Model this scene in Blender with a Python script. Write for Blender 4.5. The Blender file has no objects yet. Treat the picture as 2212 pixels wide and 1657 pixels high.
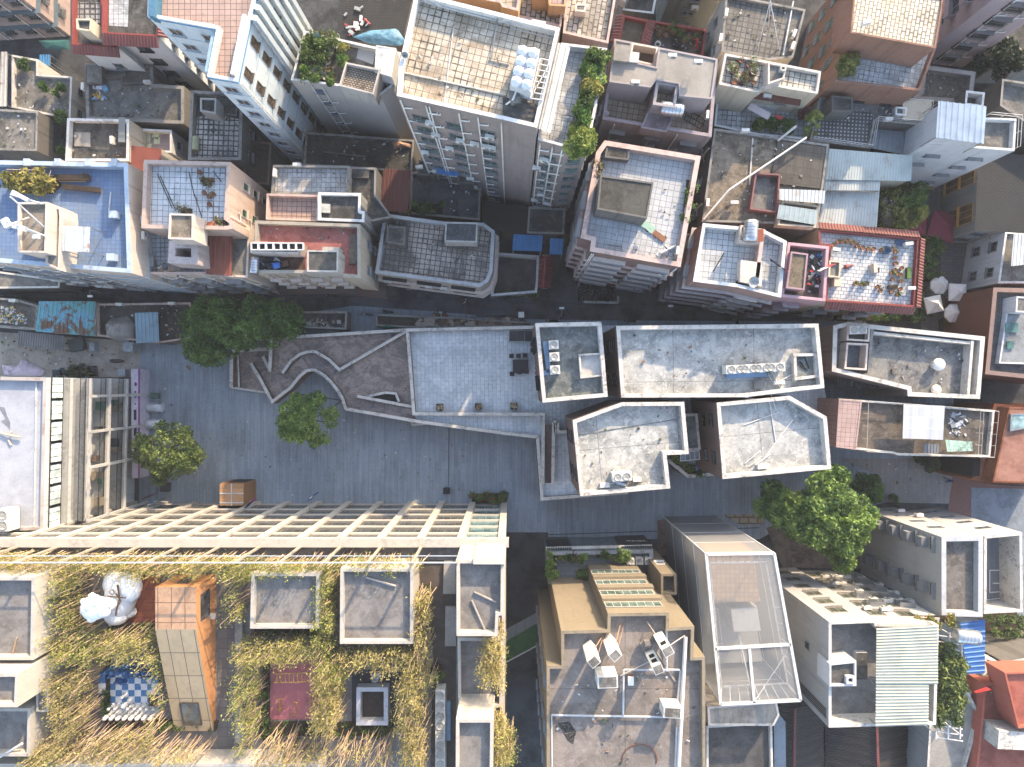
import bpy, bmesh, math, random
from mathutils import Vector, Matrix
from mathutils.geometry import tessellate_polygon
random.seed(7)
R = math.radians
S = bpy.context.scene
COL = S.collection
# ---------------------------------------------------------------- camera, sky, sun, exposure
H = 90.0                      # drone height above the square
F = 2212 * 24 / 36            # focal length in the pixels of the survey picture (2212 wide)
cd = bpy.data.cameras.new('camera'); cd.lens = 24; cd.sensor_width = 36; cd.clip_end = 2000
cam = bpy.data.objects.new('camera', cd); COL.objects.link(cam)
cam.location = (0, 0, H); cam.rotation_euler = (0, 0, 0); S.camera = cam
SUN_EL, SUN_AZ = R(23), math.atan2(.47, .88)
sdir = Vector((math.sin(SUN_AZ) * math.cos(SUN_EL), math.cos(SUN_AZ) * math.cos(SUN_EL), math.sin(SUN_EL)))
w = bpy.data.worlds.new('World'); S.world = w; w.use_nodes = True
nt = w.node_tree; bg = nt.nodes['Background']
sky = nt.nodes.new('ShaderNodeTexSky'); sky.sky_type = 'NISHITA'; sky.sun_disc = False
sky.sun_elevation = SUN_EL; sky.sun_rotation = SUN_AZ; sky.altitude = 50; sky.air_density = 1.0; sky.dust_density = 1.6
hs = nt.nodes.new('ShaderNodeHueSaturation'); hs.inputs['Saturation'].default_value = .9; nt.links.new(sky.outputs[0], hs.inputs['Color']); nt.links.new(hs.outputs[0], bg.inputs[0]); bg.inputs[1].default_value = .15
ld = bpy.data.lights.new('sun', 'SUN'); ld.energy = 2.5; ld.angle = R(.6); ld.color = (1, .77, .52)
sun = bpy.data.objects.new('sun', ld); COL.objects.link(sun); sun.location = sdir * 300
sun.rotation_euler = (-sdir).to_track_quat('-Z', 'Y').to_euler()
S.view_settings.view_transform = 'Standard'; S.view_settings.look = 'None'
S.view_settings.exposure = 2.05; S.view_settings.gamma = 1
S.cycles.max_bounces = 6; S.cycles.diffuse_bounces = 3; S.cycles.glossy_bounces = 2
S.cycles.transmission_bounces = 4; S.cycles.transparent_max_bounces = 12
S.cycles.caustics_reflective = False; S.cycles.caustics_refractive = False

def W(x, y, z=0.0):
    """point of height z that the drone sees at survey pixel x, y"""
    k = (H - z) / F
    return Vector(((x - 1106) * k, -(y - 828.5) * k, z))
def px(z=0.0): return (H - z) / F          # metres per survey pixel at height z
UP = Vector((0, 0, 1))

# ---------------------------------------------------------------- materials
def hexc(s):
    f = lambda v: (v / 12.92 if v <= .04045 else ((v + .055) / 1.055) ** 2.4)
    c = [f(int(s[i:i+2], 16) / 255) for i in (0, 2, 4)]; g = .3 * c[0] + .59 * c[1] + .11 * c[2]
    return tuple((g + (v - g) * .84) * .86 for v in c) + (1,)      # everything out here is a little dusty
def C(c):
    if isinstance(c, str): return hexc(c)
    if isinstance(c, (int, float)): return (c, c, c, 1)
    return tuple(c) + (1,) if len(c) == 3 else tuple(c)
class NT:
    def __init__(s, name, rough=.85, spec=.3, metal=0):
        s.m = bpy.data.materials.new(name); s.m.use_nodes = True; s.t = s.m.node_tree
        s.b = s.t.nodes['Principled BSDF']; s.b.inputs['Roughness'].default_value = rough
        s.b.inputs['Specular IOR Level'].default_value = spec; s.b.inputs['Metallic'].default_value = metal
        s._g = None; s._u = None
    def new(s, k, **kw):
        n = s.t.nodes.new(k)
        for a, v in kw.items(): setattr(n, a, v)
        return n
    def link(s, a, b): s.t.links.new(a, b)
    def pos(s, scale=(1, 1, 1), rot=0):
        if s._g is None: s._g = s.new('ShaderNodeNewGeometry')
        if scale == (1, 1, 1) and not rot: return s._g.outputs['Position']
        mp = s.new('ShaderNodeMapping'); mp.inputs['Scale'].default_value = scale; mp.inputs['Rotation'].default_value = (0, 0, rot)
        s.link(s._g.outputs['Position'], mp.inputs[0]); return mp.outputs[0]
    def uv(s, scale=1):
        if s._u is None: s._u = s.new('ShaderNodeUVMap')
        return s._u.outputs[0]
    def noise(s, scale, det=5, rough=.6, vec=None, dist=0):
        n = s.new('ShaderNodeTexNoise'); n.inputs['Scale'].default_value = scale; n.inputs['Detail'].default_value = det
        n.inputs['Roughness'].default_value = rough; n.inputs['Distortion'].default_value = dist
        s.link(vec if vec is not None else s.pos(), n.inputs['Vector']); return n.outputs['Fac']
    def ramp(s, fac, lo, hi, a=0, b=1):
        n = s.new('ShaderNodeMapRange'); n.interpolation_type = 'SMOOTHSTEP'
        for i, v in enumerate((lo, hi, a, b)): n.inputs[i + 1].default_value = v
        s.link(fac, n.inputs[0]); return n.outputs[0]
    def mix(s, fac, a, b, mode='MIX'):
        n = s.new('ShaderNodeMix', data_type='RGBA', blend_type=mode)
        for k, v in ((0, fac), (6, a), (7, b)):
            if hasattr(v, 'is_output'): s.link(v, n.inputs[k])
            else: n.inputs[k].default_value = v if k == 0 else C(v)
        return n.outputs[2]
    def math(s, op, a, b=0):
        n = s.new('ShaderNodeMath', operation=op)
        for k, v in ((0, a), (1, b)):
            if hasattr(v, 'is_output'): s.link(v, n.inputs[k])
            else: n.inputs[k].default_value = v
        return n.outputs[0]
    def bump(s, fac, st=.3, d=.03):
        n = s.new('ShaderNodeBump'); n.inputs['Strength'].default_value = st; n.inputs['Distance'].default_value = d
        s.link(fac, n.inputs['Height']); s.link(n.outputs[0], s.b.inputs['Normal'])
    def out(s, col):
        if hasattr(col, 'is_output'): s.link(col, s.b.inputs['Base Color'])
        else: s.b.inputs['Base Color'].default_value = C(col)
        return s.m
MATS = {}
def cached(f):
    def g(*a, **k):
        key = (f.__name__, a, tuple(sorted(k.items())))
        if key not in MATS: MATS[key] = f(*a, **k)
        return MATS[key]
    return g
@cached
def plain(c, rough=.7, metal=0, var=.18, sc=2.0, spec=.3):
    """paint, plastic, cloth: one colour with slight dirt"""
    n = NT('paint', rough, spec, metal); c = C(c)
    f = n.noise(sc, 4); dk = tuple(v * (1 - var * 2) for v in c[:3])
    f2 = n.ramp(n.noise(sc * .23, 3), .35, .7)
    col = n.mix(n.math('MULTIPLY', n.ramp(f, .35, .7), f2), c, dk); col = n.mix(n.ramp(n.noise(sc * 1.7 + .7, 8, .8, dist=.8), .55, .68, 0, min(.75, var * 2)), col, tuple(v * .42 for v in c[:3]))
    return n.out(col)
@cached
def concrete(c='8a8680', dark='4a4742', light='b5b0a6', amt=.5, sc=.45, cracks=0, moss=0, black=.35, seams=0):
    """weathered cement roof with blotches, black mould and pale wear"""
    n = NT('weathered_concrete', .92, .15)
    big = n.noise(sc, 7, .68, dist=.6); mid = n.noise(sc * 3.7, 7, .7); fine = n.noise(14, 4, .7); pit = n.noise(sc * 1.7 + .4, 9, .78, dist=1.2)
    col = n.mix(n.ramp(big, .38, .66), c, dark)
    col = n.mix(n.math('MULTIPLY', n.ramp(mid, .5, .68), amt), col, light)
    col = n.mix(n.math('MULTIPLY', n.ramp(pit, .56, .64), black), col, tuple(v * .3 for v in C(dark)[:3]))
    pale = n.noise(sc * 2.3 + 1.1, 8, .75, dist=.9)
    col = n.mix(n.math('MULTIPLY', n.ramp(pale, .6, .67), amt * .75), col, tuple(min(.75, v * 1.25) for v in C(light)[:3]))
    if moss: col = n.mix(n.math('MULTIPLY', n.ramp(n.noise(sc * 2.1, 6, .7), .55, .7), moss), col, (.09, .085, .03))
    hf = n.noise(2.6, 8, .82, dist=.8); col = n.mix(n.ramp(hf, .53, .66, 0, .55), col, dark); col = n.mix(n.ramp(hf, .47, .34, 0, .5 * amt + .1), col, light)
    spk = n.ramp(n.noise(6.5, 3, .8), .58, .68)
    col = n.mix(n.math('MULTIPLY', spk, .5), col, tuple(v * .45 for v in C(dark)[:3]))
    col = n.mix(n.ramp(fine, .2, .8, .28, 0), col, (.02, .02, .02))
    if seams:
        b = n.new('ShaderNodeTexBrick', offset=0); b.inputs['Scale'].default_value = 1
        b.inputs['Brick Width'].default_value = seams; b.inputs['Row Height'].default_value = seams * .9; b.inputs['Mortar Size'].default_value = .03
        n.link(n.uv(), b.inputs['Vector'])
        col = n.mix(n.math('MULTIPLY', b.outputs['Fac'], n.ramp(mid, .3, .6, .15, .8)), col, (.03, .03, .03))
    n.bump(n.math('ADD', mid, fine), .35, .03)
    return n.out(col)
@cached
def tiles(c='c9c6bf', c2='b7b3ab', gap='3a3632', w=.5, h=None, mort=.025, dirt='6b6052', damt=.6, off=0.0, weeds=.5, dsc=.35, rough=.55):
    """paved roof or floor: laid squares, dark joints that thicken where weeds grow, dirt patches"""
    n = NT('paving_tiles', rough, .3); h = h or w
    def br(m):
        b = n.new('ShaderNodeTexBrick', offset=off); b.inputs['Scale'].default_value = 1
        b.inputs['Brick Width'].default_value = w; b.inputs['Row Height'].default_value = h
        b.inputs['Mortar Size'].default_value = m; b.inputs['Mortar Smooth'].default_value = .1; b.inputs['Bias'].default_value = -.2
        b.inputs['Color1'].default_value = C(c); b.inputs['Color2'].default_value = C(c2); b.inputs['Mortar'].default_value = C(gap)
        return b
    wob = n.new('ShaderNodeVectorMath', operation='ADD'); n.link(n.uv(), wob.inputs[0])
    nz = n.new('ShaderNodeTexNoise'); nz.inputs['Scale'].default_value = 1.3; n.link(n.uv(), nz.inputs['Vector'])
    sub = n.new('ShaderNodeVectorMath', operation='SCALE'); sub.inputs['Scale'].default_value = .06; n.link(nz.outputs['Color'], sub.inputs[0]); n.link(sub.outputs[0], wob.inputs[1])
    a = br(mort); b = br(mort * 2.6)
    for q in (a, b): n.link(wob.outputs[0], q.inputs['Vector'])
    wd = n.ramp(n.noise(dsc * .9 + .1, 6, .7, dist=.5), .5, .62)
    f = n.noise(dsc, 8, .75, dist=.9); f2 = n.noise(3, 6, .8)
    col = n.mix(n.math('MULTIPLY', n.ramp(f, .42, .62), damt), a.outputs['Color'], dirt)
    col = n.mix(n.ramp(f2, .25, .75, .22, 0), col, dirt)
    jm = n.math('MULTIPLY', n.math('MULTIPLY', b.outputs['Fac'], wd), weeds)
    col = n.mix(jm, col, tuple(v * .6 for v in C(gap)[:3]))
    hf = n.noise(2.2, 8, .82, dist=.8); col = n.mix(n.ramp(hf, .54, .66, 0, damt * .8), col, tuple(v * .55 for v in C(dirt)[:3]))
    blk = n.ramp(n.noise(dsc * 1.9, 9, .8, dist=1.2), .57, .65)
    col = n.mix(n.math('MULTIPLY', blk, damt * .7), col, tuple(v * .35 for v in C(dirt)[:3]))
    n.bump(n.math('SUBTRACT', 1, a.outputs['Fac']), .3, .01)
    return n.out(col)
@cached
def wallmat(c='b9b0a8', streak='6d665f', amt=.5, tile=0, tc=None, rough=.8, band=0):
    """painted or mosaic-tiled outer wall with rain streaks"""
    n = NT('weathered_wall', rough, .25)
    st = n.noise(1, 6, .65, vec=n.pos((1.6, 1.6, .09))); big = n.noise(.3, 5, .6); fine = n.noise(9, 4, .7)
    col = C(c)
    if tile:
        b = n.new('ShaderNodeTexBrick', offset=.5 if band else 0); b.inputs['Scale'].default_value = 1
        b.inputs['Brick Width'].default_value = tile; b.inputs['Row Height'].default_value = tile * (.35 if band else 1); b.inputs['Mortar Size'].default_value = tile * .05
        b.inputs['Color1'].default_value = C(c); b.inputs['Color2'].default_value = tuple(v * .82 for v in C(c)[:3]) + (1,)
        b.inputs['Mortar'].default_value = C(tc or streak); n.link(n.uv(), b.inputs['Vector']); col = b.outputs['Color']
    col = n.mix(n.math('MULTIPLY', n.ramp(st, .48, .72), amt), col, streak)
    col = n.mix(n.math('MULTIPLY', n.ramp(big, .5, .75), amt * .6), col, streak)
    col = n.mix(n.ramp(n.noise(1.8, 8, .8, dist=.8), .54, .68, 0, amt), col, tuple(v * .7 for v in C(streak)[:3]))
    col = n.mix(n.ramp(fine, .25, .75, .25, 0), col, streak)
    return n.out(col)
@cached
def rusty(c='9aa3a3', rust='7a3a1c', amt=.5, metal=.2, rough=.5, sc=.7):
    """painted sheet metal with rust"""
    n = NT('sheet_metal', rough, .4, metal)
    f = n.noise(1, 7, .7, vec=n.pos((sc, sc, sc))); f2 = n.noise(3.2, 6, .7)
    col = n.mix(n.ramp(n.noise(.35, 4), .3, .75), c, tuple(v * .72 for v in C(c)[:3]))
    col = n.mix(n.math('MULTIPLY', n.ramp(f, .56, .62), amt), col, rust)
    col = n.mix(n.math('MULTIPLY', n.ramp(f2, .58, .66), amt * .6), col, tuple(v * .55 for v in C(rust)[:3]))
    return n.out(col)
@cached
def leafmat(a='3f5a1c', b='7f8f2f', dk=None, trans=.25, sc=.8, rough=.55):
    n = NT('leaves', rough, .25)
    g = n.new('ShaderNodeNewGeometry')
    f = n.ramp(n.noise(sc, 3, .6), .35, .65); f2 = n.noise(7, 2, .5)
    rnd = g.outputs['Random Per Island']
    col = n.mix(f, a, b); col = n.mix(n.ramp(rnd, 0, 1, 0, .55), col, dk or tuple(v * .45 for v in C(a)[:3]))
    col = n.mix(n.ramp(f2, .6, .75, 0, .5), col, tuple(min(1, v * 1.5) for v in C(b)[:3]))
    n.link(col, n.b.inputs['Base Color'])
    tr = n.new('ShaderNodeBsdfTranslucent'); n.link(n.mix(.3, col, b), tr.inputs[0])
    ms = n.new('ShaderNodeMixShader'); ms.inputs[0].default_value = trans
    n.link(n.b.outputs[0], ms.inputs[1]); n.link(tr.outputs[0], ms.inputs[2])
    n.link(ms.outputs[0], n.t.nodes['Material Output'].inputs[0])
    return n.m
@cached
def glass(c=(.02, .03, .035), rough=.08):
    n = NT('window_glass', rough, .6); f = n.noise(.9, 3)
    return n.out(n.mix(n.ramp(f, .35, .65), c, tuple(v * 2.2 + .01 for v in C(c)[:3])))
@cached
def wood(c='7d5a38', dk='4a3020', sc=6, w=.14):
    n = NT('wood_boards', .7, .25)
    b = n.new('ShaderNodeTexBrick', offset=.4); b.inputs['Scale'].default_value = 1; b.inputs['Brick Width'].default_value = 2.2
    b.inputs['Row Height'].default_value = w; b.inputs['Mortar Size'].default_value = .012
    b.inputs['Color1'].default_value = C(c); b.inputs['Color2'].default_value = tuple(v * .75 for v in C(c)[:3]) + (1,); b.inputs['Mortar'].default_value = C(dk)
    n.link(n.uv(), b.inputs['Vector'])
    return n.out(n.mix(n.ramp(n.noise(sc, 6, .7), .4, .75, 0, .6), b.outputs['Color'], dk))
WHITE = plain('e6e3dc', .5); METAL = plain('9b9d9e', .35, .6); DARK = plain('1d1f21', .7); STEEL = plain('c9ccce', .28, .8, .1)
GLASS = glass(); RUBBER = plain('0e0f10', .6)

# ---------------------------------------------------------------- mesh helpers
class MB:
    """collects faces in world space; build() links ONE mesh object under its parent"""
    def __init__(s, ang=0.0): s.v = []; s.f = []; s.mi = []; s.ang = ang; s.sm = []
    def face(s, pts, m=0, smooth=False):
        i = len(s.v); s.v += [Vector(p) for p in pts]; s.f.append(tuple(range(i, i + len(pts)))); s.mi.append(m); s.sm.append(smooth)
    def grid(s, rows, m=0, smooth=True, closed=False):
        i = len(s.v); nc = len(rows[0])
        for r in rows: s.v += [Vector(p) for p in r]
        for a in range(len(rows) - 1):
            for b in range(nc if closed else nc - 1):
                c = (b + 1) % nc
                s.f.append((i + a * nc + b, i + a * nc + c, i + (a + 1) * nc + c, i + (a + 1) * nc + b)); s.mi.append(m); s.sm.append(smooth)
    def poly(s, pts, m=0, flip=False):
        pts = [Vector(p) for p in pts]
        i = len(s.v); s.v += pts
        for t in tessellate_polygon([pts]):
            a, b, c = (pts[k] for k in t)
            t = tuple(i + k for k in t)
            if ((b - a).cross(c - a).z < 0) != flip: t = t[::-1]
            s.f.append(t); s.mi.append(m); s.sm.append(False)
    def prism(s, pts, z0, z1, m=0, top=True, bot=False):
        n = len(pts)
        for k in range(n):
            a, b = pts[k], pts[(k + 1) % n]
            s.face([(a[0], a[1], z0), (b[0], b[1], z0), (b[0], b[1], z1), (a[0], a[1], z1)], m)
        if top: s.poly([(p[0], p[1], z1) for p in pts], m)
        if bot: s.poly([(p[0], p[1], z0) for p in pts], m, True)
    def box(s, c, size, rz=0.0, m=0, ux=None, uy=None, uz=None):
        c = Vector(c); ux = Vector(ux) if ux else Vector((math.cos(rz), math.sin(rz), 0)); uy = Vector(uy) if uy else Vector((-math.sin(rz), math.cos(rz), 0)); uz = Vector(uz) if uz else ux.cross(uy)
        a, b, d = ux * size[0] / 2, uy * size[1] / 2, uz * size[2] / 2
        P = [c + a * i + b * j + d * k for k in (-1, 1) for j in (-1, 1) for i in (-1, 1)]
        for q in ((0, 2, 3, 1), (4, 5, 7, 6), (0, 1, 5, 4), (2, 6, 7, 3), (0, 4, 6, 2), (1, 3, 7, 5)): s.face([P[k] for k in q], m)
    def bar(s, p, q, wd, ht=None, m=0):
        p, q = Vector(p), Vector(q); d = q - p; L = d.length
        if L < 1e-4: return
        ux = d / L; uy = UP.cross(ux)
        uy = uy.normalized() if uy.length > 1e-3 else Vector((1, 0, 0))
        s.box((p + q) / 2, (L, wd, ht or wd), m=m, ux=ux, uy=uy, uz=ux.cross(uy))
    def tube(s, pts, r, n=6, m=0, caps=True):
        pts = [Vector(p) for p in pts]; rows = []
        rr = r if isinstance(r, (list, tuple)) else [r] * len(pts)
        for k, p in enumerate(pts):
            d = (pts[min(k + 1, len(pts) - 1)] - pts[max(k - 1, 0)]).normalized()
            u = d.cross(UP); u = u.normalized() if u.length > 1e-3 else Vector((1, 0, 0)); v = d.cross(u)
            rows.append([p + (u * math.cos(a) + v * math.sin(a)) * rr[k] for a in (i * 2 * math.pi / n for i in range(n))])
        s.grid(rows, m, True, True)
        if caps: s.face(rows[0], m); s.face(rows[-1][::-1], m)
    def lathe(s, c, prof, n=14, m=0, sq=1.0):
        c = Vector(c)
        rows = [[c + Vector((r * math.cos(a), r * math.sin(a) * sq, z)) for a in (-i * 2 * math.pi / n for i in range(n))] for r, z in prof]
        s.grid(rows, m, True, True)
    def blob(s, c, r, n=8, m=0, seed=0, rough=.15):
        rnd = random.Random(seed); c = Vector(c); r = Vector(r) if hasattr(r, '__len__') else Vector((r, r, r)); rows = []
        for i in range(n + 1):
            t = math.pi * i / n; rows.append([c + Vector((r.x * math.sin(t) * math.cos(a), r.y * math.sin(t) * math.sin(a), r.z * math.cos(t))) * (1 + rnd.uniform(-rough, rough) * (0 < i < n)) if 1 else 0 for a in (-k * 2 * math.pi / (n * 2) for k in range(n * 2))])
        s.grid(rows, m, True, True)
    def leaf(s, p, sz, rnd, m=0, up=.35):
        nrm = Vector((rnd.gauss(0, 1), rnd.gauss(0, 1), abs(rnd.gauss(0, 1)) + up)).normalized()
        u = nrm.orthogonal().normalized(); a = rnd.uniform(0, 6.28); v = nrm.cross(u); u, v = u * math.cos(a) + v * math.sin(a), v * math.cos(a) - u * math.sin(a)
        s.face([p - u * sz, p - v * sz * .45 + u * sz * .1, p + u * sz, p + v * sz * .45 + u * sz * .1], m)
    def build(s, name, mats, parent=None, kind=None):
        me = bpy.data.meshes.new(name)
        off = parent.get('_w', (0, 0, 0)) if parent else (0, 0, 0)
        off = Vector(off); me.from_pydata([tuple(p - off) for p in s.v], [], s.f)
        mats = mats if isinstance(mats, (list, tuple)) else [mats]
        for m in mats: me.materials.append(m)
        me.polygons.foreach_set('material_index', s.mi); me.polygons.foreach_set('use_smooth', s.sm)
        uvl = me.uv_layers.new(name='UVMap'); ca, sa = math.cos(s.ang), math.sin(s.ang); buf = [0.0] * (2 * len(me.loops)); j = 0
        for f in s.f:
            a, b, c = s.v[f[0]], s.v[f[1]], s.v[f[2]]; nr = (b - a).cross(c - a)
            if nr.length < 1e-9 and len(f) > 3: nr = (c - a).cross(s.v[f[3]] - a)
            if abs(nr.z) > .7 * nr.length:
                for k in f: p = s.v[k]; buf[j] = p.x * ca + p.y * sa; buf[j+1] = -p.x * sa + p.y * ca; j += 2
            else:
                t = Vector((-nr.y, nr.x)); t = t.normalized() if t.length > 1e-9 else Vector((1, 0))
                for k in f: p = s.v[k]; buf[j] = p.x * t.x + p.y * t.y; buf[j+1] = p.z; j += 2
        uvl.data.foreach_set('uv', buf)
        if any(s.sm): me.validate()
        o = bpy.data.objects.new(name, me); COL.objects.link(o); o['_w'] = tuple(off)
        if parent: o.parent = parent
        if kind: o['kind'] = kind
        return o
def tag(o, label, cat=None, group=None, kind=None):
    if label: o['label'] = label
    if cat: o['category'] = cat
    if group: o['group'] = group
    if kind: o['kind'] = kind
    return o
def thing(name, label, cat, loc, group=None):
    o = bpy.data.objects.new(name, None); COL.objects.link(o); o.location = loc; o['_w'] = tuple(loc); o.empty_display_size = .2
    return tag(o, label, cat, group)
def solo(mb, name, mats, label, cat, group=None):
    """a thing that is one mesh, its origin at its own base"""
    lo = Vector((sum(p.x for p in mb.v) / len(mb.v), sum(p.y for p in mb.v) / len(mb.v), min(p.z for p in mb.v)))
    fake = {'_w': tuple(lo)}
    class _P(dict): pass
    me_o = mb.build(name, mats, None)
    me = me_o.data; me.transform(Matrix.Translation(-lo)); me_o.location = lo; me_o['_w'] = tuple(lo)
    return tag(me_o, label, cat, group)
def copy_tree(o, parent=None):
    c = o.copy(); COL.objects.link(c); c.parent = parent
    for ch in o.children: copy_tree(ch, c)
    return c
def put(proto, loc, rz=0, label=None, group=None, sc=1.0, first=[]):
    """first call moves the prototype itself, later calls copy it with its parts"""
    if proto.get('_used'): o = copy_tree(proto)
    else: o = proto; proto['_used'] = 1
    o.location = loc; o.rotation_euler = (0, 0, rz); o.scale = (sc, sc, sc)
    if label: o['label'] = label
    if group: o['group'] = group
    return o
def child_copy(src, parent, loc, rz=0):
    c = src.copy(); COL.objects.link(c); c.parent = parent; c.location = Vector(loc) - Vector(parent['_w']); c.rotation_euler = (0, 0, rz)
    return c
def ribbed(mb, a, b, c, d, pitch=.25, amp=.05, m=0, th=.02, kind='sq'):
    """corrugated sheet; ribs run from edge ab to edge dc"""
    a, b, c, d = map(Vector, (a, b, c, d)); n = max(2, int((b - a).length / pitch)); up = (b - a).cross(d - a).normalized()
    if up.z < 0: up = -up
    top, bot = [], []
    prof = ((0, 0), (.3, 0), (.42, 1), (.58, 1), (.7, 0)) if kind == 'sq' else tuple((k / 6, .5 - .5 * math.cos(k / 6 * 6.283)) for k in range(6))
    for i in range(n):
        for t, h in prof:
            f = (i + t) / n; top.append(a.lerp(b, f) + up * h * amp); bot.append(d.lerp(c, f) + up * h * amp)
    top.append(b); bot.append(c)
    mid = [p.lerp(q, .5) for p, q in zip(top, bot)]
    flip = (b - a).cross(d - a).z > 0
    rows = [top, mid, bot] if not flip else [bot, mid, top]
    mb.grid(rows, m, kind != 'sq')
    mb.grid([[p - up * th for p in r] for r in reversed(rows)], m, kind != 'sq')
# ---------------------------------------------------------------- buildings
def ccw(pts):
    a = sum(pts[i].x * pts[(i + 1) % len(pts)].y - pts[(i + 1) % len(pts)].x * pts[i].y for i in range(len(pts)))
    return pts if a > 0 else pts[::-1]
def inset(pts, d):
    n = len(pts); out = []
    for i in range(n):
        p0, p1, p2 = pts[i - 1], pts[i], pts[(i + 1) % n]
        t1 = (p1 - p0).normalized(); t2 = (p2 - p1).normalized()
        n1 = Vector((-t1.y, t1.x)); n2 = Vector((-t2.y, t2.x)); s = n1 + n2
        k = max(.25, 1 + n1.dot(n2)); out.append(p1 + s * d / k)
    return out
WM = {}
def win_meshes(w, h, st, fm, gm):
    key = (w, h, st, fm.name, gm.name)
    if key in WM: return WM[key]
    m = MB(); t = .07
    for sx in (-1, 1): m.box((sx * (w / 2 - t / 2), .04, 0), (t, .08, h))
    for sz in (-1, 1): m.box((0, .04, sz * (h / 2 - t / 2)), (w - 2 * t, .08, t))
    n = max(1, round(w / .75))
    for k in range(1, n): m.box((-w / 2 + w * k / n, .03, 0), (.05, .06, h - 2 * t))
    if 's' in st: m.box((0, .12, -h / 2 - .06), (w + .2, .24, .1))
    if 'h' in st: m.box((0, .22, h / 2 + .12), (w + .3, .44, .08))
    if 'b' in st:      # concrete balcony box
        m.box((0, .5, -h / 2 - .1), (w + .5, 1.0, .12)); m.box((0, .97, -h / 2 + .35), (w + .5, .06, .8))
        for sx in (-1, 1): m.box((sx * (w / 2 + .22), .47, -h / 2 + .35), (.06, .94, .8))
    fr = m.build('window', [fm]); md = fr.data; bpy.data.objects.remove(fr)
    m = MB(); m.box((0, .025, 0), (w - 2 * t, .03, h - 2 * t)); p = m.build('pane', [gm]); pd = p.data; bpy.data.objects.remove(p); cdm = None
    if 'c' in st:      # burglar cage
        m = MB(); d = .45
        for k in range(int(w / .22) + 1): x = -w / 2 + k * w / int(w / .22); m.box((x, d, 0), (.025, .025, h + .2))
        for z in (-.5, -.2, .15, .5): m.box((0, d, z * h), (w, .03, .03))
        for sx in (-1, 1):
            for z in (-.5, -.17, .17, .5): m.box((sx * w / 2, d / 2, z * h), (.03, d, .03))
        for k in range(4): m.box((0, .1 + k * .11, -h / 2 - .08), (w, .03, .03))
        m.box((0, d / 2 + .05, h / 2 + .14), (w + .15, d + .15, .03))
        g = m.build('cage', [METAL]); cdm = g.data; bpy.data.objects.remove(g)
    WM[key] = (md, pd, cdm); return WM[key]
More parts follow.
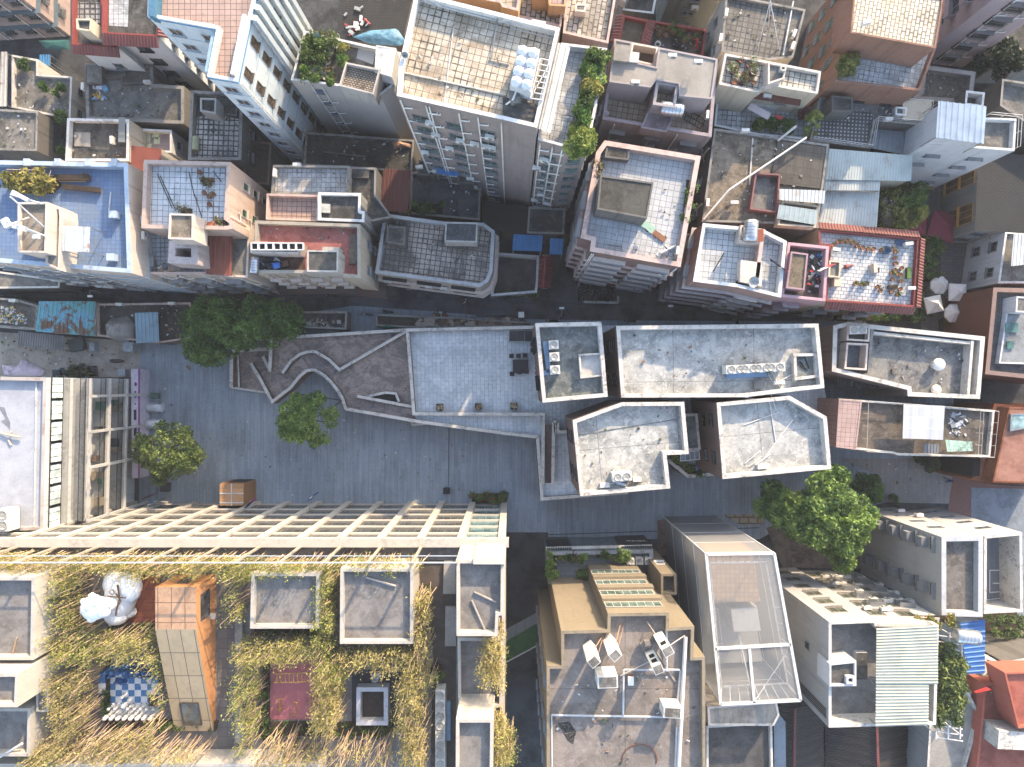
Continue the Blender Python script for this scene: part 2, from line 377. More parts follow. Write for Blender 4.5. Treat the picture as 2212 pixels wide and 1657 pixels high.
class Bld:
    def __init__(s, poly, z, label, wall, deck, cope=None, ph=.9, pt=.24, zref=None, base=0.0, name='apartment_building', cat='building', group=None, shrink=0, skip=(), inner=None):
        zr = z if zref is None else zref
        pts = ccw([Vector(W(x, y, zr)[:2]) for x, y in poly])
        if shrink: pts = inset(pts, shrink)
        s.pts, s.z, s.base, s.dz, s.wall = pts, z, base, z - ph, wall
        c = sum((p for p in pts), Vector((0, 0))) / len(pts)
        s.root = thing(name, label, cat, (c.x, c.y, base), group)
        e = max(((pts[(i + 1) % len(pts)] - pts[i]) for i in range(len(pts))), key=lambda v: v.length); s.ang = math.atan2(e.y, e.x)
        m = MB(s.ang); n = len(pts)
        for i in range(n):
            a, b = pts[i], pts[(i + 1) % n]
            m.face([(a.x, a.y, base), (b.x, b.y, base), (b.x, b.y, z), (a.x, a.y, z)])
        s.walls = m.build('wall', [wall], s.root)
        s.ins = ins = inset(pts, pt) if ph > 0 else pts
        m = MB(s.ang); m.poly([(p.x, p.y, s.dz) for p in ins]); s.deck = m.build('roof', [deck], s.root)
        if ph > 0:
            m = MB(s.ang)
            for i in range(n):
                a, b, c2, d = pts[i], pts[(i + 1) % n], ins[(i + 1) % n], ins[i]
                m.face([(a.x, a.y, z), (b.x, b.y, z), (c2.x, c2.y, z), (d.x, d.y, z)], 0)
                m.face([(d.x, d.y, z), (c2.x, c2.y, z), (c2.x, c2.y, s.dz), (d.x, d.y, s.dz)], 1)
            m.build('parapet', [cope or wall, inner or cope or wall], s.root)
    def edges(s, face, tol=.62):
        d = {'S': (0, -1), 'N': (0, 1), 'E': (1, 0), 'W': (-1, 0)}[face]; n = len(s.pts); out = []
        for i in range(n):
            a, b = s.pts[i], s.pts[(i + 1) % n]; t = (b - a)
            if t.length < .6: continue
            t = t.normalized()
            if t.y * d[0] - t.x * d[1] > tol: out.append((a, b))
        return sorted(out, key=lambda q: -(q[1] - q[0]).length)
    def at(s, e, u, z, out=0.0):
        a, b = e; t = (b - a).normalized(); p = a.lerp(b, u)
        return Vector((p.x + t.y * out, p.y - t.x * out, z)), math.atan2(-t.y, -t.x)
    def wins(s, face, w=1.3, h=1.4, step=3.0, fl=3.1, z0=2.2, st='s', ztop=1.6, fm=None, gm=None, us=None, n=1, jit=0, prob=1, seed=1):
        rnd = random.Random(seed + len(s.pts)); md, pd, cg = win_meshes(w, h, st, fm or METAL, gm or GLASS)
        for e in s.edges(face)[:n]:
            L = (e[1] - e[0]).length
            if L < w + .5: continue
            cs = us or [(k + .5) / max(1, int(L / step)) for k in range(max(1, int(L / step)))]
            z = s.base + z0
            while z < s.z - ztop:
                for u in cs:
                    if rnd.random() > prob: continue
                    p, rz = s.at(e, u, z)
                    o = bpy.data.objects.new('window', md); COL.objects.link(o); o.parent = s.root; o.location = p - Vector(s.root['_w']); o.rotation_euler.z = rz
                    q = bpy.data.objects.new('pane', pd); COL.objects.link(q); q.parent = o
                    if cg: q = bpy.data.objects.new('cage', cg); COL.objects.link(q); q.parent = o
                z += fl
        return s
    def pipes(s, face, us, mat=None, r=.08, elbows=True, top=.5, n=1):
        for e in s.edges(face)[:n]:
            for u in us:
                m = MB(); p, _ = s.at(e, u, 0, .14); m.tube([(p.x, p.y, s.base + .3), (p.x, p.y, s.z - top)], r, 5)
                if elbows:
                    z = s.base + 2.6
                    while z < s.z - 2:
                        q, _ = s.at(e, min(.98, u + .9 / (e[1] - e[0]).length), 0, .14); m.tube([(p.x, p.y, z), (q.x, q.y, z + .25), (q.x, q.y, z + .55)], r * .8, 5); z += 3.1
                m.build('drainpipe', [mat or WHITE], s.root)
        return s
    def band(s, zs, mat, out=.12, h=.3, faces=None):
        """string courses round the building"""
        m = MB(); o = inset(s.pts, -out); n = len(o)
        for z in zs:
            for i in range(n):
                a, b, c, d = s.pts[i], s.pts[(i + 1) % n], o[(i + 1) % n], o[i]
                for q in (((d, z), (c, z), (c, z + h), (d, z + h)), ((d, z + h), (c, z + h), (b, z + h), (a, z + h)), ((a, z), (b, z), (c, z), (d, z))):
                    m.face([(p.x, p.y, k) for p, k in q])
        m.build('string_course', [mat], s.root); return s
    def eave(s, faces, mat, wd=.9, drop=.45, lift=.15):
        """sloping tiled skirt round the roof edge"""
        m = MB()
        for f in faces:
            for a, b in s.edges(f):
                t = (b - a).normalized(); o = Vector((t.y, -t.x)) * wd
                ribbed(m, (a.x, a.y, s.z + lift), (b.x, b.y, s.z + lift), (b.x + o.x, b.y + o.y, s.z + lift - drop), (a.x + o.x, a.y + o.y, s.z + lift - drop), .34, .1, kind='rd')
        m.build('tiled_eave', [mat], s.root); return s
    def block(s, poly, z, name='stair_house', wall=None, deck=None, ph=.25, pt=.18, base=None, zref=None, door=None, hatch=False):
        """a stair house, tank room or kerb box standing on the roof: a part of the building"""
        zr = z if zref is None else zref
        pts = ccw([Vector(W(x, y, zr)[:2]) for x, y in poly]); base = s.dz if base is None else base; m = MB(s.ang); n = len(pts); ins = inset(pts, pt) if ph else pts
        for i in range(n):
            a, b = pts[i], pts[(i + 1) % n]; m.face([(a.x, a.y, base), (b.x, b.y, base), (b.x, b.y, z), (a.x, a.y, z)], 0)
            if ph:
                c, d = ins[(i + 1) % n], ins[i]
                m.face([(a.x, a.y, z), (b.x, b.y, z), (c.x, c.y, z), (d.x, d.y, z)], 0); m.face([(d.x, d.y, z), (c.x, c.y, z), (c.x, c.y, z - ph), (d.x, d.y, z - ph)], 0)
        m.poly([(p.x, p.y, z - ph) for p in ins], 1)
        return m.build(name, [wall or s.wall, deck or s.deck.data.materials[0]], s.root)
    def patch(s, poly, mat, name='roof_patch', dz=.012, z=None, th=None):
        """another paving laid on the roof"""
        z = s.dz if z is None else z; m = MB(s.ang); pts = ccw([Vector(W(x, y, z)[:2]) for x, y in poly])
        if th: m.prism(pts, z, z + th)
        else: m.poly([(p.x, p.y, z + dz) for p in pts])
        return m.build(name, [mat], s.root)
    def ridge(s, a, b, mat=None, wd=.2, h=.35, name='kerb'):
        m = MB(s.ang); p, q = W(*a, s.dz), W(*b, s.dz); m.bar(p + UP * h / 2, q + UP * h / 2, wd, h); return m.build(name, [mat or s.wall], s.root)
    def rail(s, pts, h=1.0, mat=None, z=None, r=.03, posts=1.2, bars=1):
        z = s.dz if z is None else z; m = MB(); P = [W(x, y, z) for x, y in pts]
        for a, b in zip(P, P[1:]):
            n = max(1, int((b - a).length / posts))
            for k in range(n + 1): p = a.lerp(b, k / n); m.tube([p, p + UP * h], r, 4)
            for j in range(bars): zz = UP * h * (1 - j / max(1, bars)); m.tube([a + zz, b + zz], r, 4)
        m.build('railing', [mat or WHITE], s.root); return s

def sheet(poly, z, label, mat, name='corrugated_roof', cat='roof sheet', pitch=.3, amp=.05, group=None, dz=(0, 0, 0, 0), posts=True, pm=None, zb=None, kind='sq'):
    """loose corrugated sheet canopy a-b-c-d; ribs run a to d"""
    P = [W(x, y, z + d) for (x, y), d in zip(poly, dz)]
    c = sum(P, Vector()) / 4; zb = z - 2.4 if zb is None else zb
    t = thing(name, label, cat, (c.x, c.y, zb), group); m = MB(); ribbed(m, *P, pitch, amp, kind=kind); m.build('sheeting', [mat], t)
    if posts:
        m = MB()
        for p in P: q = p.lerp(c, .06); m.tube([(q.x, q.y, zb), (q.x, q.y, p.z - .05)], .05, 5)
        for a, b in zip(P, P[1:] + P[:1]): m.bar(a.lerp(c, .06) - UP * .1, b.lerp(c, .06) - UP * .1, .06, .06)
        m.build('frame', [pm or METAL], t)
    return t
def ground(poly, z, mat, name, kind='structure', ang=0.0):
    m = MB(ang); m.poly([W(x, y, z) for x, y in poly]); o = m.build(name, [mat]); o['kind'] = kind; return o
# ---------------------------------------------------------------- the setting: ground, street, square
@cached
def paving(c='8c98a2', c2='78858f', gap='5d6870', w=.42, h=2.6, mort=.012, dirt='5d6266', st=.6):
    """long granite setts laid in strips that differ in tone"""
    n = NT('granite_setts', .6, .35)
    b = n.new('ShaderNodeTexBrick', offset=.37); b.inputs['Scale'].default_value = 1; b.inputs['Brick Width'].default_value = h
    b.inputs['Row Height'].default_value = w; b.inputs['Mortar Size'].default_value = mort
    b.inputs['Color1'].default_value = C(c); b.inputs['Color2'].default_value = C(c2); b.inputs['Mortar'].default_value = C(gap); n.link(n.uv(), b.inputs['Vector'])
    f = n.noise(.16, 5, .6); f2 = n.noise(3, 5, .7)
    sx = n.noise(1, 4, .7, vec=n.pos((2.6, .12, .2)))
    col = n.mix(n.math('MULTIPLY', n.ramp(f, .42, .68), st), b.outputs['Color'], dirt)
    col = n.mix(n.ramp(sx, .35, .7, 0, .35), col, tuple(min(1, v * 1.45) for v in C(c)[:3]))
    sp = n.noise(1.1, 9, .8, dist=1.5); col = n.mix(n.ramp(sp, .58, .66, 0, .5), col, '3f4448')
    col = n.mix(n.ramp(n.noise(.5, 8, .75, dist=1), .56, .7, 0, .45), col, '9a9c9a')
    return n.out(n.mix(n.ramp(f2, .3, .75, .25, 0), col, dirt))
@cached
def asphalt(c='3a3d42'):
    n = NT('asphalt', .85, .25); f = n.noise(.3, 6, .7); f2 = n.noise(6, 4, .7)
    col = n.mix(n.ramp(f, .4, .65), c, '2a2d31'); return n.out(n.mix(n.ramp(f2, .3, .7, .3, 0), col, '17181a'))
ground([(-2600, -2400), (4800, -2400), (4800, 4000), (-2600, 4000)], -.02, asphalt('505255'), 'ground')
sq = paving()
ground([(302, 738), (500, 700), (900, 640), (1800, 640), (2060, 850), (2060, 1060), (1720, 1120), (1640, 1165), (1420, 1165), (1180, 1160), (1095, 1158), (1095, 1110), (300, 1110)], .0, sq, 'square', ang=math.pi / 2)
ground([(-60, 575), (440, 575), (820, 620), (1420, 620), (1800, 640), (1800, 694), (1300, 692), (1150, 690), (870, 668), (640, 652), (-60, 640)], .012, asphalt('54575b'), 'street')
ground([(1090, 1150), (1184, 1150), (1180, 1700), (1080, 1700)], .012, asphalt('4a4c4f'), 'alley')
sand = concrete('b5a797', '94887a', 'c4b8a8', .4, .5, black=.15)
ground([(-80, 712), (303, 738), (302, 815), (-80, 815)], .016, sand, 'yard')
red = tiles('8a5a4a', '7a4c3e', '5a3a30', .22, .11, .012, '5a4038', .3, .5, 0)
ground([(2060, 1010), (2098, 1010), (2140, 1046), (2330, 1060), (2330, 1160), (2040, 1160)], .016, red, 'path')
blu = concrete('8b97a3', '6d7883', 'a5b0ba', .35, .3, black=.15)
ground([(2098, 1053), (2330, 1060), (2330, 1330), (2096, 1330)], .03, blu, 'court')
pale = paving('8b8782', '7d7a76', '565452', .6, 1.2, .012, '5f5d5b')
ground([(1810, 990), (2060, 990), (2050, 1088), (1880, 1085), (1880, 1020)], .014, pale, 'pavement', ang=math.pi / 2)
ground([(1990, 380), (2120, 380), (2130, 720), (1990, 720)], .02, paving('6a6764', '5b5856', '3a3836', .4, .8, .02, '4a4846'), 'pavement')

turf = plain('2f6b35', .9, 0, .3); ground([(1092, 1386), (1178, 1336), (1176, 1384), (1092, 1430)], .3, turf, 'turf'); ground([(1092, 1360), (1180, 1312), (1179, 1336), (1092, 1386)], .28, paving('8b9094', '80858a', '5f6468', .8, 1.6), 'path'); m = MB(); m.bar(W(1092, 1431, .35), W(1176, 1386, .35), .14, .2); o = m.build('turf_edge', [WHITE]); o['kind'] = 'structure'
m = MB()
for x in (970,): m.bar(W(x, 925, .006), W(x - 1, 1050, .006), .1, .004)
for a, c in (((560, 838), (745, 866)), ((742, 864), (712, 884)), ((1095, 1158), (1640, 1140))): m.bar(W(*a, .006), W(*c, .006), .13, .004)
o = m.build('drain', [plain('4a5057', .8)]); o['kind'] = 'structure'
ground([(1420, 1124), (1462, 1118), (1462, 1200), (1420, 1200)], .03, concrete('8d6f62', '6a5248', 'a08478', .4, .8, black=.4), 'yard'); ground([(1560, 1112), (1650, 1110), (1650, 1130), (1600, 1135)], .03, tiles('a8977c', '98876c', '5a4c3c', 1.2, .8, .08, '7a6a54', .5, .5), 'yard'); ground([(1655, 1140), (1880, 1090), (1890, 1230), (1690, 1225)], .03, rcon if 0 else concrete('7d6f64', '5a4f47', '94867a', .4, .6, black=.4), 'yard')
# ---------------------------------------------------------------- the old quarter north of the street
pinkw = wallmat('b79e94', '7d6a62', .55, .12, '8d7a70'); greyw = wallmat('b8b4ac', '77726a', .6); whitew = wallmat('cfd0cf', '83868a', .45)
pinkt = wallmat('a59892', '6e635f', .55, .16, '7e6c66', band=1); brickw = wallmat('8a5b48', '5a3c30', .45, .3, 'b08a70', band=1); bluew = wallmat('ccd6da', '7e929c', .5)
creamw = wallmat('cdbfa4', '8b7c62', .45); dkw = wallmat('6d6a66', '3d3b39', .6); palew = wallmat('d3c4b6', '8e7c70', .45)
gcon = concrete('86837c', '5b5853', 'a9a59c'); dcon = concrete('5e5c57', '3b3a37', '85827b', .5, .5, black=.5); bcon = concrete('8b7f6e', '5e5446', 'b5a890', .6, .5, black=.55)
lcon = concrete('a6a198', '86827a', 'b8b4ab', .3, .3, black=.08); rcon = concrete('6f665c', '453f39', '8e8274', .5, .55, black=.4)
wtile = tiles('c8cbcc', 'bcc0c1', '6d6d6b', .55, .55, .025, '7d7b76', .7, weeds=.7, dsc=.5); otile = tiles('d6c8b0', 'c6b89f', '4f4639', .62, .62, .03, '8a765a', .75, weeds=.8)
ptile = tiles('b89a8a', 'ad8f80', '57463f', .55, .55, .025, '80685c', .35, weeds=.2); ctile = tiles('bda88f', 'ad9981', '5d5142', .6, .6, .03, '7d6f5c', .5, weeds=.4)
stile = tiles('c3b9a8', 'a79d8d', '4b443a', .75, .5, .05, '6d6253', .6, .5, .5); btile = tiles('6482aa', '58769f', '40597c', .45, .45, .015, '74808a', .5, weeds=.15)
ltile = tiles('b9b5ae', 'a8a39a', '33312f', .6, .6, .07, '5b564f', .6, weeds=.7, dsc=.25); redt = rusty('7f4038', '4c2822', .3, 0, .6); redfl = concrete('b06a62', '8e4f49', 'c28a80', .4, .5, black=.15)
cope = plain('c9c4ba', .8, 0, .3); dcope = plain('8d8a84', .9, 0, .35); pcope = plain('c6a99d', .8, 0, .3); wcope = plain('d5d5d2', .8, 0, .25); bcope = plain('8fb2c6', .7, 0, .2)
brown = rusty('6b3a2e', '432019', .25, 0, .7); bsheet = rusty('2f7fb8', '245a80', .2, .1); wsheet = rusty('c6ccc9', '8a5a38', .25, .2); gsheet = rusty('9aa7a6', '7b5a44', .2, .2)

B = {}
def bd(key, *a, **k): B[key] = Bld(*a, **k); return B[key]
b = bd('pinkcorner', [(152, 78), (152, -120), (-150, -120), (-150, 97)], 27, 'pink mosaic-clad tower block with white downpipes filling the top left corner', pinkw, gcon, cope, zref=0)
b.wins('S', 1.3, 1.2, 2.6, 3.1, st='sc', fm=DARK).pipes('S', (.12, .34, .57, .6, .83, .97), elbows=False).wins('E', 1.1, 1.2, 3.2, st='sc'); b.band([3.2, 6.4], plain('5f7078'), .5, .1)
b = bd('redeave', [(155, -40), (222, -40), (222, 84), (252, 88), (258, 105), (155, 97)], 13, 'low white house with grimy white-tiled roof and a red tiled eave', whitew, dcon, plain('8f3b35', .8), ph=.7)
b.patch([(165, 5), (220, 5), (216, 50), (198, 50), (196, 38), (168, 40)], ltile); b.block([(164, 40), (198, 40), (196, 68), (165, 63)], 15.2, wall=creamw, deck=dcon); b.eave('S', redt)
b.patch([(196, 40), (210, 52), (209, 78), (196, 70)], rusty('a9a8a0', '8a8070', .2), 'lean_to_roof', .9)
b.wins('S', 1.1, 1.1, 3.2, st='s')
b = bd('redeave2', [(222, -40), (346, -40), (342, 80), (220, 73)], 14.4, 'white house with dark flat roof, pale tiled rectangle and a red tiled skirt', whitew, dcon, plain('8f3b35', .8), ph=.7)
b.patch([(236, -30), (280, -30), (276, 58), (235, 55)], wtile); b.eave('SE', redt, 1.1).wins('S', 1.5, 1.2, 3.4, st='s', fm=DARK).wins('E', 1.3, 1.3, 3, st='b')
b = bd('bluetower', [(318, 35), (322, -90), (575, -90), (541, 38), (512, 176), (447, 165), (467, 62)], 25.5, 'tall white tower block with blue trim and a pink tiled roof terrace', bluew, ptile, wcope, ph=.8, pt=.3)
b.wins('S', 1.3, 1.2, 2.6, 3.0, st='s', n=2, fm=plain('a9b4ba'), gm=glass((.05, .03, .02)))
BE = b.edges('E'); BE.sort(key=lambda q: -q[0].y); b.edges_n = BE[0]
b.edges = lambda face, tol=.62, f=b.edges: [sorted(f('E'), key=lambda q: q[0].y + q[1].y)[-2]] if face == 'M' else [sorted(f('E'), key=lambda q: q[0].y + q[1].y)[-1]] if face == 'T' else f(face, tol)
b.wins('M', .85, 1.6, 2.6, 3.1, st='s', fm=plain('5a4a3c'), gm=glass((.04, .03, .02)), z0=2).pipes('M', (.02, .97), elbows=False); b.wins('T', 2.2, 1.6, 3.2, 3.1, st='s', fm=plain('7d7468'), gm=glass((.07, .05, .05)))
b.band([3.1 * k + .4 for k in range(1, 9)], plain('7fa9c2'), .03, .05); b.band([25.1], plain('4f8fb8'), .06, .14)
m = MB(); e = b.edges('T')[0]
for u in (.02, .2, .4, .6, .8, .98): p, _ = b.at(e, u, 0, .3); m.box((p.x, p.y, b.z / 2), (.6, .5, b.z - .1), math.atan2((e[1] - e[0]).y, (e[1] - e[0]).x) + math.pi / 2)
m.build('pilaster', [bluew], b.root)
b.block([(322, -30), (338, -30), (334, 36), (320, 33)], 25.9, 'balcony_kerb', plain('3f7490'), plain('3f7490'), ph=0)
b.ridge((468, 62), (450, 160), plain('8fb0bd'), .3, .5); b.ridge((538, 45), (512, 172), wcope, .35, 1.2); b.ridge((340, 40), (467, 60), wcope, .15, .5)
# low roofs, left
b = bd('lowgrey1', [(25, 118), (82, 128), (82, 160), (156, 165), (152, 258), (25, 232)], 7, 'low cement roof with two leafy shrubs beside a rusty white sheet', greyw, gcon, cope, ph=.5); b.wins('E', 1, 1.1, 2.5)
b = bd('lowgrey2', [(183, 137), (330, 140), (332, 181), (398, 186), (398, 268), (186, 258)], 7.5, 'low grey cement roof littered with buckets and boxes', dkw, gcon, dcope, ph=.7, pt=.4)
b.block([(200, 168), (262, 168), (262, 182), (330, 178), (330, 143), (268, 142), (268, 160), (200, 160)], 7.4, 'raised_roof', dkw, dcon, ph=.1).hide_render = False
b.block([(183, 139), (220, 139), (220, 180), (184, 181)], 7.9, 'water_room', dkw, gcon, ph=.05); b.wins('E', 1, 1, 3)
b = bd('lowgrey3', [(-30, 234), (82, 240), (80, 326), (-30, 324)], 9, 'low mottled grey roof at the left edge beside a dark shade net', dkw, gcon, dcope, ph=.35); b.wins('E', .9, 1, 3)
b = bd('greywhite', [(145, 255), (279, 258), (278, 348), (141, 348)], 10, 'square grey cement roof with a white coping and a pale square slab', greyw, dcon, wcope, ph=.7, pt=.3)
b.patch([(162, 286), (196, 287), (196, 318), (162, 316)], lcon, 'roof_slab', th=.12); b.patch([(264, 258), (278, 259), (278, 312), (263, 312)], rusty('8d9290', '6f6a60', .2), 'gutter_roof', .75)
b = bd('papers', [(295, 277), (371, 281), (371, 330), (293, 326)], 7, 'small pinkish roof yard scattered with pale paper sheets', whitew, tiles('a58f8c', '9b8684', '7a6a68', .5, .5, .01, '80706c', .3, weeds=0), wcope, ph=.9); b.wins('E', 1, 1.1, 2.6)
m = MB()
rnd = random.Random(3)
for k in range(8): m.box(W(302 + (k % 3) * 17 + rnd.uniform(-3, 3), 292 + (k // 3) * 12, 6.13), (.75, .8, .01), rnd.uniform(-.4, .4))
solo(m, 'paper_sheet', [plain('c9cfa4')], 'pale yellow-green paper sheets spread out on the small pink roof yard', 'paper')
b = bd('lattice', [(412, 195), (525, 200), (521, 346), (406, 346)], 11, 'dark overgrown roof with white lattice paving and a little stair house', dkw, dcon, dcope, ph=.8, pt=.35)
b.patch([(427, 252), (485, 250), (517, 258), (512, 345), (417, 343)], ltile); b.block([(432, 211), (467, 212), (466, 246), (432, 240)], 12.6, deck=dcon, wall=greyw)
b.block([(470, 204), (516, 206), (512, 250), (474, 246)], 10.6, 'raised_roof', dkw, dcon, ph=.05); b.wins('E', 1, 1.1, 2.6)
m = MB(); m.lathe(W(424, 312, 10.25), [(0, 0), (.42, 0), (.45, .3), (.45, 2.0)], 10)
mm = MB(); a, c = W(423, 296, 10.6), W(422, 325, 10.6); mm.tube([a, c], .42, 12); solo(mm, 'plastic_barrel', [plain('a3a57e')], 'olive plastic barrel lying on the white lattice roof', 'barrel')
b = bd('redshed', [(271, 313), (349, 322), (349, 347), (310, 349), (309, 376), (270, 349)], 9.5, 'brick-red sheet metal roof wedged behind the blue terrace', greyw, rusty('86402f', '5a2a20', .2, 0, .7), ph=0)
# garden roof
b = bd('garden', [(657, 66), (775, 93), (866, 113), (848, 186), (822, 206), (806, 203), (733, 186), (628, 173)], 16.5, 'grey rendered block whose roof is crowded with potted green plants', wallmat('b4b0aa', '8e8b88', .25), concrete('7b766c', '4d4942', '9c978a'), wcope, ph=.8)
b.block([(747, 134), (822, 149), (807, 204), (732, 185)], 18.6, wall=greyw, deck=tiles('b9aa95', 'a4967f', '4d443a', .35, .22, .05, '5b5044', .5, .5, .7), ph=.5).name = 'stair_house'
b.block([(812, 97), (856, 104), (846, 166), (809, 155)], 18.4, 'shed', plain('c9cac7', .7), plain('c4c8c8', .6, 0, .2), ph=.02)
b.patch([(776, 95), (812, 101), (806, 140), (770, 126)], plain('b9b6b0', .8, 0, .3), 'floor_patch'); b.wins('S', 1.1, .8, 3, 3.1, st='s', us=(.48,), gm=glass((.02, .05, .1))).pipes('S', (.4, .62)).wins('E', 1.1, 1.2, 2.2, st='sc')
b = bd('oldtiles', [(735, -40), (900, -40), (872, 76), (760, 92), (728, 82)], 5, 'low collapsed house with mossy dark clay tiles and blue tarpaulin', dkw, tiles('3e3a34', '322f2a', '1c1a18', .9, .22, .05, '26241f', .5, .5, .6), ph=0)
bd('lowdark', [(660, 285), (895, 302), (890, 372), (655, 357)], 6, 'low sooty cement roof with an orange tarp between tall blocks', dkw, concrete('4d4c49', '302f2d', '6d6b66', .5, .6, black=.6), dcope, ph=.4).ridge((700, 330), (790, 340))
b = bd('brownlow', [(530, 304), (586, 307), (581, 399), (524, 396)], 8, 'small brown-rimmed roof yard with twigs under the blue tower', dkw, concrete('4f4238', '382e27', '6b5d50'), plain('6e5446', .9), ph=.7)
# the big white-tiled slab
b = bd('bigslab', [(898, -20), (963, -2), (1210, 60), (1160, 276), (1088, 259), (857, 207), (862, 140)], 29.5, 'nine-storey pink mosaic block with a huge rust-stained white tiled roof', pinkt, otile, wcope, ph=1.0, pt=.35)
b.wins('S', 1.5, 1.2, 2.7, 2.9, st='s', fm=METAL, gm=glass((.02, .035, .03))).pipes('S', (.03, .27, .3, .58, .76, .98)); b.wins('E', 1.3, 1.3, 3, st='s')
b.patch([(1086, 214), (1158, 230), (1150, 274), (1087, 257)], dcon, 'water_room_roof', th=.5); b.ridge((862, 156), (1092, 206), cope, .12, .2); b.ridge((980, 60), (960, 222), cope, .1, .1)
b = bd('slabwing', [(1212, 92), (1312, 104), (1272, 316), (1222, 318), (1162, 302), (1164, 278)], 26.5, 'lower wing with a green roof garden and pale sheet canopy beside the big tiled roof', pinkt, wtile, wcope, ph=.9)
b.wins('S', 1.3, 1.2, 2.0, 2.9, st='s', gm=glass((.02, .05, .04)), n=2).wins('E', 1.3, 1.3, 3, st='s').pipes('S', (.1, .55, .9))
sheet([(1206, 92), (1232, 102), (1189, 288), (1163, 278)], 27.6, 'long pale corrugated canopy along the edge of the big tiled roof', wsheet, zb=25.6, pitch=.45, amp=.08, dz=(0, 0, 0, 0))
b.walls
b = bd('stonetop', [(1227, -60), (1340, -60), (1314, 94), (1216, 71)], 22, 'roof of worn stone-coloured setts with a pink coping at the top edge', pinkw, stile, pcope, ph=.6); b.wins('S', 1.4, 1.2, 3)
b.block([(1243, 8), (1268, 8), (1264, 26), (1242, 24)], 22.4, 'hatch', palew, gcon, ph=.05)
b = bd('stonetop2', [(1135, -60), (1226, -60), (1212, 58), (1108, 34)], 23, 'stepped tan roof behind the big tiled roof', palew, stile, pcope, ph=.6); b.block([(1150, -60), (1226, -60), (1222, 14), (1186, 12), (1184, -2), (1150, -4)], 24.5, 'penthouse', wallmat('c49a68', '8d6a44', .4), ptile)
bd('tantop', [(960, -60), (1130, -60), (1120, 24), (1085, 15), (1080, 6), (970, -14)], 26, 'orange-tan rendered stair tower at the top edge', wallmat('c9a06a', '96744a', .3), ctile, pcope, ph=.5)
# pots yard and the grey block at the top
b = bd('redpen', [(1347, 32), (1402, 43), (1386, 104), (1334, 92)], 12, 'bare brown roof yard framed by red tiled eaves', creamw, concrete('6f6450', '52493a', '8a7e68', black=.2), plain('8f4038', .8), ph=.7); b.eave('EW', redt, .8)
b = bd('potyard', [(1404, 43), (1528, 63), (1518, 122), (1392, 106)], 11, 'dingy grey roof yard with rows of pots and a red rim', dkw, dcon, plain('8f4038', .8), ph=.8)
b = bd('greytop', [(1425, 50), (1520, 62), (1560, -80), (1420, -90)], 19, 'grey-green rendered block with air conditioners at the top edge', wallmat('7d7f78', '4a4c48', .5), dcon, dcope, zref=2); b.wins('S', 1.4, 1.1, 3, st='sh').wins('E', 1.3, 1.2, 3)
bd('topfill', [(1345, -20), (1420, -14), (1412, 30), (1345, 22)], 8, 'small dark roof with a blue bundle at the top edge', dkw, dcon, wcope, ph=.4)
b = bd('greysetts', [(1568, -14), (1741, 20), (1714, 124), (1660, 130), (1558, 112)], 14.5, 'dark grey sett-paved roof crossed by a tall wire mast', greyw, tiles('767571', '61605d', '33322f', .6, .6, .05, '4a4843', .6, 0, .5), dcope, ph=.4)
b.wins('W', 1, 1, 3); b.ridge((1712, 5), (1690, 122), wcope, .12, .3); b.patch([(1700, 15), (1738, 24), (1714, 120), (1692, 118)], gcon); b.wins('S', 1.2, 1.2, 3)
b = bd('succulent', [(1566, 115), (1660, 132), (1774, 154), (1767, 203), (1659, 184), (1636, 200), (1553, 182)], 17.5, 'cream block with white tile roof full of dry potted succulents', creamw, tiles('cfc8b8', 'c0b9a8', '4b463c', .6, .6, .04, '6d6555', .55, weeds=.6), cope, ph=.5)
b.block([(1659, 134), (1700, 141), (1694, 170), (1659, 182)], 18.6, wall=palew, deck=gcon); b.block([(1686, 140), (1700, 142), (1698, 154), (1685, 152)], 18.9, 'hatch', greyw, DARK, ph=.1); b.wins('S', 1.2, 1.1, 3)
b = bd('redawnyard', [(1548, 216), (1735, 231), (1752, 252), (1742, 302), (1640, 293), (1543, 272)], 13, 'light tiled roof terrace hung with washing and edged by green bushes', creamw, wtile, wcope, ph=.9); b.wins('S', 1.2, 1.1, 3)
sheet([(1634, 182), (1734, 200), (1728, 229), (1626, 213)], 15.6, 'dark red sheet awning over the back of the washing terrace', brown, zb=12.2, pitch=.3, amp=.03, name='awning')
b = bd('lshape', [(1327, 83), (1551, 127), (1537, 296), (1301, 258)], 17, 'mauve block with sunken tan tiled terraces and a steel water tank', wallmat('a39a9a', '6f6868', .5), ctile, wallmat('a3969a', '6a6066', .5), ph=1.6, pt=.35)
b.block([(1328, 84), (1366, 91), (1360, 120), (1374, 134), (1417, 144), (1423, 102), (1550, 127), (1538, 214), (1467, 207), (1466, 181), (1418, 173), (1406, 189), (1316, 177)], 19.6, 'upper_storey', wallmat('a39a9a', '6f6868', .5), concrete('a49e94', '928c83', 'b0aaa0', .25, .3, black=.03), ph=.12)
b.block([(1366, 92), (1422, 102), (1416, 143), (1375, 133), (1361, 120)], 17.6, 'light_well', palew, concrete('7d6c58', '5b4e40', '94836c'), ph=1.4)
b.block([(1418, 174), (1467, 182), (1459, 233), (1410, 226)], 19.4, 'stair_well', wallmat('a39a9a', '6f6868', .5), ctile, ph=2.0, pt=.3)
b.block([(1404, 230), (1456, 238), (1452, 262), (1440, 286), (1384, 276)], 17.3, 'tank_room', wallmat('a39a9a', '6f6868', .5), concrete('8d8288', '6f6569', 'a0969a', black=.1), ph=.05)
b.wins('S', 1.6, 1.3, 3.6, 3.0, st='sc').pipes('S', (.12, .48, .7)); b.wins('W', 1.2, 1.2, 3, st='s')
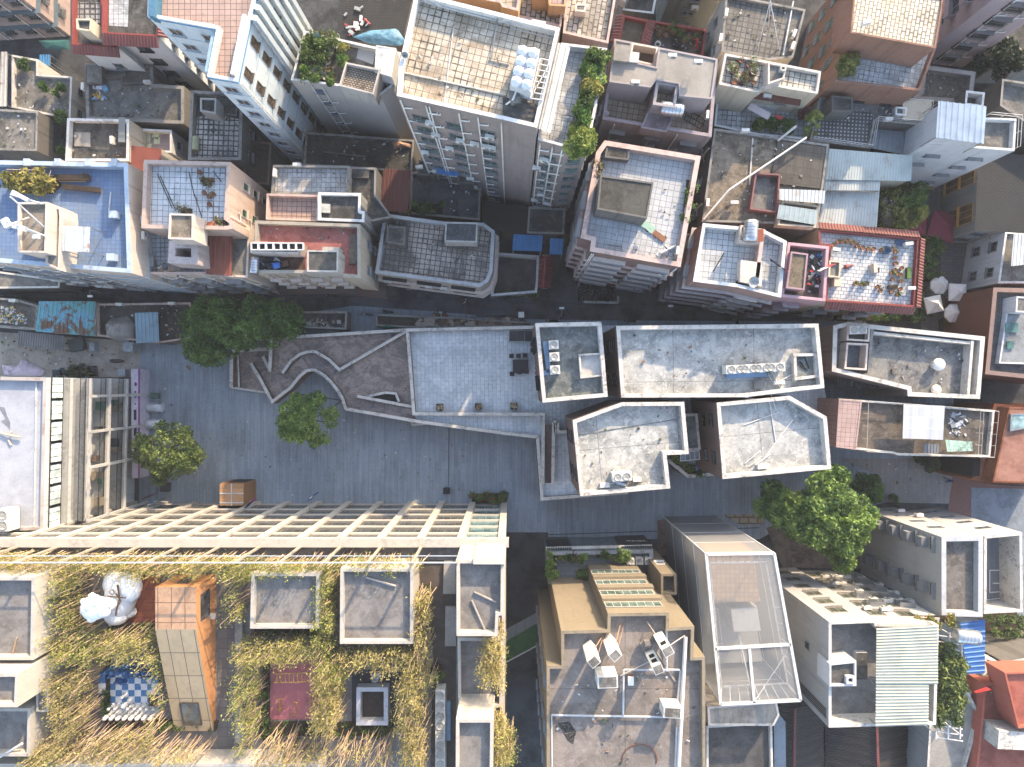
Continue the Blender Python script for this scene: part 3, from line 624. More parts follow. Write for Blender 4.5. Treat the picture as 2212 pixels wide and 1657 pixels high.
b = bd('darkstair', [(1306, 303), (1514, 337), (1470, 577), (1274, 543), (1277, 520), (1254, 514), (1288, 328)], 19.5, 'five-storey maroon block with pale tiled roof and a dark stair house', wallmat('8d7068', '5c463f', .5, .3, '6d544c', band=1), tiles('b9bdc0', 'adb1b4', '7b7c7d', .62, .62, .025, '8b8c8a', .4, weeds=.25), pcope, ph=1.0, pt=.5)
b.block([(1297, 378), (1412, 394), (1398, 472), (1290, 452)], 21.7, wall=dkw, deck=concrete('58564f', '403f3a', '6d6a62', .4, .4, black=.3), ph=.1); b.block([(1312, 304), (1362, 312), (1358, 346), (1306, 340)], 19.4, 'raised_roof', dkw, dcon, ph=.1)
b.wins('S', 3.2, 1.1, 4.4, 2.9, st='shc', fm=palew).wins('W', 1.6, 1.2, 3, 2.9, st='sh').pipes('S', (.03, .05, .97), elbows=False); b.band([2.9 * k + .6 for k in range(1, 6)], pcope, .25, .15)
# cream roof in brick, right
b = bd('brickterrace', [(1885, -120), (2060, -100), (2024, 100), (1988, 196), (1803, 176), (1842, 66)], 16, 'orange brick block with a white tiled terrace and a satellite dish', brickw, wtile, brickw, ph=.8)
b.block([(1846, -30), (2038, -6), (2035, 19), (2021, 104), (1837, 71)], 19.5, 'upper_storey', brickw, tiles('d9cdb6', 'cbbfa7', '5b5040', .7, .42, .045, '94856c', .45, .5, .5), ph=.12)
b.wins('W', 1.3, 1.4, 2.8, st='s', gm=glass((.03, .06, .03)), n=3).wins('S', 1.3, 1.2, 2.4, st='s', fm=DARK)
b = bd('pinkhigh', [(1978, 132), (2079, 146), (2108, -60), (1990, -80)], 25, 'tall mauve-pink block with bay windows in the top right corner', wallmat('b5a0a0', '8a787a', .35), gcon, wcope, zref=0)
b.wins('S', 2.2, 1.3, 4, 2.9, st='sc', fm=DARK).wins('W', 2.6, 1.4, 4.4, 2.9, st='b', fm=wallmat('b5a0a0', '8a787a', .35)); b.pipes('S', (.35, .7))
bd('dirtroof', [(1994, 140), (2108, 155), (2100, 214), (2070, 222), (1966, 216), (1988, 196)], 10, 'earth-stained roof yard under the pink tower', dkw, rcon, wallmat('8d8580', '5c5652', .5), ph=.9, pt=.5)
b = bd('diamond', [(1771, 207), (2008, 222), (2004, 271), (1891, 262), (1879, 321), (1749, 303)], 12, 'grey roof with a dotted tile floor and white pipe rails', dkw, concrete('7e7f7e', '5a5a58', '9c9c99'), dcope, ph=.5)
b.patch([(1776, 235), (1885, 242), (1882, 318), (1753, 300)], tiles('b3b5b3', 'a5a7a5', '3f403f', .42, .42, .12, '6d6d6a', .4, weeds=.3)); b.block([(1798, 206), (1843, 210), (1841, 242), (1797, 240)], 14, wall=dkw, deck=dcon)
b.rail([(1771, 207), (2006, 224), (2002, 269), (1890, 258), (1880, 319), (1751, 301)], .9, bars=2); b.block([(1935, 230), (1960, 232), (1958, 250), (1934, 248)], 12.2, 'skylight', wcope, GLASS, ph=.2)
m = MB(); p = W(1974, 243, 11.5); m.box(p + UP * .35, (3.2, 2.2, .5)); m.box(p + UP * .63, (3.3, 2.3, .06)); solo(m, 'bed_frame', [plain('b3aa98', .8, 0, .3)], 'pale square mattress slab lying by the skylight of the dotted roof', 'mattress')
sheet([(1890, 279), (1995, 288), (1990, 341), (1880, 320)], 10, 'blue-grey corrugated lean-to roof below the white pipe rails', rusty('8e9aa2', '6d6a66', .2, .2), zb=6, pitch=.5, amp=.06)
b = bd('whiteblock', [(2008, 250), (2196, 256), (2192, 326), (2000, 312)], 14.5, 'plain white block topped by a ribbed white canopy', whitew, gcon, wcope, ph=.7); b.wins('S', 1.4, .9, 4.5, 3.0, st='h', n=1)
sheet([(2027, 218), (2131, 230), (2125, 311), (2022, 297)], 17, 'white ribbed canopy on top of the plain white block', rusty('dcdfdf', '9a9a96', .1, .1), zb=13.9, pitch=.62, amp=.12, dz=(0, 0, 0, 0)); b.rail([(2130, 250), (2194, 256), (2190, 322)], 1.0, bars=2)
t = B['whiteblock']; t.block([(2030, 226), (2128, 236), (2122, 306), (2026, 294)], 16.6, 'roof_room', whitew, gcon, ph=.05)
b = bd('pipeyard', [(2087, 195), (2128, 200), (2124, 232), (2084, 226)], 12, 'small white-railed roof box behind the ribbed canopy', dkw, dcon, wcope, ph=1.2)
b = bd('rightfar', [(2165, 170), (2300, 190), (2300, 320), (2160, 228)], 9, 'grey roof yard with a pale board at the right edge', dkw, gcon, dcope, ph=.8)
bd('rightfar2', [(2150, 20), (2300, 0), (2300, 150), (2140, 150)], 4, 'low grey house in the gap at the top right', wallmat('9aa0a2', '6d7274', .4), dcon, dcope, ph=.5)
# long dark tile roof, yellow front
b = bd('tilehall', [(2114, 330), (2330, 340), (2330, 512), (2106, 497)], 7, 'old hall with a black clay tile roof at the right edge', wallmat('8d8a84', '5a5753', .5), tiles('3b3a38', '302f2e', '171615', .5, .26, .1, '2a2928', .5, .5, .4), ph=0)
# gravel roof with the leaning pole
b = bd('gravel', [(1543, 277), (1680, 296), (1791, 312), (1766, 493), (1700, 484), (1516, 479)], 14.5, 'rambling brown mould-stained cement roof with pipes and skylights', dkw, bcon, dcope, ph=.35)
b.patch([(1680, 296), (1790, 312), (1778, 410), (1662, 396)], tiles('5d564b', '4d463c', '3a352d', .9, .9, .03, '3b352c', .6, 0, .3), dz=.05, th=.25); b.block([(1632, 372), (1686, 376), (1680, 460), (1620, 452)], 15.2, 'skylight', wallmat('8d5f5c', '5c3c3a', .4), gcon, ph=.9)
b.block([(1690, 434), (1768, 444), (1762, 492), (1680, 486)], 15.4, 'light_well', creamw, dcon, ph=1.0); b.ridge((1625, 300), (1618, 400), cope, .15, .2); b.wins('W', 1.2, 1.2, 3); b.pipes('W', (.2, .8))
sheet([(1683, 442), (1766, 454), (1762, 486), (1678, 472)], 15.6, 'sagging translucent plastic sheet over the light well', plain('93a3a4', .4), zb=13.9, pitch=.5, amp=.02, posts=False); sheet([(1684, 408), (1783, 412), (1780, 440), (1684, 432)], 15.8, 'pale corrugated strip above the light well', wsheet, zb=14.1, pitch=.4)
b = bd('sheetroof', [(1781, 410), (1900, 414), (1893, 503), (1766, 493)], 11, 'house under a broad pale corrugated roof next to flowering bushes', creamw, gcon, ph=0); sheet([(1783, 404), (1900, 409), (1893, 503), (1766, 492)], 11.4, 'lower sheet of the broad pale corrugated roof', rusty('b9bdb7', '7d5a44', .25, .15), zb=10.9, pitch=.3, amp=.035, posts=False)
b2 = bd('sheetroof2', [(1791, 323), (1970, 338), (1966, 388), (1900, 385), (1898, 414), (1783, 408)], 12, 'house under a faded green-white corrugated roof', creamw, gcon, ph=0); sheet([(1790, 321), (1972, 336), (1968, 391), (1782, 388)], 12.5, 'upper sheet of the faded green-white corrugated roof', rusty('b3bdb7', '7d5a44', .2, .15), zb=12, pitch=.3, amp=.035, posts=False)
sheet([(1782, 388), (1902, 389), (1900, 412), (1780, 411)], 12.3, 'narrow apron of the faded corrugated roof', rusty('b6bab3', '7d5a44', .3, .15), zb=11.4, pitch=.3, amp=.035, posts=False)
# front row on the street, right half
b = bd('frontwhite', [(1518, 482), (1646, 494), (1700, 521), (1687, 643), (1591, 620), (1497, 608)], 18, 'pink mosaic block with white parapet, tiled roof and steel tank on the street', wallmat('a88a80', '6e554d', .5, .12, '80675e'), tiles('c6cacb', 'babec0', '6a6b6b', .6, .6, .025, '82817d', .5, weeds=.6), wcope, ph=1.0, pt=.35)
b.block([(1600, 486), (1646, 495), (1642, 526), (1595, 522)], 18.4, 'tank_room', palew, gcon, ph=.1); b.wins('S', 2.0, 1.2, 3.2, 2.9, st='sh', fm=palew).wins('W', 1.2, 1.2, 2.8, st='sc').wins('E', 1.2, 1.2, 3); b.band([2.9 * k for k in range(1, 6)], plain('b9aca8', .8), .3, .1)
b.patch([(1592, 566), (1640, 572), (1636, 622), (1590, 612)], palew, 'parapet_step', th=1.2); b.ridge((1640, 500), (1627, 604), pcope, .4, 1.2)
b = bd('pinknarrow', [(1702, 523), (1791, 532), (1783, 651), (1687, 641)], 17.6, 'narrow block with pink parapet, rubbish-strewn roof and a bare bed', wallmat('a8848a', '70545a', .4), rcon, plain('b9949a', .8, 0, .2), ph=1.1, pt=.3)
b.block([(1709, 543), (1746, 548), (1738, 627), (1698, 622)], 18.2, 'stair_house', wallmat('a8848a', '70545a', .4), concrete('7d6e58', '57503f', 'a08e72', .6, .9, black=.5), ph=.15); b.wins('S', 1.6, 1.2, 2.6, 2.9, st='shc', fm=plain('9a7a80'))
b = bd('redpots', [(1768, 494), (1987, 514), (1977, 664), (1783, 651), (1791, 532), (1770, 530)], 13, 'cream house with red tiled eaves and a white sett roof full of pots', creamw, tiles('ccd0d2', 'bdc2c4', '6f7173', .62, .42, .035, '94928c', .4, .5, .35), plain('8f3f38', .8), ph=.6)
b.eave('SEN', redt, .8, .5); b.wins('S', 1.6, 1.2, 4, 3.1, st='sc'); b.block([(1792, 562), (1817, 564), (1815, 600), (1789, 598)], 13.6, 'cistern', creamw, gcon, ph=.3); b.block([(1803, 600), (1820, 602), (1818, 618), (1802, 618)], 13.5, 'hatch', creamw, creamw, ph=0)
# front row, left half
b = bd('blueroof', [(-60, 345), (276, 352), (284, 590), (160, 580), (-60, 562)], 18, 'block with a bright blue tiled roof terrace, stair tower and telecom mast', palew, btile, plain('a9bdd0', .7, 0, .2), ph=1.0, pt=.45)
b.block([(38, 437), (102, 436), (99, 546), (38, 545)], 21.2, 'stair_tower', palew, concrete('9a8d7c', '72685b', 'b0a492', black=.15), ph=.4); b.block([(100, 448), (130, 448), (132, 470), (128, 584), (98, 570)], 19.8, 'tower_annex', palew, gcon, ph=.2)
b.wins('S', 2.0, 1.1, 3.0, 2.9, st='sh', fm=METAL).pipes('S', (.05, .3, .44, .62, .8, .95)); b.wins('E', 1.2, 1.2, 3.4, 2.9, st='sc'); b.band([2.9 * k for k in range(1, 6)], bcope, .12, .12); b.ridge((240, 415), (236, 460), wcope, .08, .1)
sheet([(135, 488), (195, 490), (193, 545), (134, 542)], 19.6, 'rust-streaked corrugated lean-to on the blue roof', rusty('c9d6da', 'a4542c', .6, .2), zb=17, pitch=.9, amp=.14)
b = bd('whitelattice', [(311, 345), (498, 350), (492, 470), (504, 478), (503, 494), (490, 496), (305, 493)], 18, 'peach-sided block with a white grid-tiled roof and fallen branches', wallmat('cbb19f', '8d7868', .5), tiles('d0d5d8', 'c4cacd', '686a6d', .6, .6, .03, '8e908e', .45, weeds=.7), wallmat('c4aa9a', '7d6a60', .5), ph=.9, pt=.4)
b.wins('E', .9, 1.4, 2.0, 2.9, st='s', fm=palew, gm=glass((.02, .05, .03)), n=2).pipes('E', (.04,)); b.block([(366, 461), (418, 462), (417, 518), (363, 516)], 20.4, wall=palew, deck=bcon, ph=.2)
b = bd('annex', [(306, 497), (450, 494), (448, 592), (318, 592)], 14.5, 'lower mauve annex with a square light well and roof junk', palew, tiles('aab4ba', '9da7ad', '5a5f62', .5, .5, .03, '75787a', .4), pcope, ph=.8)
b.block([(365, 520), (427, 520), (429, 572), (362, 568)], 17.4, 'light_well', wallmat('c4b4ae', '7d6a60', .5), dcon, ph=2.4, pt=.75); b.wins('S', 1.5, 1.1, 2.6, 2.9, st='shc').pipes('S', (.2, .5, .9))
b = bd('annex2', [(450, 500), (540, 490), (535, 600), (446, 594)], 13.5, 'mauve side block under a red-brown sheet roof', palew, gcon, ph=.3); b.wins('S', 1.6, 1.1, 2.6, 2.9, st='sc').wins('E', 1.1, 1.1, 2.6, st='sc'); b.pipes('S', (.3, .8))
sheet([(449, 504), (503, 504), (501, 596), (445, 592)], 14.6, 'red-brown corrugated roof beside the white grid-tiled roof', rusty('8a4633', '5c2c20', .2, .05, .7), zb=13.2, pitch=.5, amp=.05)
b = bd('tilepatio', [(590, 356), (755, 358), (752, 421), (688, 424), (682, 420), (585, 420)], 13, 'white tiled roof terrace with washing and a dark shaft', greyw, wtile, dcope, ph=.6); b.patch([(590, 360), (740, 362), (738, 416), (588, 416)], wtile)
b = bd('darkcube', [(752, 360), (813, 362), (812, 420), (848, 470), (815, 476), (795, 480), (750, 422)], 12, 'sooty grey roof with a raised square kerb', dkw, dcon, dcope, ph=.5); b.patch([(758, 368), (800, 369), (798, 387), (757, 386)], dcon, th=.4)
b = bd('pinkpatio', [(576, 418), (690, 421), (686, 478), (574, 474)], 14, 'small pink tiled roof terrace with a low parapet', palew, ptile, pcope, ph=.8)
b = bd('darkstairs', [(687, 415), (780, 417), (779, 455), (788, 457), (787, 480), (686, 476)], 15, 'grimy stair roof with pale water lid and bent white pipes', wallmat('9d9c98', '55534f', .6), concrete('5b5954', '3a3936', '7d7a73'), wcope, ph=.5, pt=.3)
b.patch([(694, 441), (714, 442), (714, 461), (694, 460)], plain('bcbdb4', .7, 0, .25), 'tank_lid', th=.25); b.wins('E', 1, 1.1, 2.6)
b = bd('redterrace', [(550, 476), (778, 484), (779, 601), (738, 597), (735, 590), (550, 590)], 15, 'cream block with a salmon-red roof terrace and chimney row', wallmat('c2b5a0', '83786a', .4), redfl, wallmat('a79f90', '6d665c', .5), ph=.8, pt=.35)
b.block([(545, 522), (652, 525), (645, 548), (540, 546)], 16.4, 'chimney_block', palew, bcon, ph=.02)
m = MB()
for k in range(7):
    p = W(552 + 16.2 * k, 533.5, 16.4)
    for dx, dy, sx, sy in ((-.36, 0, .1, .82), (.36, 0, .1, .82), (0, -.36, .62, .1), (0, .36, .62, .1)): m.box(p + Vector((dx, dy, .16)), (sx, sy, .34))
m.build('vent_kerb', [wcope], b.root)
m = MB()
for k in range(7): m.box(W(552 + 16.2 * k, 533.5, 16.43), (.6, .6, .03))
m.build('vent_opening', [DARK], b.root)
b.block([(663, 540), (731, 541), (730, 588), (663, 587)], 17.2, wall=greyw, deck=dcon, ph=.1); b.block([(697, 533), (732, 534), (731, 541), (696, 540)], 16.2, 'hatch', greyw, gcon, ph=.05); b.patch([(757, 508), (773, 508), (772, 570), (755, 572)], rcon, 'planting_bed', th=.3)
b.patch([(552, 552), (660, 552), (660, 588), (552, 588)], concrete('6d4d42', '4a352e', '7d6055'), 'sunken_yard', .02); b.wins('S', 1.0, 1.2, 2.2, 2.9, st='h', fm=palew, gm=glass((.02, .04, .08))).pipes('S', (.12, .2, .34, .5, .55, .8), palew).wins('E', 1.1, 1.3, 2.4, 2.9, st='s'); b.band([4, 4.6], rusty('5b4a40', '7a3a1c', .5), .9, .15)
b = bd('latticeblock', [(829, 461), (963, 479), (1045, 481), (1069, 499), (1064, 585), (1055, 608), (1037, 620), (810, 590)], 10.5, 'low corner block with a black-jointed tan lattice roof', wallmat('b3aaa2', '77706a', .5), tiles('b5a698', 'a49688', '4a4540', .6, .6, .05, '4d4945', .85, weeds=.7, dsc=.22), wallmat('a9abab', '6d6f70', .5), ph=.9, pt=.4)
b.block([(836, 488), (876, 490), (874, 530), (835, 524)], 11.8, 'hatch_room', dkw, dcon, ph=.05); b.block([(962, 479), (1032, 481), (1030, 524), (960, 522)], 12, wall=greyw, deck=concrete('5d6163', '43474a', '757a7c'), ph=.1); b.wins('S', 2.6, 1.1, 4, 3.0, st='h', fm=DARK); b.band([3.2, 6.4], palew, .4, .2)
b = bd('lowyard', [(888, 372), (1040, 350), (1036, 476), (884, 462)], 6, 'low blackened cement roof behind the lattice block', dkw, concrete('5e6062', '3b3c3d', '7d8082', .5, .5, black=.6), dcope, ph=.4)
b.block([(904, 346), (1030, 350), (1026, 382), (900, 378)], 8, 'raised_roof', dkw, dcon, ph=.3); b.block([(988, 352), (1024, 354), (1022, 396), (990, 396)], 9, 'shed', dkw, dcon, ph=.05)
sheet([(829, 364), (888, 368), (881, 460), (820, 454)], 9, 'dark maroon corrugated roof between two grey roofs', rusty('5f3029', '40201a', .2, .05, .7), zb=5.8, pitch=.4, amp=.04); sheet([(947, 336), (997, 342), (990, 382), (942, 375)], 10.5, 'bright blue corrugated canopy at the foot of the pink slab', rusty('3a86c4', '2a5f8c', .15, .1), zb=7.8, pitch=.35, amp=.05)
b = bd('oldhouse', [(1043, 432), (1142, 446), (1140, 505), (1040, 492)], 5, 'low house with black clay roof tiles behind the alley', dkw, tiles('2e2c2a', '262422', '141312', .8, .22, .05, '1b1a18', .4, .5, .3), ph=0); b = bd('oldhouse2', [(1142, 446), (1222, 450), (1218, 506), (1138, 504)], 5.5, 'low grey flat-roofed shed behind the alley', dkw, dcon, dcope, ph=.2)
sheet([(1109, 506), (1173, 509), (1170, 543), (1106, 541)], 5, 'wide blue corrugated shelter beside the narrow alley', rusty('2f86c0', '245a80', .15, .1), zb=2, pitch=.35, amp=.05); sheet([(1189, 514), (1218, 516), (1215, 550), (1187, 549)], 5, 'small blue corrugated shelter right of a red tiled ridge', rusty('2f86c0', '245a80', .15, .1), zb=2, pitch=.35, amp=.05)
b = bd('courtyard', [(1070, 545), (1165, 552), (1163, 604), (1160, 632), (1060, 640), (1066, 590)], 2.2, 'walled cement courtyard with a hedge strip beside the street', greyw, concrete('5f5e5b', '46454a', '77756f', .4, .4, black=.3), wcope, ph=1.5, pt=.3, name='courtyard_wall')
t = thing('gate_roof', 'narrow maroon tiled gate roof with two slopes beside the courtyard', 'gate roof', tuple(W(1180, 588, 0)))
m = MB(); P = [W(x, y, z) for x, y, z in ((1178, 552, 4.6), (1173, 622, 4.6), (1166, 552, 3.8), (1162, 622, 3.8), (1195, 553, 3.8), (1189, 623, 3.8))]
ribbed(m, P[0], P[1], P[3], P[2], .34, .1, kind='rd'); ribbed(m, P[0], P[1], P[5], P[4], .34, .1, kind='rd'); m.build('tiles', [rusty('7a2f2c', '4c1a18', .2, 0, .7)], t); m = MB(); m.bar(P[0] + UP * .1, P[1] + UP * .1, .25, .2); m.build('ridge', [rusty('7a2f2c', '4c1a18', .2, 0, .7)], t)
m = MB(); m.box(W(1177, 588, 1.8), (.9, 3.8, 3.6)); m.build('wall', [greyw], t)
# street edge, left
b = bd('streethouse', [(-60, 578), (130, 604), (128, 622), (-60, 624)], 4.5, 'low grey house squeezed between the blue block and the street', dkw, gcon, cope, ph=.2)
b = bd('rubbishroof', [(-60, 640), (30, 645), (82, 660), (78, 712), (-60, 702)], 4, 'low roof heaped with bottles and scrap at the left edge', greyw, concrete('6f6a60', '4d4943', '8d877b'), dcope, ph=.4)
b = bd('greenshed', [(84, 653), (206, 653), (202, 724), (80, 716)], 4, 'low shed with a peeling turquoise corrugated roof', greyw, dcon, ph=0)
@cached
def peel():
    n = NT('peeling_sheet', .55, .35, .1); f = n.noise(.5, 6, .75, dist=.5); f2 = n.noise(3, 5, .7)
    col = n.mix(n.ramp(n.noise(.22, 3), .4, .6), '4e9d9a', '5fa3b8'); col = n.mix(n.ramp(f, .5, .56), col, '6d4a34'); return n.out(n.mix(n.ramp(f2, .55, .65, 0, .6), col, '356f5f'))
sheet([(84, 651), (206, 651), (201, 726), (77, 716)], 4.5, 'peeling turquoise corrugated roof with brown rust patches', peel(), zb=3.9, pitch=.5, amp=.05, posts=False)
b = bd('tarproof', [(208, 656), (412, 653), (412, 732), (340, 742), (210, 726)], 3.6, 'low soot-black roof carrying a grey tarpaulin heap', dkw, concrete('4f4d4a', '353432', '6d6a65', .5, .5, black=.5), pcope, ph=.3)
sheet([(291, 676), (341, 674), (344, 738), (294, 742)], 4.4, 'small pale blue corrugated roof with loose battens by the black roof', rusty('7fa3b4', '6d5a48', .25, .1), zb=3.3, pitch=.45, amp=.04); sheet([(40, 715), (140, 726), (137, 757), (37, 746)], 2.6, 'loose grey corrugated sheets leaning out over the sandy yard', rusty('8d8b88', '6a6058', .3, .2), zb=0, pitch=.3, amp=.1)
b = bd('ruin', [(645, 672), (750, 672), (748, 712), (646, 708)], 2.5, 'roofless walled plot with rubble next to the leafy tree', dkw, dcon, dcope, ph=1.2); b = bd('ruin2', [(810, 678), (1035, 688), (1150, 696), (1150, 706), (880, 708), (812, 704)], 1.2, 'derelict strip with timber and rubble behind a low wall', dkw, concrete('5d524b', '40382f', '75685e', .5, 1.2, black=.4), dcope, ph=.8, name='walled_plot')
# ---------------------------------------------------------------- the new brick terrace and its four roofs
mauve = wallmat('8a756c', '66564f', .35, .3, '6f564e', band=1); croof = concrete('bcbcb6', '8c8e8b', 'd8d6ce', .8, .42, black=.5, seams=9.0); croof2 = concrete('7f8684', '565c5b', 'a8aca8', .6, .5, black=.35)
cop = plain('c9c3b9', .75, 0, .35, 3.5); brickp = tiles('b8a192', '97857b', '6b605b', .42, .12, .012, '4c484a', .65, .5, .0, dsc=.5); brkdark = tiles('a3928a', '87796f', '615852', .42, .12, .012, '45434a', .6, .5, .0, dsc=.5)
terr = tiles('d3d8da', 'bcc4c8', '868e92', .95, .5, .015, '929a9c', .5, .5, .35, dsc=.25, rough=.4)
def ribbon(m, pts, th, z0, z1, mi=0, closed=False):
    n = len(pts); L, Rr = [], []
    for i in range(n):
        p = pts[i]; a = pts[i - 1] if i else None; c = pts[i + 1] if i < n - 1 else None
        t1 = (p - a).normalized() if a is not None else None; t2 = (c - p).normalized() if c is not None else None
        t1 = t1 or t2; t2 = t2 or t1; nn = Vector((-t1.y - t2.y, t1.x + t2.x)); k = max(.35, 1 + t1.dot(t2)); o = nn * (th / 2) / k
        L.append(p + o); Rr.append(p - o)
    zz0 = z0 if isinstance(z0, (list, tuple)) else [z0] * n; zz1 = z1 if isinstance(z1, (list, tuple)) else [z1] * n
    v = lambda p, z: (p.x, p.y, z)
    for i in range(n - 1):
        j = i + 1
        m.face([v(Rr[i], zz0[i]), v(Rr[j], zz0[j]), v(Rr[j], zz1[j]), v(Rr[i], zz1[i])], mi); m.face([v(L[j], zz0[j]), v(L[i], zz0[i]), v(L[i], zz1[i]), v(L[j], zz1[j])], mi)
        m.face([v(Rr[i], zz1[i]), v(Rr[j], zz1[j]), v(L[j], zz1[j]), v(L[i], zz1[i])], mi)
    for i in (0, n - 1): m.face([v(Rr[i], zz0[i]), v(Rr[i], zz1[i]), v(L[i], zz1[i]), v(L[i], zz0[i])], mi)
def lowwall(root, pts, zt, base=0.0, th=.34, body=None, ct=None):
    """brick parapet wall with a pale coping; zt = its top height, one number or one per point"""
    z = zt if isinstance(zt, (list, tuple)) else [zt] * len(pts)
    P = [Vector(W(x, y, h)[:2]) for (x, y), h in zip(pts, z)]
    m = MB(); ribbon(m, P, th, base, [h - .1 for h in z]); m.build('parapet', [body or mauve], root)
    m = MB(); ribbon(m, P, th + .06, [h - .1 for h in z], z); m.build('coping', [ct or cop], root)
def deckpoly(root, pts, zs, mat, name='deck', ang=0.0):
    z = zs if isinstance(zs, (list, tuple)) else [zs] * len(pts)
    m = MB(ang); m.poly([W(x, y, h) for (x, y), h in zip(pts, z)]); return m.build(name, [mat], root)
TZ = 4.0
t = thing('brick_terrace', 'brick terrace with grey setts, white copings and a winding stepped ramp beside the square', 'terrace', tuple(W(1000, 800, 0)))
main = [(878, 711), (1156, 705), (1330, 703), (1768, 699), (1781, 838), (1792, 900), (1790, 1008), (1560, 1027), (1486, 1029), (1443, 994), (1448, 1052), (1356, 1064), (1171, 1078), (1168, 1046), (1161, 944), (1106, 938), (906, 911), (893, 896)]
P = ccw([Vector(W(x, y, TZ)[:2]) for x, y in main]); m = MB()
for i in range(len(P)):
    a, c = P[i], P[(i + 1) % len(P)]; m.face([(a.x, a.y, 0), (c.x, c.y, 0), (c.x, c.y, TZ), (a.x, a.y, TZ)])
m.build('wall', [mauve], t); m = MB(math.pi / 2 + .02); m.poly([(p.x, p.y, TZ) for p in P]); m.build('roof', [terr], t)
lowwall(t, [(1156, 707), (880, 713), (894, 894), (1174, 895), (1172, 1046)], TZ + 1, TZ - .5)
lowwall(t, [(1200, 935), (1200, 912), (1196, 912), (1194, 1044)], TZ + 1, TZ - .5); lowwall(t, [(1204, 912), (1206, 934), (1240, 930)], TZ + 1, TZ)
lowwall(t, [(1161, 944), (1171, 1078), (1356, 1064)], [TZ + .7] * 3, 0); lowwall(t, [(1443, 994), (1486, 1029), (1545, 1024)], TZ + .8, 0)
# stair well
m = MB(); x0, x1 = 1178, 1196
ns = 22
for k in range(ns):
    a, c = W(1178, 918 + k * 5.7, TZ), W(1195, 918 + (k + 1) * 5.7, TZ); h = TZ + .02 + .9 * (1 - k / ns)
    m.box(((a.x + c.x) / 2, (a.y + c.y) / 2, h / 2 + 2), (abs(c.x - a.x), abs(c.y - a.y), h - 4 + .02 if h > 4 else .02), 0)
    m.box(((a.x + c.x) / 2, a.y - .04, TZ + .03 + .9 * (1 - k / ns)), (abs(c.x - a.x), .05, .03), 0)
m.build('stair', [tiles('6d4f47', '573f3a', '3a2c2a', .3, .12, .01, '4a3a38', .4, .5, 0)], t)
# ramp along the south side, sloping up to the terrace
deckpoly(t, [(748, 880), (772, 860), (893, 884), (893, 896), (906, 911)], [2.6, 2.6, TZ + .02, TZ + .02, TZ + .02], brkdark, 'ramp')
lowwall(t, [(746, 883), (906, 911), (1106, 938), (1161, 944)], [3.5, 4.7, 4.7, 4.7], 0)
lowwall(t, [(888, 906), (892, 918), (955, 911)], [2.6, 2.2, 2.6], 0, .25)
# brick decks on the west
deckpoly(t, [(586, 731), (877, 713), (733, 799), (711, 777), (682, 760), (661, 761), (646, 766), (628, 780), (610, 806), (582, 802)], 2.2, brickp)
deckpoly(t, [(878, 713), (894, 896), (772, 860), (748, 882), (740, 860), (729, 842), (713, 822), (733, 799)], [3.0, 3.0, 2.7, 2.6, 2.5, 2.4, 2.3, 2.3], brickp)
deckpoly(t, [(610, 806), (628, 780), (646, 766), (661, 761), (682, 760), (711, 777), (733, 799), (713, 822), (700, 810), (682, 799), (662, 800), (628, 836)], [1.2, 1.6, 2.0, 2.2, 2.2, 2.25, 2.3, 2.3, 2.25, 2.2, 2.0, 1.2], brkdark)
deckpoly(t, [(544, 786), (582, 800), (610, 806), (628, 836), (588, 866)], 1.18, brickp); deckpoly(t, [(568, 768), (582, 755), (582, 800), (544, 786)], [1.0, 1.0, 1.17, 1.17], brkdark)
deckpoly(t, [(501, 759), (582, 756), (568, 770), (544, 786), (574, 848), (501, 836)], .5, brickp)
m = MB()
for k in range(9):
    f = k / 8; a = W(620 + 30 * f, 800 - 26 * f, 1.25 + f); c = W(640 + 26 * f, 826 - 30 * f, 1.25 + f); m.bar(a, c, .3, .1)
m.build('step', [brickp], t)
lowwall(t, [(582, 803), (586, 731), (877, 713)], 3.2, 0); lowwall(t, [(610, 806), (628, 780), (646, 766), (661, 761), (672, 759), (682, 760), (711, 777), (733, 799), (877, 716)], [2.2, 2.5, 2.9, 3.1, 3.2, 3.2, 3.2, 3.2, 3.6], 0, .3)
lowwall(t, [(541, 784), (560, 816), (588, 868), (628, 837), (648, 812), (662, 801), (672, 799), (682, 800), (700, 811), (713, 823), (729, 843), (740, 861), (746, 883)], [2.0, 2.1, 2.2, 2.3, 2.7, 3.0, 3.1, 3.2, 3.3, 3.3, 3.3, 3.4, 3.5], 0, .32)
lowwall(t, [(568, 770), (580, 796)], 2.0, 0, .3); lowwall(t, [(582, 754), (509, 757), (500, 762), (499, 837)], 1.5, 0, .35); lowwall(t, [(514, 768), (516, 836)], 1.0, 0, .12)
lowwall(t, [(500, 837), (574, 848)], .62, 0, .2); lowwall(t, [(772, 856), (892, 879)], 4.0, 0, .3); lowwall(t, [(792, 857), (832, 848), (855, 850), (862, 868)], 3.5, 2, .25); deckpoly(t, [(796, 859), (832, 851), (853, 852), (858, 868)], 3.02, DARK, 'opening')
def croofb(key, poly, label, deck=croof):
    b = bd(key, poly, 15, label, mauve, deck, cop, ph=1.1, pt=.42, base=TZ, inner=plain('c9c8c4', .8, 0, .35)); return b
b = croofb('c2', [(1156, 698), (1299, 695), (1313, 857), (1172, 870)], 'small square grey roof with white parapet, three square fan units and a white kerbed pit', croof2)
b.block([(1250, 765), (1300, 762), (1305, 812), (1254, 818)], 14.7, 'kerbed_pit', cop, concrete('cfcdc6', 'b5b2aa', 'dcdad4', black=.15), ph=.5, pt=.2); b.wins('W', 1.6, 1.2, 3, st='s', fm=DARK)
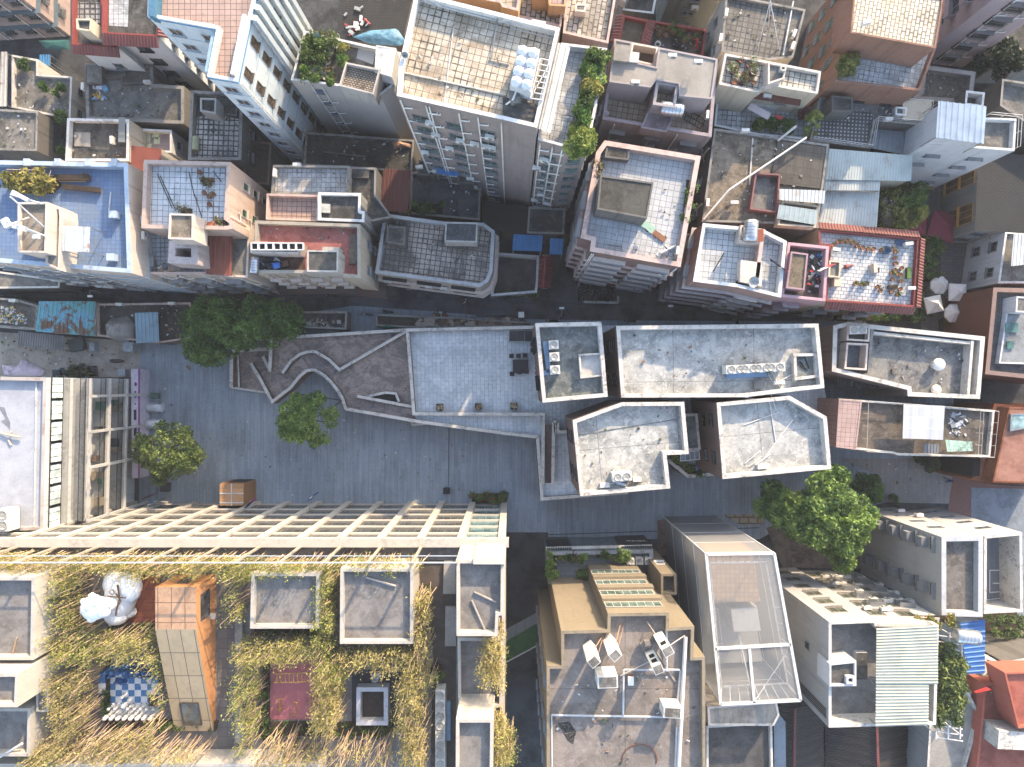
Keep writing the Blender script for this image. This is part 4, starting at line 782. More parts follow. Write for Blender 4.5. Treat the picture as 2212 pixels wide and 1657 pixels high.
b = croofb('c3', [(1331, 704), (1768, 699), (1781, 838), (1610, 858), (1342, 859)], 'longest grey cement roof with white parapet and a row of fan units'); b.wins('W', 1.5, 1.3, 3, st='x', fm=DARK); b.block([(1714, 764), (1766, 763), (1768, 815), (1717, 822)], 14.7, 'kerbed_pit', cop, croof2, ph=.5, pt=.3)
b = croofb('c4', [(1237, 908), (1343, 869), (1478, 868), (1488, 981), (1440, 983), (1448, 1055), (1253, 1072)], 'six-sided stepped grey roof with white parapet over the stairs'); b.wins('W', 1.5, 1.4, 3.2, st='x', fm=DARK); b.ridge((1250, 940), (1465, 905), croof2, .1, .05, 'expansion_joint')
b = croofb('c5', [(1548, 870), (1706, 855), (1786, 900), (1796, 1013), (1561, 1035)], 'five-sided grey roof with white parapet and loose white pipes'); b.wins('W', 1.5, 1.4, 3.2, st='x', fm=DARK)
b = bd('c4b', [(1474, 894), (1507, 893), (1514, 972), (1483, 975)], 9.5, 'narrow grey balcony roof with white coping beside the six-sided roof', mauve, croof2, cop, ph=.5, pt=.3, base=TZ)
t = thing('glass_canopy', 'white framed glass canopy with four panes over the planted gap', 'canopy', tuple(W(1490, 984, TZ)))
m = MB(); m.poly([W(x, y, 7.5) for x, y in ((1470, 978), (1510, 974), (1512, 992), (1470, 996))]); m.build('pane', [glass((.10, .13, .16), .15)], t); m = MB()
for f in (0, .25, .5, .75, 1):
    a, c = W(1470, 978, 7.54).lerp(W(1510, 974, 7.54), f), W(1470, 996, 7.54).lerp(W(1512, 992, 7.54), f); m.bar(a, c, .08, .08)
    if f in (0, 1): m.tube([c - UP * .05, (c.x, c.y, TZ)], .05, 5); m.tube([a - UP * .05, (a.x, a.y, TZ)], .05, 5)
for q in (((1470, 978), (1510, 974)), ((1470, 996), (1512, 992))): m.bar(W(*q[0], 7.54), W(*q[1], 7.54), .1, .1)
m.build('frame', [WHITE], t)
# houses east of the terrace
b = bd('eastroof', [(1800, 703), (1832, 696), (2128, 727), (2117, 862), (1961, 856), (1960, 842), (1797, 802)], 10, 'long low house with a blackened roof sunk behind a double white beam', wallmat('8d8074', '5c534a', .5), concrete('8b8a86', '57585a', 'b0aca3', .6, .5, black=.6), cope, ph=1.4, pt=.5)
b.block([(1831, 702), (1880, 704), (1878, 738), (1829, 735)], 10.3, 'plant_room', palew, dcon, ph=.8, pt=.2); b.block([(1829, 740), (1876, 742), (1872, 800), (1824, 797)], 10.2, 'stair_well', palew, concrete('6a727b', '50575f', '87909a', black=.1), ph=1.5, pt=.22)
b.block([(1882, 703), (1888, 703), (1880, 806), (1874, 806)], 9.9, 'beam', dcope, dcope, ph=0); b.block([(2098, 736), (2104, 736), (2094, 860), (2088, 860)], 9.9, 'beam', cope, cope, ph=0); b.block([(1888, 716), (2098, 738), (2097, 744), (1887, 722)], 9.8, 'beam', cope, cope, ph=0)
b.wins('W', 1.4, 1.2, 3)
sheet([(1812, 804), (1955, 816), (1955, 842), (1808, 836)], 6.5, 'dark slatted canopy along the foot of the blackened roof', plain('3a3f45', .5, .3), zb=.2, pitch=.45, amp=.12, name='slatted_canopy'); sheet([(1797, 740), (1830, 742), (1826, 797), (1795, 795)], 5, 'grey plank awning on the west side of the blackened roof', gsheet, zb=.2, pitch=.4)
b = bd('juntile', [(1811, 861), (1863, 864), (2149, 886), (2139, 988), (1940, 984), (1930, 980), (1806, 966)], 9, 'narrow house with pink tiled end, pipe rails and a white sheet canopy', pinkw, concrete('73685c', '4f473f', '938a7e', .5, .5, black=.5), cope, ph=.5)
b.block([(1812, 862), (1862, 866), (1850, 972), (1806, 966)], 9.6, 'tiled_end', tiles('b59a92', 'a98e86', '6d5a54', .55, .55, .02, '87706a', .3, weeds=.2), tiles('b59a92', 'a98e86', '6d5a54', .55, .55, .02, '87706a', .3, weeds=.2), ph=.05, base=0)
b.block([(1857, 906), (1896, 908), (1894, 978), (1852, 974)], 8.2, 'light_well', greyw, concrete('7f8b8f', '5d676a', 'a3adb0'), ph=.3); b.block([(1953, 866), (2042, 875), (2037, 976), (1950, 976)], 8.4, 'floor_slab', greyw, croof2, ph=0); b.block([(2043, 880), (2112, 886), (2106, 984), (2038, 984)], 8.3, 'terrace_slab', greyw, concrete('7b7d7c', '4b4c4b', 'a8aaa8', .6, .6, black=.7), ph=0)
b.rail([(1866, 866), (2112, 884), (2144, 888), (2134, 986), (1862, 974), (1866, 866)], 1.1, bars=1, mat=cope); b.rail([(2112, 884), (2106, 986)], 1.1, bars=2, mat=cope)
sheet([(1952, 873), (2041, 877), (2037, 950), (1950, 947)], 10.6, 'white sheet canopy printed with faint squares on the narrow house', tiles('b3b7be', 'a9adb6', 'c6c9ce', 1.3, 1.3, .06, '969ba6', .2, weeds=0), zb=8.3, pitch=8, amp=.03)
sheet([(1995, 958), (2028, 960), (2027, 980), (1994, 979)], 9.5, 'old grey corrugated offcut leaning on the narrow house roof', rusty('7f8384', '6a5a4c', .4, .2), zb=8.3, pitch=.35, amp=.06, posts=False); sheet([(2042, 950), (2100, 954), (2102, 974), (2046, 976)], 9.4, 'broken pale green plastic sheet on bent poles', plain('9fc0ac', .5, 0, .4), zb=8.3, pitch=.8, amp=.03)
rust = concrete('8a4f2c', '6d3a20', 'a06a40', .4, .4, black=.1); t = B['orange'] = Bld([(2148, 872), (2330, 876), (2330, 1052), (2130, 1045), (2100, 1035)], 7.5, 'rust-orange faceted house with a sloping glazed roof light', rust, concrete('9a6a55', '7f5242', 'ab7f6c', .3, .4, black=.1), rust, ph=.05)
t.block([(2180, 880), (2330, 884), (2330, 1046), (2144, 1042)], 9.5, 'upper_roof', rust, concrete('a5735f', '8a5b48', 'b58a78', .3, .4, black=.1), ph=.05); t.block([(2184, 894), (2330, 890), (2330, 905), (2182, 932)], 9.8, 'roof_light', METAL, glass((.12, .18, .18), .15), ph=.08); t.block([(2104, 990), (2118, 990), (2116, 1028), (2100, 1030)], 7.6, 'doorway', DARK, DARK, ph=0, base=0)
b = bd('redbrown', [(2146, 621), (2330, 625), (2330, 830), (2128, 808)], 9, 'red-brown brick house with a grimy sunken white yard at the right edge', wallmat('7d4c3a', '573226', .4, .3, '5c3a2e', band=1), concrete('5d6062', '3d4042', '7f8284'), wallmat('8a7268', '5c4a42', .4), ph=.8, pt=.5)
b.block([(2178, 650), (2330, 655), (2330, 790), (2158, 785)], 8.9, 'roof_room', whitew, concrete('8f9496', '6a6e70', 'adb2b4'), ph=.1); b.block([(2196, 640), (2226, 642), (2226, 676), (2194, 674)], 10.4, 'stair_house', whitew, gcon, ph=.1)
m = MB(); m.box(W(2185, 708, 8.95), (1.5, 1.1, .12)); m.box(W(2182, 745, 8.95), (.8, .9, .12)); m.build('roof_window', [glass((.03, .07, .06))], b.root)
b = bd('greytilehouse', [(2172, 500), (2330, 510), (2330, 612), (2156, 612)], 7, 'grey-white house with ribbed white awnings at the right edge', whitew, gcon, wcope, ph=.3); b.wins('W', 1.2, 1.2, 3); sheet([(2190, 505), (2330, 512), (2330, 560), (2184, 575)], 8.2, 'white ribbed awning at the right edge above the lane', wsheet, zb=6.7, pitch=.4)

# ---------------------------------------------------------------- the long white building with bamboo on its roof
wall_w = wallmat('b9b2a6', '857d72', .4); beamw = plain('b8b0a3', .7, 0, .15)
b = bd('white', [(-420, 1169), (1091, 1169), (1089, 1760), (-420, 1760)], 21.5, 'long white gridded building with a bamboo garden on its roof', wall_w, concrete('8d8782', '706b66', 'a09a94', .4, .4, black=.25), beamw, ph=1.0, pt=.3, name='office_block')
DZ = b.dz; YF = W(0, 1163.5, 21.5).y; YB = b.edges('N')[0][0].y
m = MB(); mb = MB(); xs = [W(36 + 87.2 * k, 1163, 21.5).x for k in range(-4, 13)]; xs[-1] = W(1084, 1163, 21.5).x
for x in xs: m.box((x, (YF + YB) / 2 + .02, 10.75), (.78, YF - YB + .14, 21.46))
m.build('pier', [beamw], b.root)
for z in (5.0, 8.4, 11.8, 15.2, 18.6): mb.box(((xs[0] + xs[-1]) / 2, (YF + YB) / 2 - .05, z), (xs[-1] - xs[0], YF - YB, .48))
mb.build('floor_beam', [beamw], b.root); m = MB(); m.box(((xs[0] + xs[-1]) / 2 + .2, (YF + .02 + YB - .62) / 2, 21.2), (xs[-1] - xs[0] + 1.0, YF + .02 - YB + .62, .68)); m.build('cornice', [beamw], b.root)
md, pd, _ = win_meshes(3.3, 2.7, 'x', plain('5d5b56'), glass((.035, .035, .03), .12)); md2, pd2, _ = win_meshes(3.1, 2.9, 'xx', METAL, glass((.05, .09, .09), .1))
for i, (xa, xb) in enumerate(zip(xs[3:], xs[4:])):
    for j, z in enumerate((3.2, 6.6, 10.0, 13.4, 16.8, 19.8)):
        big = i == 12; o = bpy.data.objects.new('window', md2 if big else md); COL.objects.link(o); o.parent = b.root; o.location = Vector(((xa + xb) / 2, YB + .01, z if j < 5 else 19.6)) - Vector(b.root['_w']); q = bpy.data.objects.new('pane', pd2 if big else pd); COL.objects.link(q); q.parent = o
        if j == 5: o.scale.z = .72
# steel screen above the cornice
m = MB(); zs = 27.6
for x in xs[:-1]: m = MB(); m.box((x + .1, YB - .55, (21.5 + zs) / 2), (.24, .18, zs - 21.5)); m.build('screen_post', [plain('a89e8c', .6, 0, .2)], b.root)
m = MB()
for z, r in ((zs, .11), (25.2, .07)): m.bar((xs[0], YB - .55, z), (xs[-2], YB - .55, z), r, r)
m.build('screen_rail', [plain('c3ccd2', .4, .3, .1)], b.root)
m = MB(); m.box(((xs[-2] + xs[-1]) / 2 + 1.0, YB - .45, 24.6), (xs[-1] - xs[-2] - 1.2, .5, 6.1)); m.build('end_wall', [beamw], b.root)
for a in [([(986, 1210), (1089, 1210), (1088, 1330), (1077, 1330), (1075, 1374), (986, 1374)], 27.4, .9), ([(988, 1378), (1088, 1378), (1085, 1527), (1066, 1530), (990, 1530)], 22.6, .8), ([(985, 1554), (1066, 1554), (1064, 1720), (984, 1720)], 27.0, .8),
          ([(543, 1238), (690, 1238), (688, 1358), (540, 1358)], 24.6, .7), ([(735, 1228), (893, 1228), (892, 1391), (734, 1391)], 24.8, .7), ([(-200, 1247), (75, 1247), (72, 1426), (-200, 1426)], 26, .8), ([(-200, 1455), (40, 1455), (37, 1528), (-200, 1528)], 28, .8), ([(-200, 1530), (66, 1530), (64, 1634), (-200, 1634)], 24.5, .8), ([(-200, 1690), (0, 1650), (690, 1650), (690, 1760), (-200, 1760)], 23.2, .5)]:
    b.block(a[0], a[1], 'penthouse', wall_w, concrete('908b86', '6f6b67', 'a29d97', .4, .5, black=.2), ph=a[2], pt=.3)
b.block([(75, 1226), (120, 1226), (117, 1430), (75, 1430)], 22.5, 'side_block', wall_w, wall_w, ph=0); b.block([(78, 1430), (105, 1430), (104, 1538), (78, 1538)], 24, 'side_block', wall_w, gcon, ph=.05)
b.block([(104, 1256), (120, 1256), (118, 1290), (103, 1290)], 24.2, 'hatch', wall_w, wall_w, ph=0)
zc = DZ
b.patch([(225, 1243), (349, 1243), (345, 1345), (238, 1345)], wood('a85a3a', '5a2e1e'), 'timber_deck', .03); b.patch([(585, 1420), (690, 1420), (690, 1554), (584, 1554)], concrete('d87a7e', 'c66a70', 'e08a8c', .3, .4, black=.05), 'rubber_court', .03)
b.patch([(900, 1210), (985, 1210), (985, 1660), (930, 1660), (935, 1400)], concrete('5f564f', '4c4540', '736a62', .3, .5, black=.1), 'paved_walk', .02); b.patch([(470, 1215), (510, 1215), (505, 1620), (470, 1620)], tiles('6f6a66', '625d5a', '4a4745', 1, 1, .02, '575350', .3, weeds=.2), 'paved_walk', .02)
b.patch([(960, 1210), (985, 1210), (985, 1280), (958, 1280)], lcon, 'roof_slab', th=.5); b.patch([(963, 1308), (986, 1308), (986, 1392), (962, 1392)], lcon, 'roof_slab', th=.5)
ck = NT('chessboard', .5, .3); cn = ck.new('ShaderNodeTexChecker'); cn.inputs['Color1'].default_value = C('d9d9d4'); cn.inputs['Color2'].default_value = C('2a72a8'); cn.inputs['Scale'].default_value = 1
CS = px(zc) * 13.7; p0 = W(236.5, 1545, zc); mp = ck.new('ShaderNodeMapping'); mp.vector_type = 'TEXTURE'; mp.inputs['Location'].default_value = (p0.x, p0.y, -.5 * CS); mp.inputs['Scale'].default_value = (CS, CS, CS)
ck.link(ck.pos(), mp.inputs[0]); ck.link(mp.outputs[0], cn.inputs['Vector']); chk = ck.out(ck.mix(ck.ramp(ck.noise(3), .4, .7, 0, .25), cn.outputs[0], '8a8d90'))
m = MB(); m.poly([p0 + Vector((i * 8 * CS, j * 8 * CS, .05)) for i, j in ((0, 0), (1, 0), (1, 1), (0, 1))]); m.build('chessboard', [chk], b.root)
# sloping orange stair enclosure on the roof
org = wallmat('c98a4c', '8a5a30', .3); t = thing('stair_enclosure', 'orange panelled stair enclosure sloping down across the bamboo roof', 'stair enclosure', tuple(W(420, 1400, zc)))
xl, xr = W(383, 1245, zc).x, W(466, 1245, zc).x; yn, yk, ys = W(0, 1241, zc).y, W(0, 1327, zc).y, W(0, 1574, zc).y; zt = zc + 4.3; zl = zc + .5
pan = tiles('bf9670', 'b38a64', '6d5440', 1.3, 1.9, .04, '6b4d3a', .45, weeds=0); pan2 = tiles('c4a678', 'b59869', '5d4a36', 1.32, 2.6, .04, '8a7a5c', .3, weeds=0)
m = MB(); m.face([(xl, yk, zt), (xr, yk, zt), (xr, yn, zt), (xl, yn, zt)]); m.build('roof', [pan], t); m = MB(); m.face([(xl, ys, zl), (xr, ys, zl), (xr, yk, zt), (xl, yk, zt)]); m.build('sloping_roof', [pan2], t)
m = MB(); m.face([(xr, yn, zc), (xl, yn, zc), (xl, yn, zt), (xr, yn, zt)]); m.poly([(xr, yk, zc)] * 0 + []) if 0 else None
for x in (xl, xr):
    m.face([(x, yn, zc), (x, yn, zt), (x, yk, zt), (x, yk, zc)]); m.face([(x, yk, zc), (x, yk, zt), (x, ys, zl), (x, ys, zc)])
m.face([(xl, ys, zc), (xr, ys, zc), (xr, ys, zl), (xl, ys, zl)]); m.build('wall', [org], t)
f = (ys - yk); nrm = Vector((0, -(zl - zt), f)).normalized(); q = lambda u, v: Vector((xl + (xr - xl) * u, yk + f * v, zt + (zl - zt) * v)) + Vector((0, 0, .06))
m = MB(); m.face([q(.28, .72), q(.72, .72), q(.72, .92), q(.28, .92)][::-1]); m.build('roof_window', [glass((.05, .045, .03), .1)], t)
m = MB()
for a, c in (((.27, .71), (.73, .71)), ((.27, .93), (.73, .93)), ((.27, .71), (.27, .93)), ((.73, .71), (.73, .93))): m.bar(q(*a), q(*c), .14, .1)
m.build('frame', [plain('4a4238', .6)], t); m = MB(); m.face([(xl + 1.3, yn + .02, zc + .8), (xl + 1.3, yn + .02, zc + 3.2), (xr - 1.3, yn + .02, zc + 3.2), (xr - 1.3, yn + .02, zc + .8)]); m.build('window', [glass((.04, .035, .03))], t)
m = MB(); m.box((xr + .02, yn - 2.3, zc + 2.4), (.06, 2.6, 2.0)); m.build('doorway', [glass((.03, .03, .03))], t); m = MB(); m.box((xr + .25, yn - 3.8, zc + 1.3), (.5, .5, .25)); m.build('sill', [cop], t)
# skylight and left white house
b.block([(770, 1485), (838, 1485), (838, 1567), (769, 1567)], zc + 1.0, 'skylight', plain('b9bcc4', .5), concrete('4b4038', '362e28', '5d5148', black=.2), ph=.9, pt=.42); b.patch([(760, 1446), (865, 1446), (862, 1580), (760, 1580)], plain('3c3e47', .7, 0, .3), 'slate_floor', .02)
b.block([(804, 1455), (823, 1455), (815, 1475), (803, 1475)], zc + .3, 'glass_hatch', METAL, glass((.1, .12, .12)), ph=.05)
# glazed office west of the square
b = bd('west', [(-120, 812), (100, 816), (93, 1145), (-120, 1150)], 17.5, 'white-roofed office block with glazed galleries stepping down to the square', whitew, concrete('b6bac2', 'a2a7b0', 'c4c8ce', .3, .25, black=.04), rusty('b7aea6', '8a5a44', .4, 0, .8), ph=.5, pt=.35, name='office_block')
b.ridge((80, 822), (75, 1140), wcope, .1, .15); e = b.edges('E')[0]; L = (e[1] - e[0]).length
for z, d, nm in ((14.6, .6, 'gallery_slab'), (12.9, 1.5, 'gallery_slab'), (9.2, 1.7, 'gallery_slab'), (5.6, 1.7, 'gallery_slab')):
    m = MB(); a, rz = b.at(e, .5, z, d / 2); m.box(a, (L - .1, d, .25), rz); m.build(nm, [plain('9b9a94', .7, 0, .2)], b.root)
for z, h in ((15.9, 1.9),):
    md, pd, _ = win_meshes(2.6, 1.9, 'w', DARK, glass((.36, .42, .40), .2))
    for k in range(7):
        a, rz = b.at(e, (k + .5) / 7, z, .1); o = bpy.data.objects.new('window', md); COL.objects.link(o); o.parent = b.root; o.location = a - Vector(b.root['_w']); o.rotation_euler.z = rz; q = bpy.data.objects.new('pane', pd); COL.objects.link(q); q.parent = o
for z, d in ((13.0, 1.5), (9.3, 1.55), (5.7, 1.55)):
    m = MB(); n = 110
    for k in range(n + 1): a, rz = b.at(e, k / n, z + .55, d); m.box(a, (.03, .03, 1.1), rz)
    for h in (.15, 1.1): a, rz = b.at(e, .5, z + h, d); m.box(a, (L, .05, .05), rz)
    m.build('railing', [DARK], b.root)
m = MB()
for k in range(9):
    if k in (0, 3, 5, 7): a, rz = b.at(e, k / 8, 5.5, 1.75); m.box((a.x, a.y, 6.4), (.3, .3, 12.8), rz)
    a, rz = b.at(e, k / 8, 9.4, 3.0)
for z, o in ((12.7, 1.75), (9.0, 1.8), (5.4, 1.8)): a, rz = b.at(e, .5, z, o); m.box(a, (L, .2, .25), rz)
m.build('white_frame', [plain('bdbab4', .6)], b.root)
# brown stepped building by the alley
tanw = wallmat('8a7f6c', '655c4d', .35, .35, '7a6846', band=1); b = bd('tan', [(1212, 1363), (1312, 1360), (1313, 1325), (1446, 1323), (1445, 1356), (1500, 1353), (1498, 1420), (1523, 1419), (1525, 1760), (1181, 1760), (1181, 1438), (1213, 1438)], 24.5, 'brown stepped building with a huge grey roof carrying pipes and white metal ducts', tanw, concrete('968b82', '756c64', 'aaa096', .5, .4, black=.3, seams=11), plain('8a7d66', .85, 0, .25), ph=.9, pt=.3, name='office_block')
e = min(b.edges('N'), key=lambda q: -max(q[0].y, q[1].y)); md, pd, _ = win_meshes(5.6, 1.5, 'q', plain('b9b4a6', .5), glass((.05, .07, .06), .1))
for z in (22.2, 18.4, 14.6, 10.4): a, rz = b.at(e, .52, z, .05); o = bpy.data.objects.new('window', md); COL.objects.link(o); o.parent = b.root; o.location = a - Vector(b.root['_w']); o.rotation_euler.z = rz; q = bpy.data.objects.new('pane', pd); COL.objects.link(q); q.parent = o
m = MB()
for z in (20.4, 16.6, 12.6): a, rz = b.at(e, .5, z, .14); m.box(a, ((e[1] - e[0]).length + .1, .28, 1.1), rz)
m.build('spandrel', [tanw], b.root); b.wins('W', 1.2, 1.2, 4, 3.4); B['tan'] = b
b = bd('tanwing', [(1428, 1240), (1461, 1240), (1462, 1285), (1428, 1285)], 14.5, 'small brown side box with a square porthole joined to the stepped building', tanw, dcon, tanw, ph=.9, name='stair_tower'); b.wins('N', 1.0, 1.0, 2, 9, z0=10, fm=WHITE)
b = bd('gardenfront', [(1180, 1192), (1411, 1187), (1413, 1260), (1184, 1262)], 7.5, 'glass-fronted annex with dark slats and a planted terrace on top', wallmat('7d8488', '5a6064', .3), tiles('6f777d', '636b71', '4c5358', 1.1, .55, .02, '565d62', .3, .5, .3), plain('8f969b', .8, 0, .2), ph=1.0, pt=.45)
e = b.edges('N')[0]; m = MB(); L = (e[1] - e[0]).length; a, rz = b.at(e, .5, 4.5, .08); m.box(a, (L - .3, .1, 5.6), rz); m.build('glazing', [glass((.03, .05, .055), .1)], b.root); m = MB()
for k in list(range(0, 18)) + list(range(46, 60)): a, rz = b.at(e, k / 60, 4.2, .25); m.box(a, (.12, .2, 6.0), rz)
m.build('slat', [plain('252c33', .5)], b.root); m = MB(); a, rz = b.at(e, .5, 6.9, .25); m.box(a, (L, .4, .12), rz); m.build('canopy_edge', [cop], b.root)
TXT = []
# translucent mesh-clad building
scr = NT('white_mesh_cloth', .8, .1); scr.b.inputs['Base Color'].default_value = C('a3a6a8'); tr = scr.new('ShaderNodeBsdfTransparent'); ms = scr.new('ShaderNodeMixShader'); tl = scr.new('ShaderNodeBsdfTranslucent'); tl.inputs[0].default_value = C('c9cbca'); ms2 = scr.new('ShaderNodeMixShader'); ms2.inputs[0].default_value = .3
scr.link(scr.b.outputs[0], ms2.inputs[1]); scr.link(tl.outputs[0], ms2.inputs[2]); ms.inputs[0].default_value = .5
scr.link(ms2.outputs[0], ms.inputs[1]); scr.link(tr.outputs[0], ms.inputs[2]); scr.link(ms.outputs[0], scr.t.nodes['Material Output'].inputs[0])
mesh_m = scr.m; t = thing('mesh_pavilion', 'building veiled in translucent white mesh on a white steel frame', 'pavilion', tuple(W(1560, 1250, 0)))
zp = 20; Q = [Vector(W(x, y, zp)[:2]) for x, y in ((1525, 1197), (1672, 1195), (1729, 1512), (1556, 1521))]
m = MB()
for i in range(4): a, c = Q[i], Q[(i + 1) % 4]; m.face([(a.x, a.y, .2), (c.x, c.y, .2), (c.x, c.y, zp), (a.x, a.y, zp)])
m.build('mesh_wall', [mesh_m], t); m = MB(); m.poly([(p.x, p.y, zp - .02) for p in Q]); rm = mesh_m.copy(); [q for q in rm.node_tree.nodes if q.type == 'MIX_SHADER' and abs(q.inputs[0].default_value - .5) < .01][0].inputs[0].default_value = .56; m.build('mesh_roof', [rm], t); m = MB()
cen = sum(Q, Vector((0, 0))) / 4; inn = [p.lerp(cen, .16) for p in Q]; mid = [q.lerp(p, .33) for p, q in zip(Q, Q[1:] + Q[:1])]
v3 = lambda p, z: Vector((p.x, p.y, z)); lo = [p.lerp(cen, .05) for p in Q]
for i in range(4):
    a, c = Q[i], Q[(i + 1) % 4]; m.bar(v3(a, zp), v3(c, zp), .28, .28); m.bar(v3(inn[i], zp - 1.2), v3(inn[(i + 1) % 4], zp - 1.2), .14, .14); m.bar(v3(a, zp), v3(inn[i], zp - 1.2), .12, .12); m.tube([v3(a, 0), v3(a, zp)], .1, 5)
    for k in range(1, 8): m.bar(v3(a.lerp(c, k / 8), zp), v3(inn[i].lerp(inn[(i + 1) % 4], k / 8), zp - 1.2), .08, .08)
    for z in (5, 10, 15): m.bar(v3(a, z), v3(c, z), .05, .05)
wx = lambda u, v: (Q[0].lerp(Q[1], u)).lerp(Q[3].lerp(Q[2], u), v)
m.bar(v3(wx(0, .63), zp), v3(wx(1, .62), zp), .28, .28); m.bar(v3(wx(.45, .63), zp), v3(wx(.42, 1), zp), .28, .28); m.bar(v3(wx(.45, .63), zp - 3), v3(wx(.42, 1), zp), .12, .12); m.bar(v3(wx(.45, .98), zp), v3(wx(.98, .66), zp - .2), .07, .07); m.build('steel_frame', [plain('c9c9c6', .5)], t)
m = MB(); core = [wx(.1, .06), wx(.9, .06), wx(.9, .95), wx(.1, .95)]; core = ccw(core); m.prism(core, 0, 12); m.build('inner_block', [wallmat('b3b0aa', '8d8a85', .3)], t)
m = MB(); m.prism(ccw([wx(.14, .04), wx(.86, .04), wx(.84, .4), wx(.16, .4)]), 12, 16.5); m.build('inner_wall', [wallmat('c4a27c', 'a3855f', .3, .5, '9a8060')], t)
m = MB(); m.prism(ccw([wx(.42, .46), wx(.8, .45), wx(.8, .62), wx(.42, .62)]), 12, 16); m.build('lift_head', [plain('c9c5bd', .7)], t)
m = MB()
for (u, v) in ((.2, .5), (.3, .5), (.2, .75), (.3, .75)): p = wx(u, v); m.tube([v3(p, 12), v3(p, 14.2)], .06, 5)
for k in range(8): p = wx(.22 + .0 * k, .5 + .03 * k); m.box(v3(p, 13.9 - .2 * k), (1.1, .3, .06))
for q in (((.2, .5), (.2, .75)), ((.3, .5), (.3, .75)), ((.2, .75), (.3, .75)), ((.55, .66), (.8, .66)), ((.55, .66), (.55, .9))): m.bar(v3(wx(*q[0]), 14.1), v3(wx(*q[1]), 14.1), .07, .07)
m.build('inner_stair', [WHITE], t)
b = bd('pavbase', [(1528, 1527), (1678, 1515), (1684, 1545), (1672, 1568), (1530, 1568)], 17.5, 'white cement ledge at the foot of the mesh-clad building', wallmat('b9ada0', '8a8075', .3), lcon, cope, ph=.05); b = bd('pavsouth', [(1526, 1568), (1668, 1560), (1672, 1760), (1526, 1760)], 16.5, 'dark grey roof strip south of the mesh-clad building', dkw, concrete('5d5b5a', '454443', '75726f', .4, .5, black=.3), cope, ph=.5)
sheet([(1672, 1530), (1697, 1560), (1698, 1700), (1673, 1700)], 15.5, 'white railed glass canopy strip beside the dark roof strip', plain('7f8a94', .3), zb=6, pitch=20, amp=.01, name='glass_strip', cat='canopy', pm=WHITE)
# white houses bottom right
b = bd('courtwhite', [(1790, 1343), (1893, 1339), (1895, 1347), (2028, 1350), (2022, 1566), (1892, 1569), (1790, 1572)], 20, 'tall white house with an open concrete court and a ribbed cream roof', wallmat('a2a19e', '77767a', .45), concrete('8d8c8a', '6f6e6c', 'a8a7a4', .4, .4, black=.15), cope, ph=2.2, pt=.3)
b.block([(1792, 1434), (1850, 1428), (1850, 1482), (1792, 1483)], 20.6, 'stair_house', wallmat('c3c4c6', '8f9194', .35), dcon, ph=.35); b.block([(1829, 1462), (1846, 1461), (1846, 1478), (1829, 1478)], 20.75, 'hatch', whitew, DARK, ph=.2); b.block([(1850, 1410), (1874, 1410), (1874, 1468), (1850, 1468)], 18.6, 'raised_roof', whitew, dcon, ph=0)
sheet([(2026, 1350), (2026, 1478), (1892, 1478), (1893, 1357)], 21, 'big ribbed cream roof on the tall white house', rusty('b3b8a6', '83836f', .15, .1), zb=19.5, pitch=.3, amp=.07); sheet([(2006, 1478), (2005, 1566), (1891, 1570), (1892, 1478)], 20.9, 'smaller ribbed cream roof stepping down beside the big one', rusty('b3b8a6', '83836f', .15, .1), zb=19.4, pitch=.3, amp=.07)
b.wins('N', 1.7, 1.5, 2.5, 2.9, st='s', fm=plain('8a8378'), gm=glass((.03, .035, .025)), n=2).wins('W', .9, 1.2, 8, 6, st='x', us=(.4,), z0=9); m = MB()
for k in range(5): e = b.edges('W')[0]; p, rz = b.at(e, .93 - .02 * k, 3 + 3.6 * k, .03); m.box((p.x, p.y, 10), (.06, .06, 19), rz)
m.build('joint', [DARK], b.root)
b = bd('northannex', [(1895, 1330), (2030, 1334), (2028, 1349), (1895, 1346)], 17.5, 'narrow white service block crowded with air conditioners and drying racks', wallmat('c9c5bd', '8f8a80', .4), lcon, cope, ph=.3); b.wins('N', 1.6, 1.2, 2.4, 2.9, st='c')
b = bd('acwhite', [(2034, 1160), (2124, 1158), (2123, 1333), (2034, 1331)], 17, 'pale concrete block with jutting window boxes and a stained roof', wallmat('a6a39d', '7f7c77', .4), concrete('7b756e', '56514b', '9a948b', .5, .4, black=.4), plain('b3b5b7', .6, .1, .15), ph=.8, pt=.5)
b.wins('W', 1.5, .8, 4.4, 3.0, st='h', fm=METAL, gm=glass((.03, .04, .04)), z0=3.4, us=(.13, .72), ztop=1); m = MB(); e = b.edges('W')[0]
for z in (3.2, 6.2, 9.2, 12.2, 15.0):
    for u in (.13, .72): p, rz = b.at(e, u, z - .7, .4); m = MB(); m.box(p, (1.1, .8, .9), rz); m.build('window_box', [wallmat('7d7f80', '5d5f60', .3)], b.root)
b.wins('N', 1.6, .8, 2.6, 3.4, st='x', fm=METAL)
b = bd('courtwing', [(2126, 1158), (2208, 1150), (2210, 1322), (2125, 1326)], 15, 'white-walled roof court painted with goal lines', wallmat('b0aeaa', '827f7b', .35), paving('7d8288', '71767c', '5a5f64', .6, 2, .015, '62676c'), cop, ph=3.2, pt=.3)
b.wins('N', 1.6, .8, 3, 3.2, st='x', fm=METAL); m = MB(); z = b.dz + .04
for a, c in (((2138, 1280), (2138, 1232)), ((2138, 1232), (2165, 1232)), ((2165, 1232), (2165, 1278)), ((2165, 1278), (2138, 1280)), ((2145, 1260), (2160, 1260)), ((2130, 1296), (2166, 1292))): m.bar(W(*a, z), W(*c, z), .1, .02)
m.build('court_line', [WHITE], b.root)
